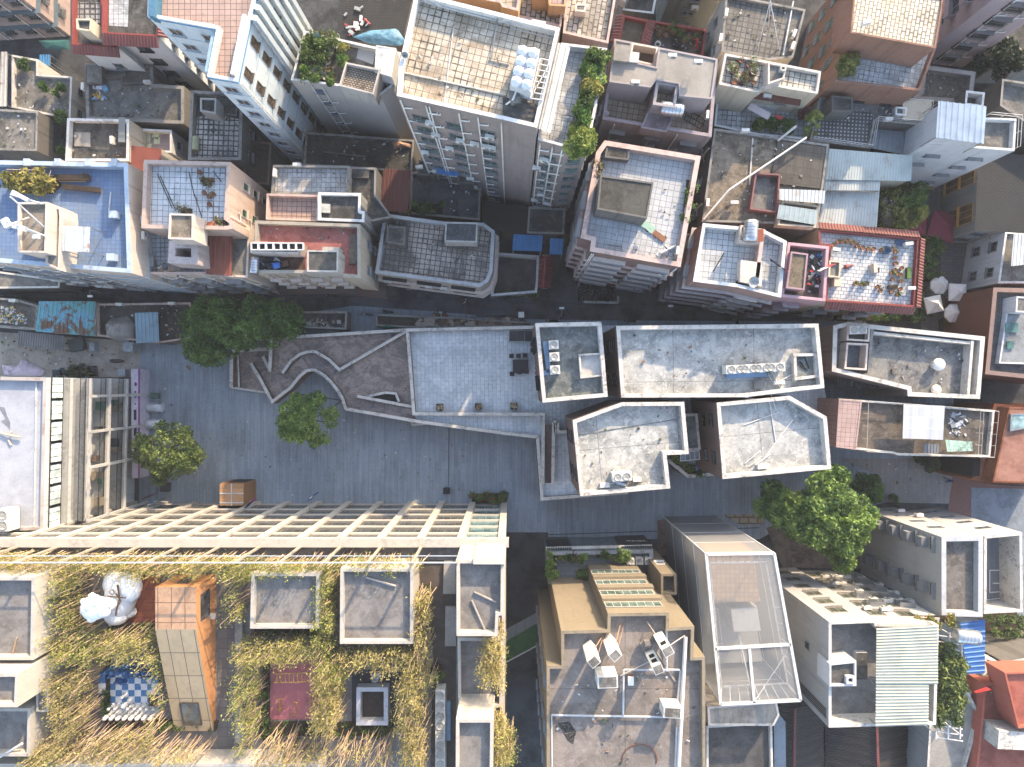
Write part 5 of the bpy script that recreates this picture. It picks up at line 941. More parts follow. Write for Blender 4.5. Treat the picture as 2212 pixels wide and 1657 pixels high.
b = bd('blueroofhouse', [(2076, 1344), (2128, 1340), (2127, 1452), (2086, 1455)], 13, 'white house half covered by a bright blue corrugated roof', whitew, gcon, wcope, ph=.1); sheet([(2128, 1338), (2127, 1454), (2088, 1457), (2074, 1346)], 14, 'bright blue corrugated roof beside the vine pergola', rusty('2f6fb5', '1f4f86', .1, .1), zb=12.9, pitch=.5, amp=.08)
b = bd('greyhouse', [(2012, 1500), (2085, 1480), (2118, 1545), (2075, 1700), (2000, 1700)], 10, 'grey rendered house with shuttered windows beyond the vines', wallmat('8d8e8f', '616263', .4), lcon, cope, ph=.5); b.wins('W', 1.3, 1.6, 3).wins('N', 1.4, 1.6, 3)
redw = wallmat('b35a45', '86402f', .25); b = bd('redhouse', [(2126, 1478), (2330, 1456), (2330, 1760), (2098, 1760), (2120, 1560)], 11, 'coral red house with stepped roofs in the bottom right corner', redw, concrete('b0604c', '93493a', 'bf7664', .3, .4, black=.1), redw, ph=.7)
b.block([(2170, 1453), (2330, 1450), (2330, 1560), (2200, 1574)], 13.5, 'upper_roof', redw, concrete('b0604c', '93493a', 'bf7664', .3, .4, black=.1), ph=.5); b.block([(2158, 1578), (2330, 1590), (2330, 1626), (2155, 1618)], 13, 'white_parapet', cop, cop, ph=.05); b.wins('W', 1.3, 1.6, 2.6).wins('N', 2, 1.6, 3.4)
b = bd('whitewedge', [(2128, 1418), (2168, 1436), (2160, 1530), (2090, 1505), (2128, 1452)], 9, 'small white gabled wall between the blue roof and the red house', whitew, gcon, wcope, ph=.2); b = bd('greenhouse', [(2168, 1430), (2330, 1400), (2330, 1450), (2170, 1453)], 7, 'pale green-grey flat roof above the red house', dkw, croof2, wcope, ph=.3)
ctl = tiles('4d4542', '3f3836', '1f1c1b', .5, .24, .07, '33302e', .4, .5, .2); 
def gable(key, a, c, wd, z, label, zr=None, ridge=redt):
    """clay-tiled gable roof: ridge from a to c"""
    A, Cc = W(*a, z), W(*c, z); t = (Cc - A).normalized(); n = Vector((t.y, -t.x, 0)) * wd; dn = Vector((0, 0, -wd * .42))
    r = thing('tiled_house', label, 'house', (A.x, A.y, 0)); m = MB()
    for s in (1, -1):
        ribbed(m, A, Cc, Cc + n * s + dn, A + n * s + dn, .3, .08, kind='rd')
    m.build('tiled_roof', [ctl], r); m = MB(); m.bar(A + UP * .12, Cc + UP * .12, .3, .25); m.build('ridge', [ridge], r); m = MB(); k = .94
    for s in (1, -1): m.face([A + n * s * k + dn, Cc + n * s * k + dn, (Cc + n * s * k).to_2d().to_3d(), (A + n * s * k).to_2d().to_3d()])
    for e in (A, Cc): m.face([e - UP * .1, e + n * k + dn, (e + n * k).to_2d().to_3d(), (e - n * k).to_2d().to_3d(), e - n * k + dn])
    m.build('wall', [dkw], r); return r
gable('g1', (1716, 1530), (1714, 1700), 4.4, 8, 'house with a black clay tile roof and red ridge beside the glass strip'); gable('g2', (1893, 1560), (1896, 1700), 5.2, 8, 'house with a brown clay tile roof and red ridge below the cream roof'); gable('g3', (1776, 1606), (1818, 1604), 2.6, 5, 'small tiled gate roof with a red ridge between two clay roofs')
# ---------------------------------------------------------------- trees, bamboo, hedges
LG = leafmat('31481a', '6d8a2c', (.012, .022, .006)); LD = leafmat('33521e', '6f9a38', (.012, .022, .006), .35); LY = leafmat('5b6a1e', 'a3a035', (.03, .03, .008)); LB = leafmat('8f9030', 'd6cc5a', (.06, .06, .015), .45, .5)
LS = leafmat('4a7a26', 'a3bf48', (.02, .045, .01), .35); LR = leafmat('4d2a2a', '7d3d46', (.02, .008, .008)); LDRY = leafmat('5a5634', '8d8458', (.035, .03, .015))
bark = wallmat('5d5044', '3a3029', .6); cane = plain('d2b48c', .6, 0, .2); cane2 = plain('c8ac94', .7, 0, .35); earth = concrete('4a3d30', '332a21', '5f5142', .3, 1.2, black=.2)
def inpoly(p, q):
    c = False; n = len(q)
    for i in range(n):
        a, b = q[i], q[i - 1]
        if (a[1] > p[1]) != (b[1] > p[1]) and p[0] < (b[0] - a[0]) * (p[1] - a[1]) / (b[1] - a[1]) + a[0]: c = not c
    return c
def rpoly(q, rnd):
    xs = [a[0] for a in q]; ys = [a[1] for a in q]
    while 1:
        p = (rnd.uniform(min(xs), max(xs)), rnd.uniform(min(ys), max(ys)))
        if inpoly(p, q): return p
def tree(label, poly, z0, z1, nclump, r, leaves, lm, base, lsz=.26, name='tree', cat='tree', trunk=.22, seed=1, group=None, zref=None):
    """crown fills the outline poly (survey pixels at mid crown) between z0 and z1"""
    rnd = random.Random(seed); zm = zref or (z0 + z1) / 2; P = [tuple(W(x, y, zm)[:2]) for x, y in poly]
    bx, by = W(base[0], base[1], 0)[:2] if len(base) == 2 else W(*base)[:2]; bz = base[2] if len(base) > 2 else 0
    t = thing(name, label, cat, (bx, by, bz), group)
    cx = sum(p[0] for p in P) / len(P); cy = sum(p[1] for p in P) / len(P); cl = []
    R0 = max(math.hypot(p[0] - cx, p[1] - cy) for p in P)
    for k in range(nclump):
        p = rpoly(P, rnd); d = math.hypot(p[0] - cx, p[1] - cy) / R0; rr = r * rnd.uniform(.6, 1.25)
        q = Vector((cx + (p[0] - cx) * .93, cy + (p[1] - cy) * .93, z0 + (z1 - z0) * (1 - d * d * .7) * rnd.uniform(.55, 1.0)))
        cl.append((q, rr))
    m = MB(); tot = sum(rr * rr for _, rr in cl)
    for q, rr in cl:
        for k in range(int(leaves * rr * rr / tot)):
            v = Vector((rnd.gauss(0, 1), rnd.gauss(0, 1), rnd.gauss(.25, .8))).normalized() * rr * rnd.uniform(.55, 1.05); v.z *= .75
            m.leaf(q + v, lsz * rnd.uniform(.6, 1.25), rnd)
    m.build('crown', [lm], t); m = MB(); top = Vector((cx, cy, z0 + (z1 - z0) * .25)); b = Vector((bx, by, bz)); fk = b.lerp(top, .6) + Vector((0, 0, .3))
    m.tube([b, b.lerp(fk, .5) + Vector((.1, -.1, 0)), fk], [trunk * 1.25, trunk, trunk * .8], 8)
    for q, rr in cl[::max(1, len(cl) // 14)]: m.tube([fk, fk.lerp(q, .5) + Vector((0, 0, .25)), q], [trunk * .5, trunk * .3, trunk * .1], 5)
    m.build('trunk', [bark], t); return t
def circ(x, y, rx, ry=None, n=14, jit=.12, seed=0):
    rnd = random.Random(seed); ry = ry or rx
    return [(x + rx * math.cos(a) * (1 + rnd.uniform(-jit, jit)), y + ry * math.sin(a) * (1 + rnd.uniform(-jit, jit))) for a in (k * 6.283 / n for k in range(n))]
tree('broad dark green tree overhanging the black roof west of the brick ramp', [(400, 668), (440, 650), (500, 655), (560, 650), (640, 662), (648, 705), (625, 730), (588, 742), (560, 728), (520, 755), (462, 784), (405, 772), (396, 740), (412, 715)], 4.2, 9.5, 90, 1.25, 22000, LD, (520, 712), .24, trunk=.35, seed=4)
tree('light green loose-crowned tree standing in the open square near the curved wall', circ(664, 908, 62, 58, 16, .14, 3) + [], 4.5, 8.0, 62, .85, 6200, LS, (668, 905), .22, seed=5)
tree('olive green tree beside the silver car covers', [(300, 940), (335, 932), (350, 905), (400, 905), (412, 935), (436, 960), (432, 1005), (400, 1030), (345, 1045), (305, 1030), (282, 985)], 4.5, 8.2, 62, .9, 6800, leafmat('486428', '8ea03e', (.02, .03, .008), .3), (372, 975), .22, seed=6)
tree('very large glossy green tree in front of the mesh-clad building', [(1652, 1060), (1700, 1048), (1750, 1050), (1742, 1020), (1790, 1012), (1840, 1022), (1842, 1055), (1868, 1080), (1875, 1110), (1860, 1150), (1835, 1160), (1855, 1180), (1868, 1215), (1845, 1230), (1815, 1215), (1780, 1190), (1750, 1160), (1700, 1140), (1650, 1130)], 5, 11.5, 80, 1.3, 28000, leafmat('32601f', '94b545', (.012, .03, .006), .3), (1755, 1110), .27, trunk=.4, seed=8)
tree('round bushy tree at the right of the big glossy tree', circ(1882, 1055, 27, 25, seed=2), 2, 5.2, 16, .8, 2600, LD, (1880, 1052), .26, seed=9)
tree('low shrub by the narrow pipe-railed house', circ(2005, 998, 28, 20, seed=3), .5, 2.6, 16, .6, 2200, leafmat('34401f', '5c6a34'), (2003, 996), .2, 'shrub', 'shrub', .08, 10)
tree('small clipped shrub against the window-box block', circ(1890, 1075, 10, 8), .3, 1.6, 6, .45, 500, LD, (1890, 1074), .16, 'shrub', 'shrub', .05, 11); tree('second clipped shrub nearer the pavement', circ(1932, 1077, 9, 7), .3, 1.5, 6, .4, 450, LD, (1932, 1076), .16, 'shrub', 'shrub', .05, 12)
tree('potted bush by the orange house door', circ(2080, 1020, 11, 10), .6, 2.0, 7, .4, 600, LG, (2078, 1019), .16, 'shrub', 'shrub', .05, 13)
tree('flowering bush with mauve and orange sprays at the pale sheet roof', [(1898, 430), (1940, 388), (1985, 400), (1985, 450), (1982, 510), (1930, 512), (1895, 505)], 5.5, 11, 40, .85, 7000, LY, (1940, 455), .24, 'flowering_bush', 'bush', .14, 14)
tree('green tree behind the flowering bush at the cafe yard', [(1925, 410), (1985, 390), (1990, 440), (1960, 460), (1925, 450)], 7, 11, 20, .8, 3200, LG, (1955, 430), .24, seed=15)
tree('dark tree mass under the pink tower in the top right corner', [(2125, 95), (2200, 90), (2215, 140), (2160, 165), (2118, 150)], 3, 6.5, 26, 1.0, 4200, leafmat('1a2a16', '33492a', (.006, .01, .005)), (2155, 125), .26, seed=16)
tree('bright green bush spilling over the corner of the tiled roof wing', [(1222, 300), (1245, 268), (1278, 270), (1280, 320), (1262, 346), (1240, 348), (1225, 330)], 24.6, 28, 26, .7, 5000, leafmat('55751a', 'a9b43a', (.03, .05, .01)), (1250, 300, 25.6), .17, 'shrub', 'shrub', .08, 17)
for k, (x, y, rx, ry, lm, lb) in enumerate([(1290, 128, 24, 20, LG, 'dense green shrub at the upper end of the roof wing garden'), (1282, 155, 26, 22, LS, 'light green shrub by the bamboo rack in the roof wing garden'), (1275, 195, 16, 20, LY, 'yellow-green hedge plant halfway down the roof wing garden'), (1262, 222, 12, 26, LG, 'narrow hedge along the wall of the roof wing garden'), (1257, 252, 10, 22, LD, 'dark low hedge just above the bright overhanging bush')]):
    tree(lb, circ(x, y, rx, ry, seed=k), 25.6, 27.6, 12, .55, 1700, lm, (x, y, 25.6), .16, 'shrub', 'shrub', .05, 20 + k)
for k, (x, y, r, zb, h, lm, lb) in enumerate([(1758, 268, 25, 12.1, 3, leafmat('5f7a24', 'a8ad4a'), 'bushy pale green tree in a tub at the corner of the washing terrace'), (1700, 272, 16, 12.1, 2, LG, 'green shrub on the edge of the washing terrace next to the leaning white bar'), (1670, 268, 12, 12.1, 1.6, LD, 'dark little shrub left on the washing terrace edge'), (1640, 270, 9, 12.1, 1.2, LG, 'small plant beside a square pot on the washing terrace'), (1735, 246, 9, 12.1, 1.6, LR, 'red-flowered shrub under the pale green tub tree')]):
    tree(lb, circ(x, y, r, seed=k), zb + .3, zb + h, 10, .45, 1300, lm, (x, y, zb), .15, 'shrub', 'shrub', .05, 30 + k)
tree('yellow-green climber hanging in the corner of the brick terrace', [(1815, 125), (1850, 115), (1852, 140), (1825, 175), (1806, 172)], 15.4, 17.2, 14, .5, 1500, LY, (1815, 150, 15.2), .16, 'climber', 'plant', .05, 36)
for k, (x, y, r) in enumerate([(52, 138, 11), (92, 187, 8), (126, 194, 13), (130, 252, 14), (136, 325, 6)]):
    tree(['round shrub in a tub on the low cement roof corner', 'smallest shrub on the low cement roof', 'spreading shrub right of the smallest one on the low roof', 'dark shrub above the black shade net', 'tiny weed clump below the black shade net'][k], circ(x, y, r), 6.6, 8.0, 8, .4, 700, LD, (x, y, 6.5 if k < 4 else 3), .15, 'shrub', 'shrub', .04, 40 + k)
# planted strips
def bed(label, poly, z, h, n, lm, lsz=.16, r=.32, name='hedge', cat='hedge', box=False, seed=1, flowers=None):
    rnd = random.Random(seed); P = [tuple(W(x, y, z + h * .6)[:2]) for x, y in poly]; c = W(sum(x for x, _ in poly) / len(poly), sum(y for _, y in poly) / len(poly), z)
    t = thing(name, label, cat, tuple(c)); m = MB(); area = abs(sum(P[i][0] * P[i - 1][1] - P[i - 1][0] * P[i][1] for i in range(len(P)))) / 2
    cl = [Vector((*rpoly(P, rnd), z + h * rnd.uniform(.5, .95))) for _ in range(max(5, int(area * 2.2)))]; fl = MB()
    for k in range(n):
        q = rnd.choice(cl); v = Vector((rnd.gauss(0, 1), rnd.gauss(0, 1), rnd.gauss(.2, .8))) * r * .6; (fl if flowers and rnd.random() < .12 else m).leaf(q + v, lsz * rnd.uniform(.6, 1.3), rnd)
    m.build('foliage', [lm], t); m = MB()
    if flowers: fl.build('blossom', [flowers], t)
    pp = ccw([Vector(p) for p in P]); m.prism([(p.x, p.y) for p in pp], z, z + (.35 if box else .08)); m.build('soil', [earth], t); return t
PINKF = plain('c46a8e', .6); REDF = plain('b0303c', .6)
bed('mauve blossom sprays in front of the flowering bush', [(1905, 440), (1935, 430), (1930, 490), (1908, 480)], 10.2, .7, 260, LY, .12, .4, 'blossom_spray', 'flowers', flowers=plain('b48ac0', .6))
bed('planter of red flowers at the corner of the long white building', [(1018, 1068), (1094, 1066), (1095, 1086), (1020, 1088)], .4, 1.0, 1500, LD, .16, .4, 'flower_planter', 'planter', True, 3, REDF)
for k, (p, z, h, n, lm, lb) in enumerate([
    ([(1184, 1196), (1200, 1196), (1202, 1222), (1185, 1224)], 6.5, 1.5, 700, LS, 'bright green planter at the upper left of the glass-fronted annex terrace'), ([(1202, 1194), (1240, 1194), (1240, 1208), (1204, 1210)], 6.5, 1.2, 600, LG, 'mixed green planting along the front parapet of the annex terrace'), ([(1232, 1192), (1244, 1192), (1242, 1210), (1232, 1208)], 6.5, 1.2, 260, LR, 'red-leaved plant in the annex terrace planting'), ([(1250, 1198), (1266, 1198), (1262, 1222), (1252, 1220)], 6.5, 1.3, 420, LS, 'trailing green plant in the middle of the annex terrace'), ([(1285, 1194), (1335, 1192), (1336, 1206), (1290, 1208)], 6.5, 1.2, 800, LG, 'long green planter right of the middle of the annex terrace'), ([(1338, 1190), (1358, 1190), (1360, 1212), (1340, 1212)], 6.5, 1.7, 700, LS, 'tall bright bush beside the white fan units of the annex terrace'), ([(1184, 1228), (1202, 1228), (1202, 1252), (1185, 1254)], 6.5, 1.6, 700, LS, 'bushy plant at the lower left corner of the annex terrace'), ([(1252, 1234), (1270, 1234), (1270, 1252), (1252, 1252)], 6.5, 1.6, 500, LD, 'dark round bush by the wall of the annex terrace'), ([(1186, 1216), (1196, 1216), (1198, 1232), (1187, 1234)], 6.5, 1.2, 240, LR, 'dark red plant at the left side of the annex terrace'),
    ([(1447, 985), (1474, 984), (1480, 1012), (1462, 1004)], TZ, 1.3, 800, LS, 'bright green planting in the gap below the glass canopy'), ([(1474, 1008), (1520, 1004), (1524, 1024), (1486, 1027)], TZ, 1.1, 900, LD, 'dark leafy planting at the foot of the canopy gap'), ([(1517, 902), (1524, 902), (1525, 924), (1518, 924)], TZ, 1.2, 260, LG, 'narrow plant strip beside the floral tiles'),
    ([(1070, 628), (1160, 626), (1161, 640), (1068, 642)], .1, 1.2, 1100, LD, 'dark hedge inside the courtyard wall'), ([(880, 440), (955, 440), (955, 462), (882, 460)], 5.6, .7, 800, LD, 'weeds growing along the edge of the low blackened roof'), ([(1486, 385), (1506, 388), (1490, 470), (1476, 480)], 18.5, 1.0, 1100, LG, 'green creeper bed along the right edge of the tiled roof with dark stair house'), ([(1294, 336), (1304, 338), (1292, 372), (1286, 396), (1280, 394)], 18.5, .9, 600, LDRY, 'dry grasses along the left edge of the tiled roof with dark stair house'),
    ([(1870, 660), (2010, 668), (2010, 692), (1860, 690)], .1, 2.0, 2600, LD, 'rambling hedge below the red-eaved house'), ([(1810, 664), (1860, 664), (1856, 692), (1806, 692)], .1, 2.2, 1400, LD, 'dark bush at the street end of the rambling hedge'), ([(2040, 690), (2100, 650), (2112, 690), (2095, 720), (2045, 716)], .1, 2.2, 1700, LY, 'yellowish bush under the white umbrellas'), ([(1992, 510), (2036, 515), (2034, 600), (1988, 596)], 2.4, .5, 1500, LD, 'creepers covering a grey tiled porch roof'), ([(1985, 622), (1998, 622), (1996, 682), (1984, 682)], .1, 2.0, 700, LG, 'climbing plant on a post beside the umbrellas'), ([(2030, 512), (2040, 512), (2036, 545), (2028, 545)], .1, 2, 220, LY, 'thin yellow shrub by the maroon umbrella'), ([(2002, 590), (2032, 588), (2030, 606), (2000, 606)], .1, 1.5, 420, LY, 'dry pale bush left of the octagonal umbrella'),
    ([(1955, 1334), (2066, 1334), (2066, 1350), (1960, 1352)], 17.4, 1.2, 1900, LY, 'ragged planter with orange flowers on the white service block'), ([(2130, 1330), (2215, 1330), (2215, 1372), (2140, 1372)], .1, 2.5, 2400, leafmat('3f5a20', '75883a'), 'tree bed below the white-walled court'), ([(2172, 1370), (2215, 1370), (2215, 1410), (2180, 1408)], .1, 2.2, 1100, LD, 'dark shrubs beneath the tree bed'), ([(1780, 1578), (1812, 1578), (1812, 1596), (1780, 1596)], .1, 2, 700, LD, 'dark shrubs between the clay tiled roofs'), ([(1960, 1618), (1980, 1618), (1980, 1650), (1960, 1650)], .1, 1.6, 500, LG, 'dark green plant pots in the lane at the bottom'),
    ([(2118, 1152), (2160, 1150), (2160, 1172), (2128, 1176)], .1, 2.2, 900, LG, 'shrubs on the grey court behind the white wall'), ([(140, 793), (200, 790), (204, 812), (150, 815)], .1, 1.4, 1100, leafmat('2f3a22', '59663a'), 'dusty shrub bed among crates in the sandy yard'), ([(1850, 264), (1880, 262), (1876, 280), (1852, 282)], 12, .5, 1, LG, 'weed tuft on the dotted roof')]):
    if n > 5: bed(lb, p, z, h, n, lm, seed=50 + k, flowers=plain('c8743a', .6) if 'orange' in lb else None)
bed('patch of tall maize-like plants on the blue roof', [(14, 375), (110, 378), (120, 396), (100, 414), (40, 412), (18, 396)], 17.1, 1.6, 3400, leafmat('6d6a22', 'b0a545', (.05, .045, .01)), .26, .45, 'crop_bed', 'plants', True, 90)
# vine pergola
t = bed('leafy vine covering a white bar pergola beside the cream ribbed roof', [(2028, 1378), (2050, 1390), (2076, 1420), (2078, 1480), (2070, 1560), (2030, 1570), (2012, 1555), (2026, 1470)], 17.6, 1.6, 6500, leafmat('34501c', '82903a'), .22, .5, 'vine', 'vine', seed=91)
t = thing('pergola', 'white bar pergola carrying vines and a steel tank beside the cream roof', 'pergola', tuple(W(2050, 1450, 0))); m = MB(); z = 18.4
for y in range(1372, 1600, 13): m.bar(W(2024, y, z), W(2080, y + 8, z), .07, .07)
for x in (2026, 2052, 2078):
    m.bar(W(x, 1366, z + .1), W(x - 4, 1596, z + .1), .1, .1)
    for y in (1370, 1480, 1590): m.tube([W(x, y, z), (*W(x, y, z)[:2], 0)], .07, 5)
m.build('frame', [WHITE], t)

# roof bamboo
CLEAR = ((232, 1432, 352, 1548), (240, 1243, 350, 1345), (376, 1238, 472, 1580), (588, 1420, 690, 1556), (766, 1480, 842, 1570), (545, 1240, 680, 1340), (738, 1235, 880, 1370), (470, 1215, 508, 1620), (508, 1325, 540, 1412), (508, 1515, 540, 1600), (930, 1440, 985, 1660))
def bamboo(label, poly, n, h=4.6, zb=20.55, leaves=30, seed=1, lean=(.25, .35), lm=LB, bare=.0):
    """thicket of thin canes; poly is where the leafy tops stand, seen at top height"""
    rnd = random.Random(seed); P = [tuple(W(x, y, zb + h * .5)[:2]) for x, y in poly]; lo = [rpoly(P, rnd) for _ in range(n)]
    c = (sum(p[0] for p in P) / len(P), sum(p[1] for p in P) / len(P)); t = thing('bamboo_thicket', label, 'bamboo', (c[0], c[1], zb)); m = MB(); f = MB()
    for x, y in lo[:int(n * .66)]:
        k9 = F / (H - zb); u9, v9 = 1106 + x * k9, 828.5 - y * k9
        if any(a <= u9 <= b2 and c9 <= v9 <= d9 for a, c9, b2, d9 in CLEAR): continue
        hh = h * rnd.uniform(.55, 1.15); a = rnd.uniform(0, 6.28); l = rnd.uniform(.1, .9)
        top = Vector((x + math.cos(a) * l * .4, y + math.sin(a) * l * .4, zb + hh)); b = Vector((x - math.cos(a) * l * .7, y - math.sin(a) * l * .7, zb)); mid = b.lerp(top, .55) + Vector((rnd.uniform(-.1, .1), rnd.uniform(-.1, .1), .3))
        m.tube([b, mid, top], [.045, .038, .018], 3, rnd.choice((0, 0, 1)), caps=False)
        if rnd.random() < bare + .25: continue
        for k in range(leaves):
            s = rnd.uniform(.6, 1.03); q = b.lerp(mid, s / .55) if s < .55 else mid.lerp(top, (s - .55) / .45); f.leaf(q + Vector((rnd.gauss(0, .3), rnd.gauss(0, .3), rnd.gauss(0, .18))), rnd.uniform(.06, .15), rnd)
    m.build('canes', [cane, cane2], t, 'stuff'); f.build('foliage', [lm], t, 'stuff')
LB2 = leafmat('9c943e', 'dccb66', (.07, .065, .02), .45, .5); LB3 = leafmat('808c2c', 'c9c94c', (.04, .055, .012), .45, .5)
bamboo('bamboo strip behind the left end of the white screen', [(-60, 1196), (300, 1200), (300, 1228), (120, 1232), (-60, 1222)], 340, seed=1)
bamboo('bamboo strip behind the middle of the white screen', [(300, 1200), (500, 1202), (490, 1232), (300, 1240)], 230, seed=2); bamboo('bamboo strip from the first square penthouse to the end of the screen', [(500, 1204), (925, 1206), (922, 1222), (700, 1226), (505, 1244)], 330, seed=3, lm=LB3)
bamboo('bamboo thicket between the left white block and the statue', [(124, 1236), (190, 1240), (178, 1330), (225, 1375), (215, 1430), (128, 1425)], 330, seed=4, lm=LB3); bamboo('bamboo thicket between the statue and the chessboard', [(226, 1362), (332, 1340), (336, 1440), (300, 1410), (230, 1418)], 190, seed=5)
bamboo('bamboo thicket left of the chessboard', [(126, 1450), (212, 1440), (224, 1540), (150, 1580), (126, 1540)], 260, seed=6, lm=LB2, bare=.15); bamboo('wide bamboo thicket below the chessboard', [(126, 1570), (240, 1556), (360, 1540), (380, 1580), (470, 1590), (465, 1632), (300, 1640), (130, 1640), (60, 1657)], 480, seed=7, lm=LB2, bare=.2)
bamboo('bamboo clump at the lower left edge', [(60, 1640), (130, 1570), (150, 1600), (120, 1657), (60, 1680)], 110, seed=8); bamboo('bamboo hedge between the two square penthouses', [(692, 1232), (732, 1232), (734, 1400), (745, 1470), (700, 1462), (690, 1380)], 300, seed=9, lm=LB3)
bamboo('bamboo strip below the left square penthouse', [(502, 1380), (690, 1376), (692, 1424), (510, 1428)], 260, seed=10, lm=LB); bamboo('bamboo strip below the right square penthouse', [(736, 1398), (900, 1394), (905, 1430), (860, 1445), (740, 1436)], 230, seed=11, lm=LB2)
bamboo('bamboo column right of the right square penthouse', [(898, 1275), (928, 1275), (930, 1400), (925, 1440), (900, 1440)], 170, seed=12, lm=LB2, bare=.2); bamboo('bamboo thicket right of the red court', [(682, 1440), (742, 1440), (740, 1500), (730, 1570), (680, 1575), (690, 1500)], 270, seed=13, lm=LB2); bamboo('bamboo thicket right of the skylight', [(858, 1445), (945, 1445), (925, 1530), (915, 1657), (870, 1657), (862, 1540)], 330, seed=14, lm=LB2)
bamboo('bamboo thicket left of the red court', [(505, 1445), (560, 1430), (566, 1530), (540, 1620), (500, 1610)], 200, seed=15, lm=LB3); bamboo('row of bare bamboo canes below the red court', [(560, 1585), (700, 1590), (845, 1590), (845, 1657), (560, 1657)], 330, seed=16, lm=LB2, bare=.5)
bamboo('bamboo in the planter of the right hand roof strip', [(1040, 1385), (1086, 1340), (1086, 1480), (1062, 1490), (1038, 1470)], 150, 3.6, 22, seed=17, lm=LB2); bamboo('bamboo along the bottom of the right hand roof strip', [(1068, 1535), (1090, 1535), (1092, 1657), (1068, 1657)], 120, 3.6, 22, seed=18); bamboo('bamboo clump leaning out over the alley', [(1092, 1560), (1112, 1575), (1108, 1640), (1092, 1640)], 50, 3.6, 21, seed=19, lm=LB3); bamboo('bamboo clump in front of the elevator-like stair foot', [(340, 1350), (350, 1350), (352, 1540), (340, 1470)], 60, 4, seed=20, lm=LB3); bamboo('sparse bamboo left of the first square penthouse', [(495, 1215), (545, 1215), (530, 1330), (498, 1340)], 90, seed=21, lm=LB3)
for k, p in enumerate([[(232, 1350), (345, 1350), (345, 1362), (235, 1362)], [(228, 1440), (236, 1420), (232, 1560), (222, 1560)], [(225, 1552), (470, 1560), (465, 1580), (228, 1572)], [(560, 1562), (842, 1562), (842, 1590), (565, 1590)], [(905, 1268), (926, 1268), (924, 1300), (908, 1300)], [(918, 1440), (955, 1438), (955, 1462), (918, 1465)], [(541, 1362), (686, 1362), (686, 1374), (541, 1374)], [(568, 1430), (580, 1430), (580, 1600), (566, 1600)]]):
    bed(['low green ground cover under the statue deck', 'low green ground cover left of the chessboard', 'low green ground cover below the chessboard', 'low green ground cover below the red court and skylight', 'square planter of green by the right penthouse', 'square planter of green by the fan units', 'low green strip under the left square penthouse', 'low green strip left of the red court'][k], p, 20.52, .6, 1000, LG, .16, .25, 'ground_cover', 'plants', True, 100 + k)
# ---------------------------------------------------------------- things on the roofs, walls and streets
def proto(fn):
    t = fn(); return t
def P0(name, label, cat, group=None): return thing(name, label, cat, (0, 0, 0), group)
FANM = plain('8d8f90', .5, .3); ACW = plain('d9d6cd', .6, 0, .25); ACB = plain('c9c8c2', .6, 0, .3)
def mk_split():
    t = P0('air_conditioner', 'x', 'air conditioner'); m = MB(); m.box((0, .3, .32), (.86, .34, .6)); m.build('body', [ACW], t)
    m = MB(); m.lathe((0, 0, 0), [(.22, 0), (.24, .02), (.0, .03)], 12); me = m.build('fan_grille', [FANM], t); me.rotation_euler = (-math.pi / 2, 0, 0); me.location = (-.12, .47, .32)
    m = MB()
    for s in (-.3, .3): m.box((s, .25, 0), (.05, .5, .05)); m.box((s, .02, -.15), (.05, .04, .35))
    m.build('bracket', [METAL], t); return t
SPLIT = mk_split()
def wall_acs(b, face, spots, label, group, n=0):
    for i, (u, z) in enumerate(spots):
        p, rz = b.at(b.edges(face)[n], u, z); put(SPLIT, p, rz, label, group)
def rnd_ac(b, face, n, label, group, seed=1, zs=None, en=0):
    r = random.Random(seed); out = []
    for k in range(n): out.append((r.uniform(.06, .94), b.base + 3.1 * r.randint(1, max(1, int((b.z - b.base - 3) / 3.1))) + r.uniform(0, .4)))
    wall_acs(b, face, out, label, group, en)
def roof_ac(x, y, z, rz, label, group=None): p = W(x, y, z); put(SPLIT, p + Vector((0, 0, .3)), rz, label, group)
rnd_ac(B['bigslab'], 'S', 16, 'small white air conditioner bracketed under a window of the pink nine-storey slab', 'wall air conditioners of the pink slab', 3); rnd_ac(B['slabwing'], 'S', 9, 'small white air conditioner on the wall below the green roof garden', 'wall air conditioners of the garden wing', 4)
rnd_ac(B['darkstair'], 'S', 5, 'small air conditioner on the maroon street front', 'air conditioners of the maroon block', 5); rnd_ac(B['garden'], 'E', 7, 'dirty air conditioner on the side wall of the plant-crowded block', 'air conditioners of the garden block', 6)
rnd_ac(B['blueroof'], 'S', 9, 'grey air conditioner on the street front below the blue roof', 'air conditioners of the blue roof block', 7); wall_acs(B['blueroof'], 'E', [(.52, 15.5), (.38, 15.5)], 'white air conditioner beside a barred balcony right of the blue roof', 'paired units right of the blue roof'); wall_acs(B['brickterrace'], 'W', [(.55, 13), (.3, 11), (.15, 9.5)], 'white air conditioner on the orange brick side wall', 'air conditioners on the brick wall'); wall_acs(B['succulent'], 'S', [(.12, 15.3)], 'white air conditioner on the cream wall below the succulent roof', None, 0)
rnd_ac(B['northannex'], 'N', 14, 'white air conditioner on the service block crowded with units', 'air conditioners of the service block', 8); rnd_ac(B['courtwhite'], 'N', 9, 'white air conditioner on the sunny rear wall of the tall white house', 'air conditioners of the tall white house', 9); rnd_ac(B['annex'], 'S', 5, 'air conditioner on the mauve annex street wall', 'air conditioners of the mauve annex', 10); rnd_ac(B['greytop'], 'S', 4, 'air conditioner on the grey-green block at the top edge', 'air conditioners at the top edge', 11); rnd_ac(B['latticeblock'], 'S', 3, 'air conditioner low on the corner block with the tan lattice roof', 'air conditioners of the corner block', 12); rnd_ac(B['frontwhite'], 'S', 5, 'air conditioner on the pink street front with white parapet', 'air conditioners of the white parapet block', 13); rnd_ac(B['acwhite'], 'N', 2, 'air conditioner on the lit wall of the window-box block', 'air conditioners of the window-box block', 14)
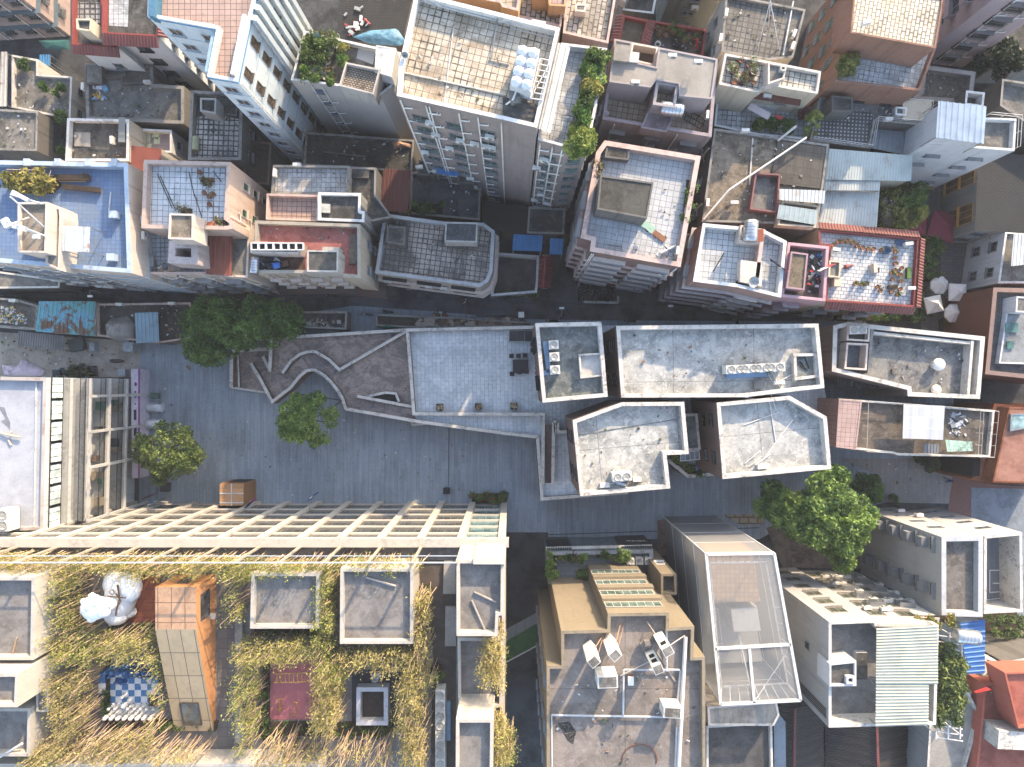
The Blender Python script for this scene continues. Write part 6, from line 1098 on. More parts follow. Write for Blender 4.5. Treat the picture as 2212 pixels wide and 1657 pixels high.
for x, y, z, rz, lb in [(1449, 121, 20.2, 3.1, 'left of the two white air conditioners on the mauve grey roof'), (1504, 134, 20.2, 3.1, 'right of the two white air conditioners on the mauve grey roof'), (1370, 178, 19.5, 3.1, 'white air conditioner lying low at the edge of the sunken tiled terrace'), (1570, 36, 14.2, 1.4, 'upper white air conditioner on the rim of the dark sett roof'), (1558, 90, 14.2, 1.4, 'lower white air conditioner on the rim of the dark sett roof'), (1715, 82, 14.2, 1.2, 'white air conditioner at the right rim of the dark sett roof'), (1712, 108, 14, 1.2, 'small white box unit at the lower right rim of the dark sett roof'), (1865, 62, 19.6, .2, 'white air conditioner on the corner of the cream sett roof'),
    (1800, 536, 12.6, 3, 'air conditioner at the red rim above the blue tub'), (1960, 630, 12.5, 0, 'white air conditioner in the lower right corner of the pot roof'), (1955, 535, 12.5, .1, 'white air conditioner in the upper right corner of the pot roof'), (604, 378, 12.6, 1.5, 'white air conditioner on the left of the white tiled patio'), (646, 366, 12.6, 0, 'white unit at the rear parapet of the white tiled patio'), (908, 370, 8, .1, 'white air conditioner on the blackened roof by the blue canopy'), (193, 193, 7, 1.5, 'white unit on the left rim of the littered grey roof'), (325, 188, 7, 0, 'white unit on the inner ledge of the littered grey roof'), (255, 307, 9.4, 1.6, 'white unit at the right rim of the slab roof'), (265, 664, 3.4, 0, 'white air conditioner on the soot-black roof ledge, left one'), (377, 662, 3.4, 0, 'white air conditioner on the soot-black roof ledge, right one'), (213, 697, 3.4, 1.5, 'air conditioner on the left rim of the soot-black roof'), (37, 656, 3.6, 0, 'white unit above the rubbish heap roof'), (1790, 214, 11.6, 0, 'white unit by the dotted roof rail'), (1850, 222, 11.6, 0, 'white unit right of the stair house on the dotted roof'), (1912, 268, 11.7, 0, 'white unit hung on the white pipe rail of the dotted roof'), (1530, 254, 16, 1.5, 'white unit at the right rim of the tiled terrace with bed frames'), (1605, 293, 14.7, 0, 'white unit on the mould-stained roof, upper one'), (1530, 442, 14.3, 1.5, 'white unit on the mould-stained roof, left rim'), (1581, 447, 14.3, 0, 'white unit on the mould-stained roof by the rubbish'), (1466, 545, 18.6, 1.4, 'white unit in the lower right corner of the roof with dark stair house')]:
    roof_ac(x, y, z, rz, lb)
# big top-fan units
def mk_vrf(fans, label):
    t = P0('fan_unit', label, 'fan unit'); wd = 1.05 * fans; m = MB(); m.box((0, 0, .75), (wd, .95, 1.5)); m.build('body', [ACW], t)
    for k in range(fans):
        x = (k - (fans - 1) / 2) * .98; m = MB(); m.lathe((x, 0, 1.5), [(.42, 0), (.42, .1), (.38, .12), (.37, .06), (.1, .07), (0, .08)], 18)
        for a in range(6): c, s = math.cos(a * 1.047), math.sin(a * 1.047); m.bar((x, 0, 1.6), (x + .38 * c, .38 * s, 1.6), .03, .02)
        m.build('fan', [plain('b3b1a8', .5, .2)], t)
        m = MB(); m.lathe((x, 0, 1.53), [(.37, 0), (0, .01)], 16); m.build('fan_well', [plain('45474a', .6)], t)
    m = MB()
    for s in (-1, 1): m.box((0, s * .36, -.08), (wd, .12, .16))
    m.build('plinth', [gcon], t); return t
V1 = mk_vrf(1, 'x'); V2 = mk_vrf(2, 'x'); zr = 13.9
for k, y in enumerate((745, 771, 799)): put(V1, W(1196 + 1.5 * k, y, zr + 1.2) - UP * 1.2, .06, ['topmost', 'middle', 'lowest'][k] + ' of the three square fan units on the small grey roof')
for k in range(4): put(V2, W(1587 + 28.5 * k, 798 - 1.5 * k, zr + 1.2) - UP * 1.1, .05, ['leftmost twin-fan unit of the row on the longest grey roof', 'second twin-fan unit from the left on the longest grey roof', 'third twin-fan unit from the left on the longest grey roof', 'rightmost twin-fan unit of the row on the longest grey roof'][k])
put(V2, W(1343, 1029, zr + 1.2) - UP * 1.1, .08, 'twin-fan unit on the six-sided stepped grey roof'); put(V2, W(1852, 713, 10.5) - UP * 1.2, .03, 'old twin-fan unit sunk in the plant room of the blackened roof', None, .95); put(V2, W(14, 1122, 19) - UP * 1.2, 1.6, 'twin-fan unit at the lower edge of the white office roof', None, 1.1)
for k in range(6): put(V2, W(951, 1514 + 42 * k if k else 1512, 22) - UP * 1.4, math.pi / 2, ['topmost', 'second', 'third', 'fourth', 'fifth', 'lowest'][k] + ' twin-fan unit in the column on the bamboo roof', None, 1.0)
for k, x in enumerate((1362, 1381, 1401)): put(V1, W(x, 1212, 7.6) - UP * 1.1, 0, ['left', 'middle', 'right'][k] + ' white fan unit on the annex terrace', None, .85)
# cable trays
def tray(label, pts, z, w=.55, mat=None, name='cable_tray', h=.35):
    m = MB()
    for a, c in zip(pts, pts[1:]): m.bar(W(*a, z + h / 2), W(*c, z + h / 2), w, h)
    return solo(m, name, [mat or rusty('7fa3c4', '4d5a66', .3, .2)], label, 'cable tray')
tray('blue metal cable tray beside the three square fan units', [(1177, 738), (1186, 804), (1174, 806)], zr); tray('blue metal cable tray in front of the twin-fan row', [(1569, 813), (1655, 808)], zr); tray('blue pipe run right of the fan column on the bamboo roof', [(969, 1514), (969, 1598)], 20.5, .4)
tray('pale metal duct bend by the twin-fan unit on the stepped roof', [(1325, 1013), (1331, 1042), (1352, 1048)], zr, .3, STEEL, 'duct', .3); tray('grey metal plank by the twin-fan unit on the stepped roof', [(1347, 1048), (1386, 1038)], zr, .5, gcon, 'plank', .1)
def boxthing(label, c, size, rz, mat, name='box_unit', cat='box', lid=None):
    t = thing(name, label, cat, tuple(c)); m = MB(); m.box(Vector(c) + UP * size[2] / 2, size, rz); m.build('body', [mat], t); m = MB(); m.box(Vector(c) + UP * (size[2] + .03), (size[0] + .06, size[1] + .06, .06), rz); m.build('lid', [lid or mat], t); return t
boxthing('white metal box unit left of the twin-fan unit on the stepped roof', W(1305, 1046, zr), (1.0, .45, .8), .05, ACW); boxthing('white metal box unit right of the twin-fan unit on the stepped roof', W(1374, 1034, zr), (.85, .4, .7), .05, ACW); boxthing('white metal box unit on the five-sided grey roof', W(1645, 1006, zr), (1.2, .5, .6), .1, ACW); boxthing('white metal box at the bottom rim of the longest grey roof', W(1679, 826, zr), (1.2, .35, .5), .05, ACW); boxthing('grey metal box on short legs below the twin-fan row', W(1636, 830, zr), (1.1, .9, .6), .05, gcon)
boxthing('white switch box on the inner parapet of the five-sided roof', W(1783, 978, 14.2), (.35, .35, .4), 0, WHITE)
def rods(label, segs, z, r=.05, mat=None, name='pipe', cat='pipe'):
    m = MB()
    for a, c in segs: m.tube([W(a[0], a[1], z + (a[2] if len(a) > 2 else .08)), W(c[0], c[1], z + (c[2] if len(c) > 2 else .08))], r, 5)
    return solo(m, name, [mat or WHITE], label, cat)
rods('two thin white pipes crossing the five-sided grey roof', [((1641, 1003), (1712, 907)), ((1662, 868), (1676, 955)), ((1676, 955), (1645, 1000))], zr); rods('short white pipe loose on the five-sided grey roof', [((1607, 918), (1684, 890))], zr); rods('tangle of white pipes beside the box on the five-sided roof', [((1610, 1001), (1640, 975, .4)), ((1632, 1004, .5), (1665, 980, .2)), ((1618, 1008), (1646, 985, .5))], zr); rods('white pipe loop by the kerbed pit of the longest grey roof', [((1658, 805), (1672, 832, .3)), ((1672, 830, .3), (1716, 806, .2)), ((1664, 800), (1690, 845, .2)), ((1640, 842), (1690, 845))], zr); rods('grey angle irons lying in the kerbed pit of the longest grey roof', [((1727, 780), (1742, 798)), ((1738, 772), (1748, 796)), ((1728, 790), (1744, 800))], 14.2, .06, DARK, 'scrap_iron', 'scrap'); rods('thin white pipe along the lower rim of the stepped roof', [((1290, 1056), (1336, 1040, .4)), ((1292, 1052), (1340, 1052))], zr)
m = MB(); m.lathe(W(1440, 880, zr), [(.34, 0), (.34, .12), (.2, .14), (.2, .02)], 14); solo(m, 'roof_drain', [plain('c9b9b9', .6)], 'round roof drain collar in the upper right of the stepped roof', 'drain')
def lathe_thing(label, x, y, z, prof, mat, name, cat, n=14, group=None):
    m = MB(); m.lathe(W(x, y, z), prof, n); return solo(m, name, [mat] if not isinstance(mat, list) else mat, label, cat, group)
lathe_thing('white domed vent on the blackened long low roof', 2018, 788, 8.6, [(.5, 0), (.5, .7), (.75, .75), (.72, 1.0), (.4, 1.2), (0, 1.25)], WHITE, 'roof_vent', 'vent'); lathe_thing('white round lid at the lower rim of the blackened long low roof', 2019, 842, 8.6, [(.5, 0), (.62, .3), (.5, .5), (0, .55)], WHITE, 'roof_vent', 'vent'); boxthing('small concrete kerb box on the blackened long low roof', W(1931, 802, 8.6), (.7, .6, .3), .1, gcon, 'kerb_box', 'kerb')
# water tanks
def tank(label, x, y, z, rz, L=2.4, r=.72):
    t = thing('water_tank', label, 'water tank', tuple(W(x, y, z))); c = W(x, y, z) + UP * (r + .5); u = Vector((math.cos(rz), math.sin(rz), 0)); m = MB()
    m.tube([c - u * L / 2, c - u * L * .47, c - u * L * .2, c, c + u * L * .2, c + u * L * .47, c + u * L / 2], [r * .8, r, r, r * 1.01, r, r, r * .8], 20); m.build('drum', [STEEL], t)
    m = MB()
    for s in (-.33, -.15, 0, .15, .33): m.tube([c + u * (s * L - .03), c + u * (s * L + .03)], r * 1.02, 20)
    m.build('hoop', [METAL], t); m = MB(); v = Vector((-u.y, u.x, 0))
    for s in (-.35, .35):
        for q in (-.5, .5): p = c + u * s * L + v * q * r; m.bar(p - UP * .1, p * 1 - UP * (r + .5), .08, .08)
    m.build('stand', [METAL], t); return t
tank('horizontal steel water tank on the mauve roof with sunken terraces', 1445, 246, 17.4, -.1); tank('upright-looking steel tank on the white parapet roof by the rusty panel', 1613, 505, 18.4, 1.5, 2.2); tank('steel water tank at the head of the vine pergola', 2072, 1366, 18.4, -.1); tank('steel tank half hidden on the cream block with the salmon terrace', 557, 577, 14.2, 1.5, 1.8, .5); tank('pale steel drum at the top edge by the small dark roof', 1348, 4, 8, .9, 2, .7)
t = thing('panel_water_tank', 'white panelled water tank with eight round domes on the big tiled roof', 'water tank', tuple(W(1137, 150, 28.5))); rt = B['bigslab'].dz; m = MB(); A = [W(x, y, rt + 2.2) for x, y in ((1120, 98), (1166, 106), (1146, 198), (1102, 184))]; pp = ccw([Vector(p[:2]) for p in A]); m.prism(pp, rt + .3, rt + 2.2); m.build('body', [plain('c9ccd0', .5)], t)
for i in range(4):
    for j in range(2):
        p = A[0].lerp(A[3], (i + .5) / 4).lerp(A[1].lerp(A[2], (i + .5) / 4), (j + .5) / 2); m = MB(); m.lathe(p - UP * .05, [(.5, 0), (.49, .12), (.42, .28), (.26, .42), (0, .48)], 18); m.build('dome', [plain('d9dcdf', .3, .1, .08)], t)
t = thing('pipe_rack', 'long steel ladder-like rack beside the domed water tank', 'rack', tuple(W(1160, 150, rt))); m = MB(); z = rt + 1.2
for a, c in (((1168, 126), (1146, 212)), ((1192, 132), (1171, 216))): m.bar(W(*a, z), W(*c, z), .1, .1)
for k in range(8): f = k / 7; m.bar(W(1168 - 22 * f, 126 + 86 * f, z), W(1192 - 21 * f, 132 + 84 * f, z), .09, .09)
m.bar(W(1146, 212, z), W(1186, 140, z), .09, .09)
for q in ((1168, 126), (1146, 212), (1192, 132), (1171, 216)): m.tube([W(*q, z), W(*q, z) - UP * 1.2], .05, 5)
m.build('frame', [plain('c9cac8', .5)], t)
rods('white pipes bent over the pump corner of the big tiled roof', [((1122, 180, 1.5), (1108, 215, 1.2)), ((1108, 215, 1.2), (1090, 228, .3)), ((1090, 228), (1106, 236))], rt, .09); boxthing('grey pump cover on the dark corner of the big tiled roof', W(1112, 214, rt + .5), (.9, 1.1, .6), .2, gcon, 'pump_cover', 'cover'); boxthing('white unit at the rear parapet of the big tiled roof', W(1162, 60, rt), (1.2, .5, .7), -.2, ACW); rods('long thin conduits along the rear parapet of the big tiled roof', [((955, 8, .5), (1070, 38, .5)), ((955, 12, .4), (1070, 42, .4)), ((1075, 35, .5), (1062, 125, .2)), ((1055, 130), (1100, 140)), ((1102, 60, .6), (1200, 85, .6))], rt, .06, METAL)
# dishes and masts
def dish(label, x, y, z, r=.9, az=0.6, tilt=.9):
    t = thing('satellite_dish', label, 'satellite dish', tuple(W(x, y, z))); m = MB(); m.lathe((0, 0, 0), [(0, .0), (r * .5, .06), (r, .25)], 18); m.lathe((0, 0, -.02), [(r, .25), (r * .5, .06), (0, 0)], 18); o = m.build('reflector', [plain('9aa0a3', .5, .2)]); o.parent = t; o.location = (0, 0, 1.1); o.rotation_euler = (tilt * .4, 0, az)
    m = MB(); m.tube([(0, 0, 0), (0, 0, 1.1)], .05, 6); m.tube([(0, 0, 1.1), (.1, -.2, 1.9)], .03, 5); m.build('mast', [METAL]).parent = t; return t
dish('grey satellite dish on the brick terrace corner', 1840, 98, 15.2, .95); dish('white dish on the white parapet roof by the street', 1618, 612, 17.2, .6); dish('small dark dish on the big tiled roof', 878, 133, rt, .3)
def mast(label, segs, z, boxes=(), r=.07, name='antenna_mast'):
    t = thing(name, label, 'mast', tuple(W(segs[0][0][0], segs[0][0][1], z))); m = MB()
    for a, c in segs: m.tube([W(a[0], a[1], z + a[2]), W(c[0], c[1], z + c[2])], r, 6)
    m.build('pole', [plain('c9ccce', .5)], t)
    for x, y, h, sx, sy, rz in boxes: m = MB(); m.box(W(x, y, z + h), (sx, sy, .35), rz); m.build('antenna', [plain('d3d5d6', .5)], t)
    return t
mast('white telecom mast with panel antennas leaning over the blue roof stair tower', [((98, 510, 0), (2, 480, 4.6)), ((98, 510, .3), (14, 478, 4.9)), ((90, 440, .5), (22, 420, 3)), ((95, 490, 0), (22, 425, 3.5)), ((62, 470, 0), (22, 485, 3)), ((2, 480, 4.6), (20, 476, 4.7))], 21, [(14, 482, 4.6, .6, .9, .5), (42, 491, 3.4, 1.3, .5, -.3), (78, 511, 1.5, .6, .4, 0), (45, 424, 2.2, 1.8, .35, -.5)], .09)
mast('tall thin mast with long guy wires over the dark sett roof', [((1664, 2, 5), (1636, 108, 0)), ((1664, 2, 5), (1684, 112, 0)), ((1664, 2, 5), (1660, 60, .2))], 13.8, (), .05, 'guyed_mast')
rods('very long white pole lying slantwise across the mould-stained roof', [((1520, 474, .5), (1575, 410, 1.2)), ((1575, 410, 1.2), (1742, 297, 1.0))], 14.3, .11, WHITE, 'pole', 'pole'); rods('short white bar leaning between the washing terrace and the brown roof', [((1680, 304, .8), (1720, 272, 1.6))], 13.8, .14, plain('c9c4bc'), 'bar', 'bar')
m = MB(); m.box(W(1640, 240, 14.2), (2.6, .8, .04), -.5); solo(m, 'banner', [plain('c6b6b4', .8)], 'pale pink banner strip sagging over the washing terrace', 'banner'); m = MB(); m.box(W(1683, 253, 14.3), (.8, .4, .04), -.4); solo(m, 'red_cloth', [plain('b3262a')], 'small red cloth at the end of the pink banner strip', 'cloth')
# umbrellas
def umbrella(label, x, y, n, r, mat, z=2.9, rz=0.0, tilt=0):
    t = thing('umbrella', label, 'umbrella', (*W(x, y, z)[:2], 0)); c = W(x, y, z + .55); rim = [Vector((c.x + r * math.cos(rz + k * 6.2832 / n), c.y + r * math.sin(rz + k * 6.2832 / n), z - .15 + tilt * math.sin(k * 6.28 / n))) for k in range(n)]; m = MB()
    for k in range(n):
        a, b2 = rim[k], rim[(k + 1) % n]; q = a.lerp(b2, .5) - UP * .04; i1, i2 = c.lerp(a, .22), c.lerp(b2, .22); m.face([a, q, i2, i1]); m.face([q, b2, i2]); m.face([a - UP * .2, b2 - UP * .2, b2, a])
    m.build('canopy', [mat], t); m = MB()
    for k in range(n): i1, i2 = c.lerp(rim[k], .26) + UP * .12, c.lerp(rim[(k + 1) % n], .26) + UP * .12; m.face([i1, i2, c + UP * .22])
    m.build('vent_cap', [mat], t); m = MB(); m.tube([(c.x, c.y, 0), c], .04, 6); m.build('pole', [METAL], t); m = MB()
    for p in rim: m.tube([c - UP * .06, p - UP * .03], .015, 4)
    m.build('ribs', [METAL], t); m = MB(); m.box((c.x, c.y, .08), (.6, .6, .16)); m.build('base', [gcon], t); return t
UW = plain('cfcac4', .8, 0, .06); UM = plain('7a2436', .8, 0, .1)
umbrella('upper white octagonal umbrella in the cafe garden', 2037, 614, 8, 1.2, UW, 2.6, rz=.4); umbrella('right hand square white umbrella in the cafe garden', 2077, 630, 4, 1.55, UW, 3.2, rz=.75); umbrella('left hand square white umbrella leaning in the cafe garden', 2025, 656, 4, 1.5, UW, 2.9, rz=1.0); umbrella('lower white octagonal umbrella in the cafe garden', 2069, 675, 8, 1.28, UW, 2.7, rz=.4); umbrella('big maroon square umbrella over the cafe yard', 2047, 486, 4, 2.5, UM, rz=.5); umbrella('second maroon umbrella half hidden by the flowering bush', 1985, 480, 4, 2.0, UM, 2.8, rz=.7)
# cafe tables
def mk_table(mat, w=.8, d=.8):
    t = P0('table', 'x', 'table'); m = MB(); m.box((0, 0, .74), (w, d, .04)); m.build('top', [mat], t)
    for sx in (-1, 1):
        for sy in (-1, 1): m = MB(); m.box((sx * (w / 2 - .06), sy * (d / 2 - .06), .36), (.05, .05, .72)); m.build('leg', [DARK], t)
    return t
def mk_chair(mat):
    t = P0('chair', 'x', 'chair'); m = MB(); m.box((0, 0, .44), (.48, .48, .06)); m.build('seat', [mat], t); m = MB(); m.box((0, -.24, .7), (.48, .05, .5)); m.build('backrest', [mat], t)
    for sx in (-1, 1): m = MB(); m.box((sx * .24, 0, .6), (.05, .46, .05)); m.build('armrest', [mat], t)
    for sx in (-1, 1):
        for sy in (-1, 1): m = MB(); m.box((sx * .2, sy * .2, .21), (.04, .04, .42)); m.build('leg', [DARK], t)
    return t
TW = mk_table(plain('b08e5e', .5)); CG = mk_chair(plain('2f4f45', .6)); BK = plain('2b2f34', .6)
for k, (x, y) in enumerate([(2002, 407), (2043, 408), (2070, 424), (2043, 414)][:3]):
    put(TW, W(x, y, .02), .1, ['left', 'middle', 'right'][k] + ' tan wooden table in the cafe yard', None, 1.1)
    for s in (-1, 1): put(CG, W(x + s * 7, y - 13 + (2 if s > 0 else 0), .02), 3.14, 'dark green chair at the cafe yard tables', 'green chairs of the cafe yard', 1.15)
TB = mk_table(BK, 1.9, 1.7); CB = mk_chair(BK); TBs = mk_table(BK, .8, 1.1)
put(TB, W(1124, 792, TZ), 0, 'big black dining table on the pale paved terrace')
for x, y, rz in [(1105, 769, 0), (1120, 769, 0), (1134, 768, 0), (1106, 808, 3.14), (1123, 804, 3.14), (1137, 803, 3.14)]: put(CB, W(x, y, TZ), rz, 'black armchair around the big black terrace table', 'black armchairs at the big terrace table', 1.1)
for k, (x, y) in enumerate([(1108, 727), (1124, 727), (1141, 727)]): put(TBs, W(x, y, TZ), 0, ['left', 'middle', 'right'][k] + ' black side table in the row along the terrace wall', None, 1.15)
for x, y, rz in [(1150, 744, 1.57), (1150, 757, 1.57)]: put(CB, W(x, y, TZ), rz, 'black armchair by the parapet of the small grey roof', 'black armchairs by the small roof', 1.1)
CR = mk_chair(plain('a8283a', .6))
for y in (785, 795, 806): put(CR, W(1159, y, TZ), 1.57, 'red stool chair under the small grey roof wall', 'red chairs at the small roof wall', .8)
# pots
POTM = plain('8a5238', .8, 0, .2)
def mk_pot(lm, dead=False, pm=POTM, r=.26, h=.4, n=60, fr=.3):
    t = P0('potted_plant', 'x', 'potted plant'); m = MB(); m.lathe((0, 0, 0), [(r * .7, 0), (r, h), (r * 1.08, h), (r * .9, h - .02), (r * .88, h - .08), (0, h - .08)], 12, 0); m.build('pot', [pm], t); m = MB(); rd = random.Random(n)
    for k in range(n): m.leaf(Vector((rd.gauss(0, fr * .6), rd.gauss(0, fr * .6), h + .1 + abs(rd.gauss(0, fr * .7)))), rd.uniform(.06, .13), rd)
    m.build('foliage', [lm], t); return t
PD, PG, PE = mk_pot(LDRY, n=50), mk_pot(LG, n=80, fr=.34), mk_pot(LDRY, n=14, fr=.16); PW = mk_pot(LG, pm=plain('b9b6ae', .8), r=.32, h=.45, n=40)
zp = B['redpots'].dz
for x, y in [(1797, 530), (1808, 523), (1817, 523), (1829, 522), (1840, 525), (1849, 532), (1861, 536), (1873, 539), (1884, 539)]: put(random.choice((PD, PE)), W(x, y, zp), random.random(), 'dry plant in a brown pot in the curved row on the white sett roof', 'pot row at the top of the sett roof', .95)
for x, y in [(1901, 541), (1924, 538), (1932, 545), (1931, 558), (1932, 570), (1931, 584), (1924, 590), (1936, 592), (1945, 580), (1943, 595), (1925, 604), (1942, 608), (1893, 620), (1899, 628), (1923, 630), (1942, 625), (1936, 636), (1845, 613), (1859, 614), (1870, 613)]: put(random.choice((PD, PE, PG, PD)), W(x, y, zp), random.random() * 6, 'pot plant standing loose on the lower or right half of the white sett roof', 'loose pots of the sett roof', .9)
lathe_thing('blue round plastic tub among the pots of the white sett roof', 1911, 542, zp, [(0, .02), (.4, .02), (.48, .45), (.5, .45), (.4, .0)], plain('3a6488', .4), 'tub', 'tub'); lathe_thing('blue basin in the upper right corner of the white sett roof', 1942, 524, zp, [(0, .05), (.4, .05), (.5, .3), (.55, .3), (.42, 0)], plain('41668f', .4), 'basin', 'basin')
boxthing('wooden planter trough near the lower edge of the white sett roof', W(1925, 621, zp), (1.0, .35, .35), 0, wood('5b4632'), 'planter_trough', 'planter', earth); boxthing('dark planter trough at the right side of the white sett roof', W(1959, 591, zp), (.4, 1.2, .4), 0, wood('3d352c'), 'planter_trough', 'planter', LD); boxthing('crate of dark pots beside the white table on the sett roof', W(1890, 585, zp), (.5, .5, .4), 0, DARK, 'crate', 'crate', earth); boxthing('upright white board casting a shadow on the sett roof', W(1881, 582, zp), (.35, 1.0, 1.0), .1, plain('c9b9a4'), 'board', 'board')
m = MB(); a, c = W(1826, 577, zp + .3), W(1845, 572, zp + .1); m.tube([a, a.lerp(c, .6), c], [.28, .16, .02], 8); solo(m, 'folded_umbrella', [plain('8d4a4e', .8)], 'folded faded red umbrella on the white sett roof', 'umbrella')
for x, y in [(1418, 64), (1428, 68), (1440, 66), (1452, 74), (1464, 76), (1474, 68), (1485, 84), (1500, 86), (1420, 78), (1436, 80), (1476, 92), (1450, 62)]: put(random.choice((PD, PE, PG)), W(x, y, 10.2), random.random() * 6, 'pot on the dingy grey roof yard with the red rim', 'pots of the grey roof yard', 1.2)
lathe_thing('black bowl in the middle of the grey roof yard', 1462, 95, 10.2, [(0, .1), (.45, .1), (.6, .4), (.65, .4), (.5, 0)], DARK, 'bowl', 'bowl'); rods('red folded parasol standing in the grey roof yard', [((1506, 84, 1.6), (1504, 106, .1))], 10.2, .14, plain('b3262f'), 'folded_parasol', 'parasol'); lathe_thing('white bucket in the grey roof yard', 1420, 98, 10.2, [(.3, 0), (.36, .4), (.3, .4), (.26, .1)], WHITE, 'bucket', 'bucket')
zg = B['garden'].dz; rd = random.Random(11)
for k in range(60):
    x, y = rd.uniform(660, 735), rd.uniform(78, 178)
    if y > 178 or x < 640 + (178 - y) * .25 or (x > 722 and y > 128): continue
    put(rd.choice((PG, PG, PE, PW)), W(x, y, zg), rd.random() * 6, 'potted plant crowded on the grey rendered block roof', 'pots of the crowded roof garden', rd.uniform(1.1, 1.7))
for k, (x, y, r, lm) in enumerate([(742, 105, 15, LY), (738, 128, 16, LS), (700, 128, 14, LG), (660, 152, 10, LS), (712, 180, 11, LD), (690, 98, 9, LG), (658, 130, 8, LG), (680, 170, 8, LS)]):
    tree(['yellow-green climbing shrub at the right of the crowded roof garden', 'leafy shrub above the stair house of the crowded roof garden', 'green shrub in the middle of the crowded roof garden', 'bright shrub at the left rim of the crowded roof garden', 'dark shrub hanging over the front of the crowded roof garden', 'small green shrub in the upper part of the crowded roof garden', 'small shrub in the upper left of the crowded roof garden', 'bright low shrub in the lower left of the crowded roof garden'][k], circ(x, y, r * .75, seed=k), zg + .4, zg + 1.6, 7, .36, 620, lm, (x, y, zg), .16, 'shrub', 'shrub', .04, 60 + k)
lathe_thing('blue drum at the back of the crowded roof garden', 689, 86, zg, [(.4, 0), (.4, .9), (.3, .92), (0, .92)], plain('2a5f9a', .4), 'drum', 'drum')
zs = B['succulent'].dz
for k in range(26): x, y = rd.uniform(1574, 1632), rd.uniform(132, 184); put(rd.choice((PD, PE, PW)), W(x, y, zs), rd.random() * 6, 'dry succulent in a pot on the cream block roof', 'succulent pots of the cream roof', rd.uniform(.8, 1.3))
for x, y in [(434, 404 - 30), (443, 389), (461, 391), (455, 426), (463, 421), (444, 418), (455, 443)]: put(random.choice((PD, PE)), W(x, y, 17.1), 0, 'pot standing on the white grid-tiled roof', 'pots of the grid-tiled roof', .95)
boxthing('small orange crate in the lower corner of the white grid-tiled roof', W(459, 486, 17.1), (.7, .5, .3), .2, plain('c4703a'), 'crate', 'crate'); bed('dry twig heap on the white grid-tiled roof', [(436, 385), (455, 385), (455, 400), (437, 400)], 17.1, .5, 160, LDRY, .14, .3, 'twig_heap', 'twigs'); bed('dry shrub in the lower right corner of the white grid-tiled roof', [(468, 474), (486, 474), (486, 490), (468, 490)], 17.1, .9, 300, LDRY, .12, .3, 'shrub', 'shrub'); bed('dead twig bundle above the stair house of the white grid-tiled roof', [(385, 446), (410, 448), (410, 460), (385, 460)], 17.1, 1.0, 200, LDRY, .12, .35, 'twig_heap', 'twigs')
rods('fallen bare branches on the white grid-tiled roof', [((340, 376), (372, 450)), ((346, 380), (380, 455)), ((408, 372), (420, 424)), ((420, 420), (436, 470)), ((460, 370), (478, 392))], 17.1, .04, DARK, 'branch', 'branches')
rods('pair of long wooden troughs frame on the blue roof', [((98, 380), (185, 378)), ((98, 392), (185, 392))], 17.1, .06, cane, 'bamboo_rack', 'rack')
boxthing('long brown planting trough on the blue roof, upper one', W(160, 386, 17.1), (3.6, .55, .45), 0, wood('7a5a44'), 'planter_trough', 'planter', earth); boxthing('long brown planting trough on the blue roof, lower one', W(180, 409, 17.1), (3.9, .45, .4), -.1, wood('7a5a44'), 'planter_trough', 'planter', earth); lathe_thing('round clay pot ending the upper trough on the blue roof', 188, 385, 17.1, [(.3, 0), (.42, .5), (.36, .5), (.3, .2), (0, .2)], POTM, 'pot', 'pot')
m = MB()
for k in range(12): m.tube([W(16 + k * 6.4, 366, 18.3), W(20 + k * 6, 398, 17.4)], .03, 4)
for q in (((14, 366), (90, 368)), ((18, 380), (95, 384)), ((110, 368), (100, 400))): m.tube([W(*q[0], 18.3), W(*q[1], 18.2)], .04, 4)
solo(m, 'plant_rack', [cane], 'bamboo cane rack over the maize-like plants on the blue roof', 'rack')
for k, (x, y) in enumerate(((253, 467), (248, 558))): boxthing(['upper', 'lower'][k] + ' pale cube box on the blue tiled roof', W(x, y, 17.1), (.75, .7, .8), 0, plain('a9bcd0'), 'vent_box', 'box')
for k, x in enumerate((72, 138, 202, 258)): boxthing(['first', 'second', 'third', 'fourth'][k] + ' concrete stub from the left along the rear parapet of the blue roof', W(x, 357, 17.1), (.6, .7, 1.0), 0, plain('a9b6c4'), 'parapet_stub', 'stub')
# darkstair roof things
zd = B['darkstair'].dz
m = MB(); m.box(W(1396, 487, zd + .12), (2.0, .75, .14), -.65); solo(m, 'foam_sheet', [plain('8fb3a0', .8)], 'pale green foam sheet lying on the tiled roof', 'foam sheet'); m = MB(); m.box(W(1424, 510, zd + .12), (1.5, .55, .14), -.65); solo(m, 'mattress_roll', [plain('8a5a3c', .8)], 'brown plank-like foam strip on the tiled roof', 'foam strip')
rods('white pipe frame bent like a figure seven on the tiled roof', [((1418, 551, .3), (1460, 531, .3)), ((1418, 551, .3), (1424, 555, .3)), ((1420, 560, .2), (1426, 545, .4))], zd, .16, plain('cdd2d6'), 'bent_pipe', 'pipe'); rods('low metal clothes rail on the tiled roof', [((1311, 522, .9), (1342, 526, .9)), ((1311, 522, 0), (1311, 522, .9)), ((1342, 526, 0), (1342, 526, .9)), ((1313, 528), (1344, 532))], zd, .04, METAL, 'clothes_rail', 'rail'); rods('rusty bed frame on the tiled roof', [((1320, 535, .5), (1345, 538, .5)), ((1318, 545, .5), (1343, 548, .5)), ((1320, 535, .5), (1318, 545, .5)), ((1345, 538, .5), (1343, 548, .5)), ((1330, 536, .5), (1328, 546, .5))], zd, .04, METAL, 'bed_frame', 'bed frame')
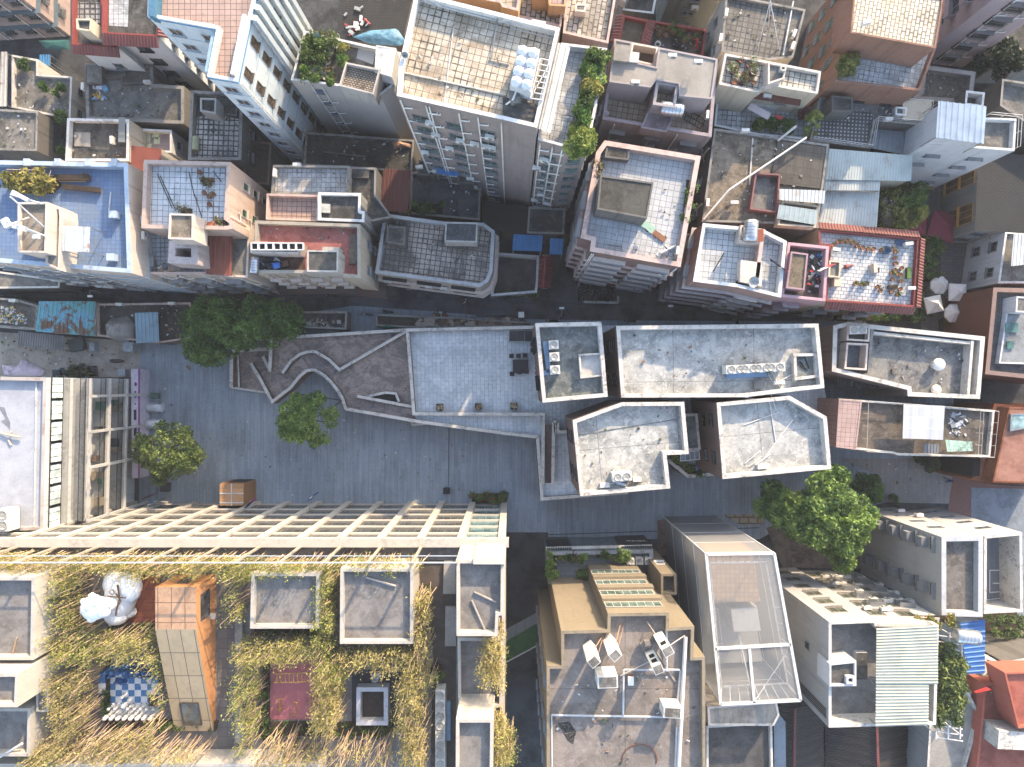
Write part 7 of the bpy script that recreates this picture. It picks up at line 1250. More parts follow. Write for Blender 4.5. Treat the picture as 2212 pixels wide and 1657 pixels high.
def washing(label, a, c, z, n, cols, seed=1, h=1.6):
    t = thing('washing_line', label, 'washing line', tuple(W(*a, z))); m = MB(); A, Cc = W(*a, z) + UP * h, W(*c, z) + UP * h; m.tube([A, A.lerp(Cc, .5) - UP * .08, Cc], .012, 4)
    for p in (A, Cc): m.tube([p - UP * h, p], .03, 5)
    m.build('line', [METAL], t); r = random.Random(seed); d = (Cc - A).normalized(); o = Vector((-d.y, d.x, 0))
    for k in range(n):
        p = A.lerp(Cc, (k + .5) / n); w2, hh = r.uniform(.15, .28), r.uniform(.5, .9); m = MB(); q = [p - d * w2, p + d * w2, p + d * w2 * .9 + o * .12 - UP * hh, p - d * w2 * .9 + o * .18 - UP * hh]; m.face(q); m.face([v + o * .02 for v in q[::-1]]); m.build('garment', [plain(r.choice(cols), .9)], t)
    return t
washing('line of dark washing across the roof with foam sheets', (1386, 500), (1452, 560), zd, 8, ('1f2733', '2a2f3a', 'b9563f', '3a5f8a', '222222'), 2); washing('washing line with bright clothes on the rubbish-strewn pink roof', (1742, 598), (1790, 576), 16.6, 7, ('c4262f', 'c9363f', '2a4f8a', 'd9d9d9', '222233'), 3); washing('washing line with black and white clothes on the white parapet roof', (1645, 560), (1690, 592), 17, 9, ('222222', 'cfcfcf', '333344', 'c4405a'), 4); washing('short washing line with dark clothes on the washing terrace', (1556, 222), (1570, 205 + 20), 12.2, 3, ('222222', '1a1a22'), 5); washing('clothes hung over the washing terrace', (1600, 222), (1625, 228), 12.2, 4, ('222222', '2a2a2a'), 6); washing('washing on the garden wing roof', (1212, 262), (1240, 270), 25.6, 4, ('dfe3e6', '2a2a33', 'c9ccd0'), 7); washing('washing strung on the white tiled patio', (690, 372), (745, 390), 12.4, 5, ('8a8a7a', '2f2f35', 'a9a06a'), 8); washing('washing on the balcony line below the blue roof', (205, 592), (262, 598), 12, 6, ('c96a8a', '2a3f6a', 'd9d9d9', '8a2a4a'), 9)
rods('long dark rod lying on the white parapet roof', [((1540, 587, .3), (1564, 547, .3))], 17, .06, DARK, 'rod', 'rod'); m = MB(); m.box(W(1634, 509, 18.6), (1.5, 1.3, .08), .05); solo(m, 'rusty_panel', [plain('8d4526')], 'rust-red panel beside the tank on the white parapet roof', 'panel'); boxthing('dark crate near the white dish on the white parapet roof', W(1596, 616, 17), (.7, .8, .5), 0, DARK, 'crate', 'crate')
# sunken terraces of the mauve block
rods('black metal bed frame with bars on the tan terrace', [((1485, 238, .3), (1524, 258, .3)), ((1478, 258, .3), (1512, 278, .3)), ((1485, 238, .3), (1478, 258, .3)), ((1524, 258, .3), (1512, 278, .3)), ((1496, 244, .3), (1489, 264, .3)), ((1508, 250, .3), (1501, 271, .3)), ((1481, 248, .3), (1518, 268, .3))], 15.4, .05, DARK, 'bed_frame', 'bed frame'); rods('two dark ladders leaning on the tan terrace', [((1490, 217, .8), (1488, 236, .1)), ((1497, 217, .8), (1495, 236, .1)), ((1490, 222, .6), (1497, 222, .6)), ((1489, 228, .4), (1496, 228, .4)), ((1511, 222, .8), (1508, 245, .1)), ((1518, 222, .8), (1515, 245, .1)), ((1510, 230, .5), (1517, 230, .5)), ((1509, 238, .3), (1516, 238, .3)), ((1492, 236), (1512, 246))], 15.4, .05, DARK, 'ladder', 'ladders'); boxthing('pale square slab on the mauve grey roof', W(1342, 120, 19.5), (1.6, 1.6, .5), -.1, lcon, 'roof_slab', 'slab'); boxthing('pale square lid beside the light well of the mauve roof', W(1366, 126, 19.5), (1.2, 1.0, .25), -.1, plain('c4c4c0'), 'lid', 'lid')
lathe_thing('small white round pot in the corner of the sunken terrace', 1309, 247, 15.4, [(.2, 0), (.3, .3), (.24, .3), (0, .1)], WHITE, 'pot', 'pot')
# rubbish
def heap(label, poly, z, n, cols, sz=(.12, .35), seed=1, name='rubbish_heap', cat='rubbish'):
    r = random.Random(seed); ms = [plain(c, .7) for c in cols]; m = MB()
    for k in range(n):
        x, y = rpoly(poly, r); s = r.uniform(*sz); a = r.uniform(0, 6.28); p = W(x, y, z) + UP * r.uniform(.03, .25)
        if r.random() < .5: m.box(p, (s, s * r.uniform(.4, 1), s * .5), a, r.randrange(len(ms)))
        else: d = Vector((math.cos(a), math.sin(a), r.uniform(-.2, .3))) * s * .6; m.tube([p - d, p + d], s * .2, 5, r.randrange(len(ms)))
    o = solo(m, name, ms, label, cat); o['kind'] = 'stuff'; return o
heap('heap of bottles and plastic scrap on the low roof at the left edge', [(-20, 662), (30, 664), (60, 685), (58, 702), (0, 698), (-20, 690)], 3.5, 260, ('d9d9d6', 'c9cdd0', 'b9bcc0', 'd6b03a', '3a7a5a', 'c4c0b6', '7a5040'), seed=2); heap('strewn boxes and bags on the littered grey roof', [(205, 165), (225, 160), (235, 215), (205, 218)], 6.9, 26, ('d9dcdf', '6fa8cf', 'c9962f', 'b9bcc0'), (.3, .8), 3); heap('rubbish strewn over the narrow pink roof', [(1750, 545), (1780, 550), (1776, 640), (1745, 640)], 16.55, 40, ('d9d9d9', '3a6fa8', 'c42a30', '8a8f94', '2a2a2a'), (.25, .6), 4); heap('rubble in the roofless plot next to the tree', [(652, 690), (745, 690), (742, 710), (655, 706)], 1.4, 90, ('8d8478', 'b9b0a4', '6a5f54', 'c9c4bc'), (.15, .5), 5); heap('long timbers and rubble in the derelict strip', [(900, 690), (1140, 700), (1140, 705), (900, 706)], .5, 130, ('6d5240', '8a6f58', '4f4038', 'a89a88'), (.4, 1.6), 6, 'timber_heap', 'timber'); heap('scrap and crates beside the shrubs of the sandy yard', [(120, 800), (205, 795), (205, 815), (120, 815)], .05, 30, ('3a3a3a', '5a5f64', '8a8f94'), (.4, .9), 7); heap('junk heap on the lower mauve annex', [(345, 570), (400, 572), (400, 590), (345, 588)], 13.7, 45, ('8a8178', 'b9b4aa', '6a6f74', 'a88a70'), (.3, .8), 8); heap('junk left on the wet floor of the pipe-railed house', [(1870, 880), (1890, 885), (1888, 970), (1868, 965)], 8.0, 16, ('2f7f6f', '3a5f5a', '2a2f35', '4f7fa8'), (.3, .9), 9); heap('cables and scrap on the narrow house terrace', [(2050, 890), (2095, 895), (2085, 940), (2050, 938)], 8.35, 50, ('8a8f94', 'b9bcc0', '5a5a5a', 'c9ccd0'), (.2, .7), 10); heap('litter on the dark collapsed tile roof', [(745, 20), (800, 15), (795, 70), (750, 75)], 5.05, 16, ('d9dcdf', '9aa0a4', 'a83a40'), (.3, .8), 12); heap('furniture and boxes on the red-brown sunken yard', [(556, 556), (620, 558), (615, 585), (556, 585)], 14.25, 16, ('9aa8b4', 'b9bcc0', '2a2f3a', '6a4a3a'), (.4, 1.0), 13)
def tarp(label, poly, z, h, mat, seed=1, name='tarpaulin', cat='tarpaulin'):
    r = random.Random(seed); pts = [W(x, y, z) for x, y in poly]; c = sum(pts, Vector()) / len(pts); m = MB(); n = 28; rows = []; k = len(pts)
    from mathutils import noise as NZ
    for i in range(9):
        f = i / 8; row = []
        for j in range(n):
            s = j / n * k; a = pts[int(s) % k].lerp(pts[(int(s) + 1) % k], s - int(s)); p = c.lerp(a, f); nz = NZ.noise(p * 1.4) * .5 + NZ.noise(p * 4) * .25; row.append(p + UP * (max(0, h * (1 - f ** 2.2)) + (h * .5 * nz if i < 8 else 0) + .04))
        rows.append(row)
    m.grid(rows[::-1], 0, True, True); return solo(m, name, [mat], label, cat)
tarp('grey plastic tarpaulin draped over a heap on the soot-black roof', [(229, 700), (242, 686), (275, 682), (292, 700), (290, 732), (255, 738), (230, 728)], 3.35, 1.3, plain('8f8b86', .35, 0, .3), 1); tarp('orange-brown crumpled tarp on the sooty low roof', [(848, 308), (862, 302), (890, 312), (888, 322), (872, 318), (852, 324)], 5.65, .5, plain('a0785c', .6), 2); tarp('blue tarpaulin spread beside the collapsed tile house', [(762, 80), (800, 66), (858, 62), (876, 88), (865, 100), (800, 96)], 5.1, .4, plain('4f87a3', .5, 0, .4), 3); tarp('dark tarpaulin with blue plastic in the sunken yard', [(568, 566), (600, 562), (616, 568), (606, 588), (575, 590)], 14.3, .8, plain('20252d', .4), 4); tarp('blue plastic sheet on top of the dark tarpaulin', [(586, 568), (604, 566), (606, 578), (592, 582)], 15.0, .3, plain('2f6fc0', .4), 5); tarp('green tarpaulin behind the brick terrace wall', [(812, 706), (830, 700), (870, 704), (874, 708), (830, 712)], .6, .7, plain('1f7a5a', .5), 6); tarp('dark shade net sagging over the gap beside the slab roof', [(85, 253), (133, 264), (130, 333), (84, 322)], 6.0, .15, plain('22262c', .9, 0, .3), 7, 'shade_net', 'net'); tarp('teal awning in the dark lane at the left', [(84, 88), (150, 86), (150, 108), (100, 106)], 4.0, .2, plain('1f5a58', .8), 8, 'awning', 'awning'); tarp('pink and white cloths spread on the sandy yard rubbish', [(4, 788), (38, 790), (48, 775), (98, 800), (92, 812), (10, 812)], .1, .6, plain('c9b3bd', .8, 0, .3), 9); tarp('yellow cloth hanging in the gap below the grid-tiled roof', [(324, 508), (337, 512), (335, 544), (324, 540)], 12.5, .2, plain('b89a4a', .8), 10, 'cloth', 'cloth')
sheet([(2, 112), (16, 112), (14, 230), (-4, 230)], 8, 'long rusty white corrugated sheet at the left edge', rusty('b9b6ae', '7a3a24', .6, .1), zb=6.6, pitch=.3, amp=.05); sheet([(85, 118), (108, 118), (108, 142), (85, 140)], 4.5, 'small blue sheet canopy in the dark lane', bsheet, zb=0)
# the street
def mk_scooter(bm):
    t = P0('scooter', 'x', 'scooter'); m = MB(); m.blob((0, -.35, .62), (.17, .45, .2), 6, 0, 1, .05); m.box((0, .12, .33), (.3, .5, .1)); m.box((0, .42, .62), (.36, .08, .6)); m.build('body', [bm], t)
    for y in (-.62, .62):
        m = MB(); m.lathe((0, 0, 0), [(.12, -.05), (.24, -.05), (.26, 0), (.24, .05), (.12, .05)], 12); o = m.build('wheel', [RUBBER], t); o.rotation_euler = (0, math.pi / 2, 0); o.location = (0, y, .26)
    m = MB(); m.box((0, -.35, .84), (.28, .7, .08)); m.build('seat', [DARK], t); m = MB(); m.tube([(-.34, .4, 1.0), (0, .48, 1.02), (.34, .4, 1.0)], .03, 5); m.tube([(0, .46, 1.0), (0, .62, .3)], .04, 5); m.build('handlebar', [DARK], t); m = MB(); m.blob((0, .52, .92), (.1, .06, .08), 5, 0, 2, 0); m.build('headlight', [plain('d9dcdf', .2)], t); return t
SC = [mk_scooter(plain(c, .35)) for c in ('20242c', '3a2226', '2a3a4f', '8f9296')]; r5 = random.Random(5)
for k in range(18): put(SC[(k * 7) % 3 if k % 6 else 3], W(1250 + (k % 9) * 9.5 + r5.uniform(-1, 1), 620 + (k // 9) * 17 + r5.uniform(-2, 2), .02), r5.uniform(-.25, .25), 'scooter parked in the dense dark cluster below the maroon block', 'scooters parked below the maroon block')
for k, (x, y, rz, lb) in enumerate([(792, 680, 1.5, 'scooter by the roofless plot wall'), (838, 674, 1.4, 'scooter parked against the low wall of the derelict strip'), (1360, 694, 1.5, 'scooter parked at the street side of the longest grey roof'), (1587, 692, .3, 'pale scooter standing in the street above the longest grey roof'), (888, 625, 1.5, 'scooter parked at the lattice roof corner block'), (1192, 694, 1.5, 'scooter beside the small grey roof on the street'), (718, 641, 1.5, 'scooter in front of the cream block')]): put(SC[(k + 3) % 4], W(x, y, .02), rz, lb)
m = MB()
for a, c in (((1260, 652), (1335, 654)), ((1260, 640), (1260, 652)), ((1335, 640), (1335, 654))): m.bar(W(*a, .1), W(*c, .1), .3, .2)
solo(m, 'kerb', [cope], 'white kerb around the parked scooters', 'kerb')
for k, (x, sx, lb) in enumerate([(1042, 1.6, 'dark grey lidded street bin, left of the three'), (1068, 1.6, 'dark grey lidded street bin, middle of the three'), (1090, .9, 'narrow dark street bin with a white sticker')]): boxthing(lb, W(x, 676, .02), (sx, .9, 1.2), -.05, plain('3a424a', .5), 'street_bin', 'bin', plain('333a41', .5))
m = MB(); m.box(W(1126, 680, .8), (.6, .6, 1.5)); m.box(W(1126, 680, 1.58), (.75, .75, .06), 0, 1); solo(m, 'sign_box', [plain('4f565c'), WHITE], 'square white-topped box on the street by the bins', 'box'); heap('bags of rubbish beside the street bins', [(935, 676), (965, 676), (965, 688), (935, 688)], .02, 30, ('2a2a2a', 'c9a03a', '8a3a3a', 'b9bcc0'), (.25, .5), 14)
@cached
def foil(): 
    n = NT('silver_cover', .35, .5, .15); f = n.noise(3.5, 6, .7); n.bump(f, .9, .12); return n.out(n.mix(n.ramp(n.noise(1.2, 3), .3, .7), 'd3d5d8', 'a9adb2'))
def covered_car(label, x, y, rz=0.0):
    m = MB(); c = W(x, y, 0); rows = []; L, Wd = 2.95, 1.35; r = random.Random(int(y)); prof = [(0, .25), (.04, .62), (.12, .78), (.3, .85), (.42, 1.25), (.62, 1.32), (.8, 1.2), (.92, .9), (.97, .7), (1, .25)]
    for u, h in prof:
        row = []; hw = Wd / 2 * (.72 if u in (0, 1) else .88 if u < .06 or u > .95 else 1)
        for k in range(9):
            a = (k / 8 - .5) * 2; row.append(c + Vector(((u - .5) * L, hw * a * (1.0), .04 + (h - .04) * (1 - abs(a) ** 5 * .95) + r.uniform(-.03, .03) * (abs(a) < .9))))
        rows.append(row)
    m.grid(rows[::-1] if 1 else rows, 0, True); m.face(rows[0]); m.face(rows[-1][::-1]); t = thing('covered_car', label, 'car', tuple(c)); m.build('cover', [foil()], t)
    for sx in (-.95, .95):
        for sy in (-.55, .55): m2 = MB(); m2.lathe((0, 0, 0), [(0, -.09), (.26, -.09), (.29, 0), (.26, .09), (0, .09)], 12); o = m2.build('wheel', [RUBBER]); o.parent = t; o.rotation_euler = (math.pi / 2, 0, 0); o.location = (sx, sy, .29)
    return t
covered_car('small car under a wrinkled silver cover, upper of the two', 332, 881); covered_car('small car under a wrinkled silver cover, lower of the two by the olive tree', 328, 915)
for k, y in enumerate((812, 819, 827)): m = MB(); p = W(314, y, 0); m.lathe(p, [(.14, 0), (.14, .55), (.24, .62), (.2, .74), (0, .8)], 10); solo(m, 'bollard', [WHITE], ['upper', 'middle', 'lower'][k] + ' white round-headed bollard at the end of the purple hoarding', 'bollard')
# hoarding with the purple print
t = thing('hoarding', 'white and purple printed hoarding along the foot of the glazed office', 'hoarding', tuple(W(294, 915, 0))); m = MB(); A, Cc = W(283, 797, 2.9), W(285, 1033, 2.9); B2, D2 = W(303, 797, 2.3), W(302, 1033, 2.3)
m.face([A, Cc, D2, B2]); m.face([B2, D2, (D2.x, D2.y, .05), (B2.x, B2.y, .05)]); m.face([A, B2, (B2.x, B2.y, .05), (A.x, A.y, .05)]); m.face([Cc, (Cc.x, Cc.y, .05), (D2.x, D2.y, .05), D2]); m.build('panel', [plain('c6bccb', .6)], t); m = MB(); up = UP * .015
m.face([A.lerp(B2, .78) + up, Cc.lerp(D2, .78) + up, D2 + up, B2 + up]); m.build('purple_stripe', [plain('8a3f86', .6)], t); m = MB()
for f, s in ((.09, .5), (.16, .28), (.21, .22), (.27, .22), (.36, .3), (.4, .3), (.5, .22), (.58, .3)): p = A.lerp(Cc, f + .05).lerp(B2.lerp(D2, f + .05), .45); m.lathe(p, [(s * .5, .03), (0, .05)], 10)
m.build('dot', [plain('7d2a63', .6)], t); m = MB()
for f in (.42, .57): 
    p = A.lerp(Cc, f).lerp(B2.lerp(D2, f), .35); m.box(p + UP * .03, (.55, 1.3, .02), 0)
m.build('poster', [plain('3a3550', .5)], t)
def text(s, loc, size, mat, parent=None, rot=(0, 0, 0), name='lettering', ext=.01, align='CENTER'):
    cu = bpy.data.curves.new(name, 'FONT'); cu.body = s; cu.size = size; cu.extrude = ext; cu.align_x = align; cu.align_y = 'CENTER'; o = bpy.data.objects.new(name, cu); COL.objects.link(o); dg = bpy.context.evaluated_depsgraph_get(); me = bpy.data.meshes.new_from_object(o.evaluated_get(dg)); bpy.data.objects.remove(o)
    o = bpy.data.objects.new(name, me); COL.objects.link(o); me.materials.clear(); me.materials.append(mat); o.rotation_euler = rot
    if parent: o.parent = parent; o.location = Vector(loc) - Vector(parent['_w'])
    else: o.location = loc
    return o
CABLE = plain('1a1b1d', .6)
for k, q in enumerate([((150, 600, 9), (520, 655, 8)), ((430, 640, 9), (640, 655, 7)), ((830, 640, 8), (1150, 655, 8)), ((1150, 655, 8), (1420, 660, 9)), ((1420, 655, 9), (1790, 690, 8)), ((640, 650, 8), (850, 636, 8)), ((1242, 360, 14), (1240, 560, 10)), ((1000, 640, 8), (1010, 700, 6))]): rods('black overhead cable number along the street'.replace(' number', ['', ' at the far left', ' in front of the lattice block', ' by the parked scooters', ' below the pink front', ' beside the cream block', ' down the narrow alley', ' crossing to the terrace'][k]), [q], 0, .03, CABLE, 'cable', 'cable')
e = B['west'].edges('E')[0]; rd = random.Random(8)
for k in range(16):
    z = (12.95 if 0 else (9.35, 5.75, .1)[k % 3]); p, rz = B['west'].at(e, rd.uniform(.05, .95), z, rd.uniform(.6, 1.3) if k % 3 < 2 else rd.uniform(2, 4.5)); c = rd.choice(('6d5a48', '3a5f52', '5d4a3c', '7d7260', '3a3f44', '8d8a84')); boxthing('goods stacked on the galleries of the glazed office', p, (rd.uniform(.5, 1.2), rd.uniform(.5, 1.6), rd.uniform(.3, .9)), rz, plain(c), 'goods', 'goods')['group'] = 'goods on the galleries'

for k, (nm, poly, z, n) in enumerate([('low cement roof with two shrubs', [(30, 150), (148, 180), (148, 250), (30, 228)], 6.5, 30), ('littered grey roof', [(200, 190), (390, 192), (390, 260), (200, 250)], 6.8, 60), ('mottled left edge roof', [(0, 242), (75, 246), (75, 318), (0, 316)], 8.65, 24), ('slab roof', [(150, 262), (262, 262), (262, 338), (150, 338)], 9.3, 24), ('overgrown lattice roof', [(420, 250), (515, 256), (510, 338), (415, 338)], 10.2, 30), ('sooty low roof', [(672, 292), (885, 308), (882, 364), (668, 350)], 5.6, 60), ('big tiled roof', [(905, 20), (1090, 60), (1080, 250), (868, 200)], 28.5, 40), ('blackened low roof', [(895, 385), (1030, 385), (1028, 466), (892, 456)], 5.6, 50), ('tan lattice roof', [(840, 475), (1050, 500), (1040, 605), (830, 582)], 9.6, 40), ('tiled roof with dark stair house', [(1300, 400), (1480, 400), (1460, 560), (1285, 530)], 18.5, 34), ('mould-stained brown roof', [(1550, 290), (1770, 320), (1750, 480), (1525, 470)], 14.2, 110), ('dotted tile roof', [(1780, 220), (1990, 228), (1985, 262), (1780, 300)], 11.5, 40), ('earth-stained roof yard', [(2000, 160), (2090, 165), (2080, 210), (1990, 205)], 9.1, 30), ('dark sett roof', [(1575, 10), (1725, 30), (1705, 110), (1570, 100)], 14.1, 36), ('pot yard', [(1410, 60), (1515, 75), (1508, 112), (1402, 98)], 10.2, 26), ('salmon roof terrace', [(565, 490), (765, 495), (760, 530), (565, 515)], 14.2, 26), ('soot-black roof', [(215, 662), (400, 662), (400, 725), (345, 732), (215, 718)], 3.35, 60), ('sandy yard', [(0, 725), (290, 745), (290, 805), (0, 780)], .03, 90), ('square', [(330, 760), (700, 900), (1080, 960), (1080, 1075), (320, 1070)], .01, 70), ('blackened long low roof', [(1890, 735), (2090, 745), (2080, 850), (1970, 845)], 8.62, 36), ('longest grey roof', [(1345, 720), (1755, 715), (1760, 825), (1350, 845)], 13.92, 46), ('six-sided roof', [(1260, 920), (1470, 890), (1475, 970), (1430, 1040), (1265, 1055)], 13.92, 36), ('big brown roof', [(1200, 1450), (1500, 1440), (1510, 1650), (1195, 1650)], 23.62, 60), ('dotted pavement', [(1830, 1000), (2040, 1000), (2030, 1070), (1890, 1060)], .03, 40)]): heap('small scraps, leaves and bits of litter strewn over the ' + nm, poly, z, n, ('b9b6ae', '7d756a', '4a4640', '8d6a4c', 'c9ccd0', '5d6a3a'), (.08, .3), 200 + k, 'litter', 'litter')
# ---------------------------------------------------------------- kiosk, signs, ducts, statue, chess, people
kw = tiles('b98a58', 'a87a4a', '8f9aa0', 1.45, 1.45, .05, '6d4f34', .6, weeds=0); t = thing('timber_kiosk', 'plywood kiosk with a white cross of battens on its roof against the white building', 'kiosk', tuple(W(500, 1066, 0)))
P = ccw([Vector(W(x, y, 4.1)[:2]) for x, y in ((474.5, 1045), (526, 1045), (526, 1092), (474.5, 1092))]); m = MB(); m.prism([(p.x, p.y) for p in P], 0, 4.1, top=False); m.build('wall', [wood('a5743f', '7a5530')], t); m = MB(); m.poly([(p.x, p.y, 4.1) for p in P]); m.build('roof', [wood('bb8a58', '7d5a3a', w=.6)], t)
m = MB()
for a, c in (((500, 1045), (500, 1092)), ((474.5, 1066), (526, 1066)), ((474.5, 1086), (526, 1086))): m.bar(W(*a, 4.14), W(*c, 4.14), .13, .06)
m.build('batten', [plain('c3c6c6', .6)], t); m = MB(); p = W(500, 1045, 4.1); m.box((p.x + .3, p.y + .02, 1.6), (2.2, .06, 2.6)); m.build('counter_opening', [DARK], t)
def panel(label, a, c, z0, z1, cols, name='shop_sign', off=.05, words=None, cat='sign'):
    t = thing(name, label, cat, (*W(*a, z1)[:2], z0)); A, Cc = W(*a, z1), W(*c, z1); d = Cc - A; n = Vector((-d.y, d.x, 0)).normalized()
    if n.x < 0: n = -n
    for i, col in enumerate(cols): m = MB(); p, q = A.lerp(Cc, i / len(cols)), A.lerp(Cc, (i + 1) / len(cols)); m.box(((p + q) / 2).to_2d().to_3d() + UP * (z0 + z1) / 2, ((q - p).length - .01, .1, z1 - z0), math.atan2(d.y, d.x)); m.build('panel', [plain(col, .5)], t)
    if words:
        for s in (-1, 1): text(words, (A + Cc) / 2 * Vector((1, 1, 0)) + n * .07 * s + UP * (z0 + z1) / 2 if 0 else Vector(((A + Cc).x / 2, (A + Cc).y / 2, (z0 + z1) / 2)) + n * .07 * s, (z1 - z0) * .45, WHITE, t, (math.pi / 2, 0, math.atan2(n.y * s, n.x * s) + math.pi / 2))
    m = MB(); m.bar(A - UP * (z1 - z0) / 2, A - UP * (z1 - z0) / 2 - Vector((0, 1.2, 0)), .06, .06); m.build('bracket', [METAL], t); return t
panel('blue projecting sign with a white stripe on a pier of the white building', (664, 1082), (679, 1068), 4.6, 6.6, ('1f4f8f', 'c9d3dc', '1f4f8f')); panel('dark blue and magenta banner sign beside the plywood kiosk', (527, 1098), (545, 1080), 4.2, 5.4, ('1f2f66', '243a70', '8a2a7a')); panel('white sign board with a teal patch at the left foot of the white building', (318, 1092), (346, 1078), 3.2, 4.6, ('c9c6cf', '2a88a8', 'cfd0d0', '5a6a6a')); panel('dark maroon box sign near the foot of the olive tree', (305, 1079), (322, 1070), 2.5, 4.5, ('5a2f45', '6a3a4f'))
e = B['gardenfront'].edges('N')[0]; p, rz = B['gardenfront'].at(e, .12, 4.6, .42); text('VSMNI', p, .85, WHITE, B['gardenfront'].root, (math.pi / 2, 0, math.pi))
# tan roof ducts
zt = B['tan'].dz
def duct(label, x, y, h, w2, d2, rz, slots=0):
    t = thing('metal_duct', label, 'duct', tuple(W(x, y, zt + h) - UP * h)); c = W(x, y, zt + h) - UP * h; m = MB(); m.box(c + UP * (h / 2 + .15), (w2, d2, h - .3), rz); m.build('casing', [plain('d8d5cc', .5, 0, .2)], t); m = MB(); m.box(c + UP * (h + .005), (w2 * .86, d2 * .86, .03), rz); m.build('dusty_top', [gcon], t); u = Vector((math.cos(rz), math.sin(rz), 0)); v = Vector((-u.y, u.x, 0))
    for k in range(slots): m = MB(); m.box(c + v * (d2 / 2 + .01) + UP * (h - 1.0 - k * 1.1), (w2 * .55, .04, .7), rz); m.build('louvre', [DARK], t)
    m = MB()
    for s in (-1, 1): m.box(c + u * s * w2 * .35 + UP * .1, (.1, d2, .2), rz)
    m.build('foot', [METAL], t)
duct('tall white duct standing leftmost on the big brown roof', 1283, 1430, 4.2, .95, .85, .7); duct('tall white duct second from the left on the big brown roof', 1329, 1416, 4.2, .95, .85, .75); duct('tall white duct with one louvre at the upper right of the big brown roof', 1443, 1407, 4.0, .95, .85, .5, 1); duct('tall white duct with two louvres beside the upper right one on the big brown roof', 1422, 1446, 4.0, .9, .85, .4, 2); duct('wide low white duct box below the tall ducts', 1313, 1474, 2.6, 1.9, 1.1, .04); duct('white covered fan box beside the thick white pipe', 1453, 1540, 2.2, 1.7, 1.0, -.05)
rods('thick white pipe running down the right of the big brown roof', [((1481, 1376), (1466, 1657))], zt + .5, .2, plain('d3d1cb'), 'main_pipe'); rods('white pipe grid across the big brown roof', [((1191, 1545), (1433, 1549)), ((1191, 1545), (1192, 1656)), ((1347, 1447), (1346, 1547)), ((1348, 1447), (1468, 1447)), ((1470, 1448), (1462, 1530)), ((1462, 1570), (1460, 1656)), ((1440, 1355), (1440, 1450))], zt + .3, .11, plain('b9bcc0'), 'pipe_grid'); rods('stay rods around the upper right ducts', [((1397, 1342), (1416, 1370, 1.5)), ((1480, 1372, .5), (1446, 1395, 1.5)), ((1400, 1380), (1460, 1472)), ((1340, 1460, .5), (1405, 1428, 1)), ((1436, 1440), (1458, 1472))], zt, .05, plain('c0b0a0')); rods('rust and white stay rods behind the left ducts', [((1304, 1370), (1285, 1400, 2)), ((1305, 1368), (1290, 1420, 1.5)), ((1341, 1345), (1330, 1390, 2)), ((1348, 1347), (1336, 1395, 1))], zt, .05, plain('a88060'))
m = MB()
for a, b2 in ((0, 2.6),): m.tube([W(1382, 1640, zt + .1) + Vector((1.7 * math.cos(s / 9 * 3.6 - .3), 1.5 * math.sin(s / 9 * 3.6 - .3), 0)) for s in range(10)], .05, 5)
solo(m, 'hose', [plain('7a4a34')], 'brown hose curled at the bottom of the big brown roof', 'hose'); B['tan'].patch([(1205, 1562), (1230, 1558), (1245, 1580), (1238, 1608), (1226, 1600), (1212, 1575)], concrete('3f3d3b', '1c1b1a', '8a8781', .9, 1.6, black=.8), 'stain', .02)
boxthing('small red-based white valve box between the ducts', W(1361, 1467, zt), (.5, .8, .4), 0, plain('b05a3a'), 'valve_box', 'box', WHITE); m = MB(); m.box(W(1395, 1393, zt + .5), (.9, .7, .5), .4); m.box(W(1398, 1388, zt + .9), (.5, .5, .5), .2); solo(m, 'scrap_heap', [plain('7d756c')], 'grey scrap parts heaped between the right ducts', 'scrap')
# sculpture on the timber deck
t = thing('sculpture', 'huge white crouching figure with curly hair and a brown wire on the timber deck', 'sculpture', tuple(W(262, 1290, DZ))); wm = plain('f6f5f2', .6, 0, .03); m = MB(); q = lambda x, y, z: W(x, y, DZ + z)
m.blob(q(262, 1285, 1.2), (1.5, 2.3, 1.5), 9, 0, 1, .04); m.blob(q(282, 1268, 2.0), (1.1, 1.5, 1.0), 8, 0, 2, .06); m.blob(q(252, 1330, 1.2), (1.2, .9, 1.0), 8, 0, 3, .04); m.blob(q(278, 1322, .7), (.8, .6, .6), 7, 0, 4, .03); m.blob(q(245, 1258, 1.3), (.9, 1.2, 1.1), 7, 0, 5, .05); m.tube([q(250, 1300, 2.2), q(226, 1308, 3.2)], [.8, .7], 10); m.blob(q(240, 1340, .3), (.35, .7, .3), 6, 0, 6, .02); m.build('body', [wm], t); m = MB(); rd = random.Random(4)
m.blob(q(206, 1313, 4.0), (1.35, 1.15, 1.0), 9, 0, 7, .05)
for k in range(46): a, s = rd.uniform(0, 6.28), rd.uniform(.3, 1); m.blob(q(206, 1313, 4.0 + .75 * (1 - s * s) + .1) + Vector((1.35 * s * math.cos(a), 1.15 * s * math.sin(a), 0)), rd.uniform(.22, .42), 4, 0, k, .1)
m.build('hair', [wm], t); m = MB(); zz = 3.0
m.tube([q(254, 1264, zz), q(256, 1280, zz), q(258, 1294, zz), q(251, 1320, zz), q(250, 1330, zz)], .09, 5); m.tube([q(232, 1288, zz), q(256, 1290, zz), q(272, 1292, zz)], .06, 5); m.tube([q(250, 1282, zz), q(262, 1300, zz), q(256, 1306, zz)], .07, 5); m.tube([q(242, 1279, zz) + Vector((.22 * math.cos(s), .22 * math.sin(s), 0)) for s in (k * .7 for k in range(10))], .05, 5); m.build('wire', [plain('5a4028', .6)], t)
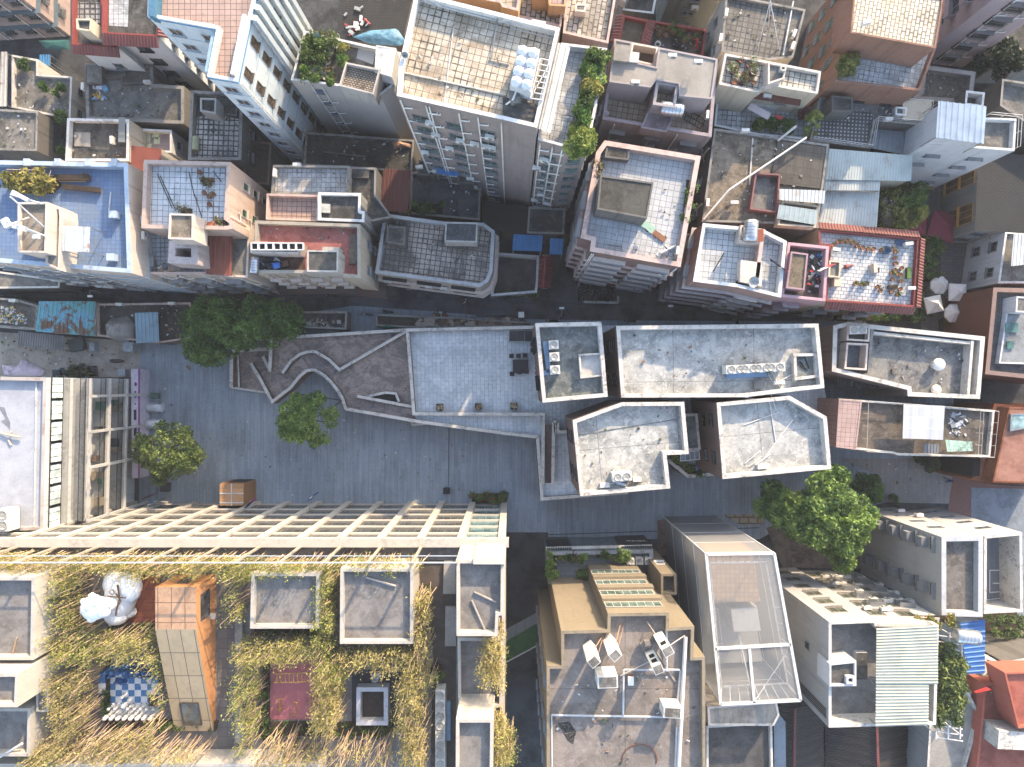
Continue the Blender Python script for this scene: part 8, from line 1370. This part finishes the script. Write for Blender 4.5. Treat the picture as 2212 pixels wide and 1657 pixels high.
# chess
def mk_piece(prof, mat): t = P0('chess_piece', 'x', 'chess piece'); m = MB(); m.lathe((0, 0, 0), prof, 12); m.build('body', [mat], t); m = MB(); m.lathe((0, 0, 0), [(.32, 0), (.32, .1), (.26, .14)], 12); m.build('foot', [mat], t); return t
pawn = [(.26, .06), (.13, .25), (.09, .48), (.16, .55), (.1, .58), (.16, .67), (.16, .76), (.08, .85), (0, .86)]; king = [(.3, .08), (.18, .4), (.13, .9), (.25, 1.0), (.15, 1.1), (.22, 1.4), (.1, 1.48), (.05, 1.6), (0, 1.6)]
WP, WK, BP, BK2 = mk_piece(pawn, plain('dddcd8', .4)), mk_piece(king, plain('dddcd8', .4)), mk_piece(pawn, plain('1f5f9a', .4)), mk_piece(king, plain('1f5f9a', .4))
for c in range(8):
    put(WK, p0 + Vector(((c + .5) * CS, .5 * CS, .06)), 0, 'white back-row chess piece at the bottom of the blue and white board', 'white back-row chess pieces'); put(BK2, p0 + Vector(((c + .5) * CS, 7.5 * CS, .06)), 0, 'blue back-row chess piece at the top of the blue and white board', 'blue back-row chess pieces')
    if c != 2: put(WP, p0 + Vector(((c + .5) * CS, 1.5 * CS, .06)), 0, 'white pawn in the second row of the board', 'white pawns in their row')
    put(BP, p0 + Vector(((c + .5) * CS, (6.5 if c not in (1, 2) else 5.5) * CS, .06)), 0, 'blue pawn in the upper half of the board', 'blue pawns')
put(WP, p0 + Vector((2.6 * CS, 3.3 * CS, .06)), 0, 'white pawn advanced furthest alone in the middle of the board'); put(WK, p0 + Vector((3.4 * CS, 2.4 * CS, .06)), 0, 'white piece advanced just behind the lone middle pawn')
for k, (x, y, c) in enumerate(((227, 1460, '2a72a8'), (227, 1482, 'd9d9d6'), (340, 1460, '2a72a8'), (341, 1482, 'd9d9d6'))): boxthing(['blue bench cube left of the board', 'white bench cube left of the board', 'blue bench cube right of the board', 'white bench cube right of the board'][k], W(x, y, zc), (.6, .95, .5), 0, plain(c, .5), 'bench', 'bench')
boxthing('white square planter box between the board and the orange stair', W(338, 1507, zc + .6), (.9, 1.1, .6), 0, WHITE, 'planter_box', 'planter', earth)
for k, (x, y) in enumerate(((521, 1369), (522, 1557))): boxthing(['upper', 'lower'][k] + ' long pale grey slab bench beside the paved roof walk', W(x, y, zc), (.7, 3.7, .6), 0, lcon, 'slab_bench', 'bench')
# fitness court
YL = plain('b98a2a', .5); 
def gear(label, segs, r=.05): m = MB(); [m.tube([W(x, y, zc + z) for x, y, z in s], r, 5) for s in segs]; return solo(m, 'exercise_bars', [YL], label, 'exercise equipment')
gear('yellow horizontal ladder frame on the red rubber court', [((592, 1456, 2), (660, 1454, 2)), ((592, 1475, 2), (660, 1473, 2))] + [((598 + 9 * k, 1456, 2), (598 + 9 * k, 1475, 2)) for k in range(7)] + [((592, 1456, 2), (600, 1436, 0)), ((592, 1475, 2), (600, 1452, 0)), ((660, 1454, 2), (672, 1438, 0)), ((660, 1473, 2), (672, 1452, 0))]); gear('yellow stepper machine on the red rubber court, left one', [((598, 1510, 1), (612, 1510, 1)), ((604, 1510, 1), (604, 1536, .3)), ((598, 1532, .3), (613, 1533, .3)), ((604, 1516, .6), (601, 1542, .1)), ((600, 1518, .8), (606, 1518, .8))], .06); gear('yellow stepper machine on the red rubber court, right one', [((634, 1518, 1), (642, 1518, 1)), ((638, 1518, 1), (640, 1535, .3)), ((640, 1535, .2), (638, 1545, .2), (628, 1545, .2), (629, 1538, .2)), ((636, 1516, .8), (638, 1526, .5))], .06); gear('yellow bench frame at the right rim of the red rubber court', [((670, 1502, .5), (670, 1538, .5)), ((682, 1502, .5), (682, 1538, .5)), ((670, 1502, .5), (682, 1502, .5)), ((670, 1538, .5), (682, 1538, .5))], .06)
rods('pale long batten lying on the right square penthouse roof', [((790, 1247), (855, 1266))], 24.15, .12, plain('a8a29a'), 'batten', 'batten'); rods('two battens lying on the right end roof strip', [((1024, 1279), (1072, 1301)), ((1019, 1297), (1048, 1363))], 26.55, .12, plain('9a948c'), 'batten', 'battens'); rods('thin stick lying on the left penthouse roof', [((36, 1377), (26, 1418))], 25.25, .08, plain('a88a68'), 'stick', 'stick'); rods('white pole sticking out at the lower left corner', [((0, 1635, .3), (48, 1606, .5))], 24, .12, WHITE, 'pole', 'pole')
rods('brown bent tool rack on the white office roof', [((0, 935, .2), (20, 940, .3)), ((20, 940, .3), (24, 932, .3)), ((20, 940, .3), (44, 945, .3)), ((18, 950, .1), (24, 962, .1))], 17, .12, plain('c3b59a'), 'rack', 'rack'); B['west'].patch([(-4, 878), (10, 880), (16, 900), (22, 912), (22, 930), (18, 924), (2, 910), (12, 905)], plain('7d8288', .5), 'damp_patch', .015)
# timber in the gaps of the terrace
m = MB()
for a, c in (((1305, 764), (1309, 830)), ((1318, 764), (1324, 830))): m.bar(W(*a, 6), W(*c, 6), .14, .3)
for k in range(9): f = k / 8; m.bar(W(1305 + 4 * f, 764 + 66 * f, 6), W(1318 + 6 * f, 764 + 66 * f, 6), .12, .25)
for q in ((1305, 764), (1309, 830), (1318, 764), (1324, 830)): m.tube([W(*q, 6), (*W(*q, 6)[:2], 0)], .08, 5)
solo(m, 'timber_trellis', [wood('a8743a', '6d4a26')], 'orange timber trellis in the slot between the small and the longest grey roof', 'trellis'); m = MB(); m.box(W(1524, 974, TZ + .22), (.75, 2.2, .45), .02); solo(m, 'timber_bench', [wood('b08a50', '7a5a34')], 'slatted timber bench in the planted gap of the terrace', 'bench'); boxthing('tan timber planter above the bench of the planted gap', W(1529, 940, TZ), (.6, 1.7, .5), .02, wood('9a6a38'), 'planter_trough', 'planter', LD); boxthing('lower grey cafe table with bamboo rim in the planted gap', W(1530, 1010, TZ), (.7, 1.6, .7), .02, plain('7d7f80'), 'low_table', 'table'); boxthing('upper grey cafe table in the planted gap', W(1530, 918, TZ), (.7, 1.3, .7), .02, plain('70747a'), 'low_table', 'table'); m = MB(); m.box(W(1520, 936, TZ + .03), (.8, 1.9, .04)); solo(m, 'floral_tiles', [tiles('c9cdd0', '4a4f54', '70757a', .3, .3, .03, '8a8f94', .3, weeds=0)], 'black and white patterned tile mat in the planted gap', 'tile mat'); heap('blue hydrangea-like flowers at the end of the planted gap', [(1500, 1002), (1518, 998), (1520, 1016), (1504, 1016)], TZ + .8, 40, ('3a6fb0', '4f86c4', '2f5a9a'), (.12, .25), 21, 'blue_flowers', 'flowers')
for k, (x, y) in enumerate(((951, 879), (1034, 878), (1110, 877))): o = boxthing(['left', 'middle', 'right'][k] + ' dark cube planter with a pale dry plant along the terrace edge', W(x, y, TZ), (.8, .8, .7), 0, plain('4a4038', .8), 'cube_planter', 'planter', earth); m = MB(); rd = random.Random(k); [m.leaf(W(x, y, TZ + .9) + Vector((rd.gauss(0, .22), rd.gauss(0, .22), abs(rd.gauss(0, .3)))), .12, rd) for _ in range(70)]; m.build('dry_plant', [leafmat('b09a7a', 'd8c4a0', (.2, .15, .1))], o)
m = MB(); m.box(W(965, 1060, .45), (.85, .75, .8)); m.tube([W(965, 1058, .4), W(965, 1050, 1.1)], .04, 5); solo(m, 'hand_cart', [DARK], 'small dark cart standing in the square near the white building', 'cart'); m = MB(); m.bar(W(403, 790, .25), W(411, 798, .25), .35, .1); solo(m, 'plank_bench', [plain('7d6a58')], 'narrow plank bench at the foot of the dark green tree', 'bench')
for k, (x, y, sx, sy, h, lb) in enumerate(((294, 751, 1.25, 1.15, 1.9, 'pale cabinet by the gate of the sandy yard'), (283, 735, .9, .9, 1.2, 'green-grey bin next to the pale cabinet'), (272, 805, .9, .8, 1.0, 'grey crate at the inner side of the purple hoarding'), (130, 805, .9, .7, .8, 'dark crate in the sandy yard shrubs'), (208, 750, .6, 1.0, .9, 'grey cart part leaning in the sandy yard'))): boxthing(lb, W(x, y, .02), (sx, sy, h), 0, plain('9aa3a6' if k != 3 else '3a3f44', .6), 'cabinet', 'cabinet')
m = MB(); m.box(W(167, 745, .5), (1.8, 1.6, .9), .2); m.box(W(175, 738, 1.0), (.8, 1.2, .3), .2); solo(m, 'machine', [plain('4f5654', .7)], 'dark greenish covered machine in the sandy yard', 'machine'); m = MB(); m.blob(W(252, 780, .12), (.9, .22, .12), 6, 0, 2, .3); solo(m, 'plank', [plain('4a3f36')], 'dark driftwood-like plank lying in the sandy yard', 'plank')
t = thing('flag', 'small red flag on the coral red house', 'flag', tuple(W(2132, 1497, 11))); m = MB(); m.tube([W(2140, 1496, 11), W(2142, 1496, 13.5)], .03, 5); m.build('pole', [METAL], t); A = W(2142, 1490, 13.4); m = MB(); m.face([A, A + Vector((-1.5, -.5, -.3)), A + Vector((-1.45, -.6, -.9)), A + Vector((0, -.05, -.8))]); m.face([A, A + Vector((0, -.05, -.8)), A + Vector((-1.45, -.61, -.9)), A + Vector((-1.5, -.51, -.3))]); m.build('cloth', [plain('c41a1f', .8)], t)
B['tilehall'].wins('W', 2.4, 2.6, 3.6, 3, st='s', fm=plain('c48a1f', .6), gm=glass((.06, .04, .02))); B['tilehall'].wins('S', 2, 1.6, 3, 3, st='s')
for k, y in enumerate((366, 420, 452)): m = MB(); p = W(2120, y, 5.5); m.box(p, (2.2, 1.6, .2), .5); solo(m, 'yellow_awning', [plain('c08a1c', .6)], ['upper', 'middle', 'lower'][k] + ' yellow awning on the front of the old tile hall', 'awning')
def lamp(label, x, y, dx=.9, dy=0.0):
    t = thing('street_lamp', label, 'street lamp', (*W(x, y, 0)[:2], 0)); p = W(x, y, 0); m = MB(); m.tube([p, p + UP * 6], [.08, .05], 6); m.tube([p + UP * 6, p + Vector((dx, dy, 6.3))], .04, 5); m.build('pole', [METAL], t); m = MB(); m.box(p + Vector((dx, dy, 6.28)), (.6, .25, .1)); m.build('lamp_head', [WHITE], t)
lamp('street lamp on the street behind the small square grey roof', 1206, 690, 0, .8); lamp('street lamp at the corner of the pink street front', 1425, 658, 0, -.9); lamp('street lamp by the pipe-railed narrow house and dark slats', 1752, 690, 0, .9); lamp('street lamp beside the white office below the blue roof', 255, 640, .2, -.8)
rods('overhead white cable from the longest grey roof to the five-sided roof', [((1610, 858, 15), (1664, 868, 14)), ((1662, 842, 15), (1676, 884, 14))], 0, .03, WHITE, 'cable', 'cable')
# people
SK = plain('9a6a4f', .6); HAIR = plain('15110f', .6)
def person(label, x, y, rz, shirt, legs, stride=.25, arm=.3, z=0.0):
    me = bpy.data.meshes.new('body'); J = [(0, 0, .95), (0, 0, 1.2), (0, 0, 1.42), (0, .01, 1.52), (0, .02, 1.68), (.1, 0, .92), (.11, stride, .5), (.11, stride - .14, .08), (.11, stride + .06, .04), (-.1, 0, .92), (-.11, -stride * .5, .5), (-.11, -stride - .1, .08), (-.11, -stride + .1, .04), (.19, 0, 1.4), (.27, -arm * .6, 1.15), (.27, -arm * .2, .92), (.27, -arm * .05, .82), (-.19, 0, 1.4), (-.27, arm * .5, 1.15), (-.27, arm, .95), (-.27, arm * 1.2, .86)]
    E = [(0, 1), (1, 2), (2, 3), (3, 4), (0, 5), (5, 6), (6, 7), (7, 8), (0, 9), (9, 10), (10, 11), (11, 12), (2, 13), (13, 14), (14, 15), (15, 16), (2, 17), (17, 18), (18, 19), (19, 20)]; rr = [.14, .14, .15, .055, .1, .09, .065, .045, .04, .09, .065, .045, .04, .07, .05, .035, .03, .07, .05, .035, .03]
    me.from_pydata(J, E, []); o = bpy.data.objects.new('body', me); COL.objects.link(o); md = o.modifiers.new('s', 'SKIN'); o.modifiers.new('d', 'SUBSURF').levels = 1
    for v, r in zip(me.skin_vertices[0].data, rr): v.radius = (r, r * .85)
    me.skin_vertices[0].data[0].use_root = True; dg = bpy.context.evaluated_depsgraph_get(); nm = bpy.data.meshes.new_from_object(o.evaluated_get(dg)); bpy.data.objects.remove(o); nm.materials.clear()
    for q in (SK, plain(shirt, .8), plain(legs, .8), DARK): nm.materials.append(q)
    for f in nm.polygons: h = f.center.z; f.material_index = 3 if h < .09 else 2 if h < .94 and abs(f.center.x) < .24 else 0 if h > 1.47 or h < 1.0 else 1
    t = thing('person', label, 'person', (*W(x, y, z)[:2], z)); o = bpy.data.objects.new('body', nm); COL.objects.link(o); o.parent = t; t.rotation_euler.z = rz
    m = MB(); m.blob((0, 0, 1.71), (.105, .115, .1), 6, 0, 1, .03); h = m.build('hair', [HAIR]); h.parent = t; return t
person('person in a blue and red top walking across the pale pavement', 2040, 1036, .8, '2f5fb0', '20242c', .35, .5); person('person in a white shirt walking along the dark street above the bins', 1006, 653, 1.5, 'd9d9de', '2a2f3a'); person('person in a light shirt in the lane beside the maroon umbrella', 1992, 462, .4, 'c9cfd6', '333a44'); person('person in a pink shirt at the edge of the parked scooters', 1249, 612, 2.2, 'd0707f', '23262e')
hz = bpy.data.materials.new('haze'); hz.use_nodes = True; t = hz.node_tree; t.nodes.clear(); ou = t.nodes.new('ShaderNodeOutputMaterial'); pv = t.nodes.new('ShaderNodeVolumePrincipled'); pv.inputs['Density'].default_value = .0002; pv.inputs['Color'].default_value = (.9, .93, 1, 1); t.links.new(pv.outputs[0], ou.inputs['Volume'])
m = MB(); m.box((0, 0, 46), (700, 600, 94)); o = m.build('haze', [hz]); o['kind'] = 'stuff'
for o in bpy.data.objects:
    for k in ('_w', '_used'):
        if k in o: del o[k]
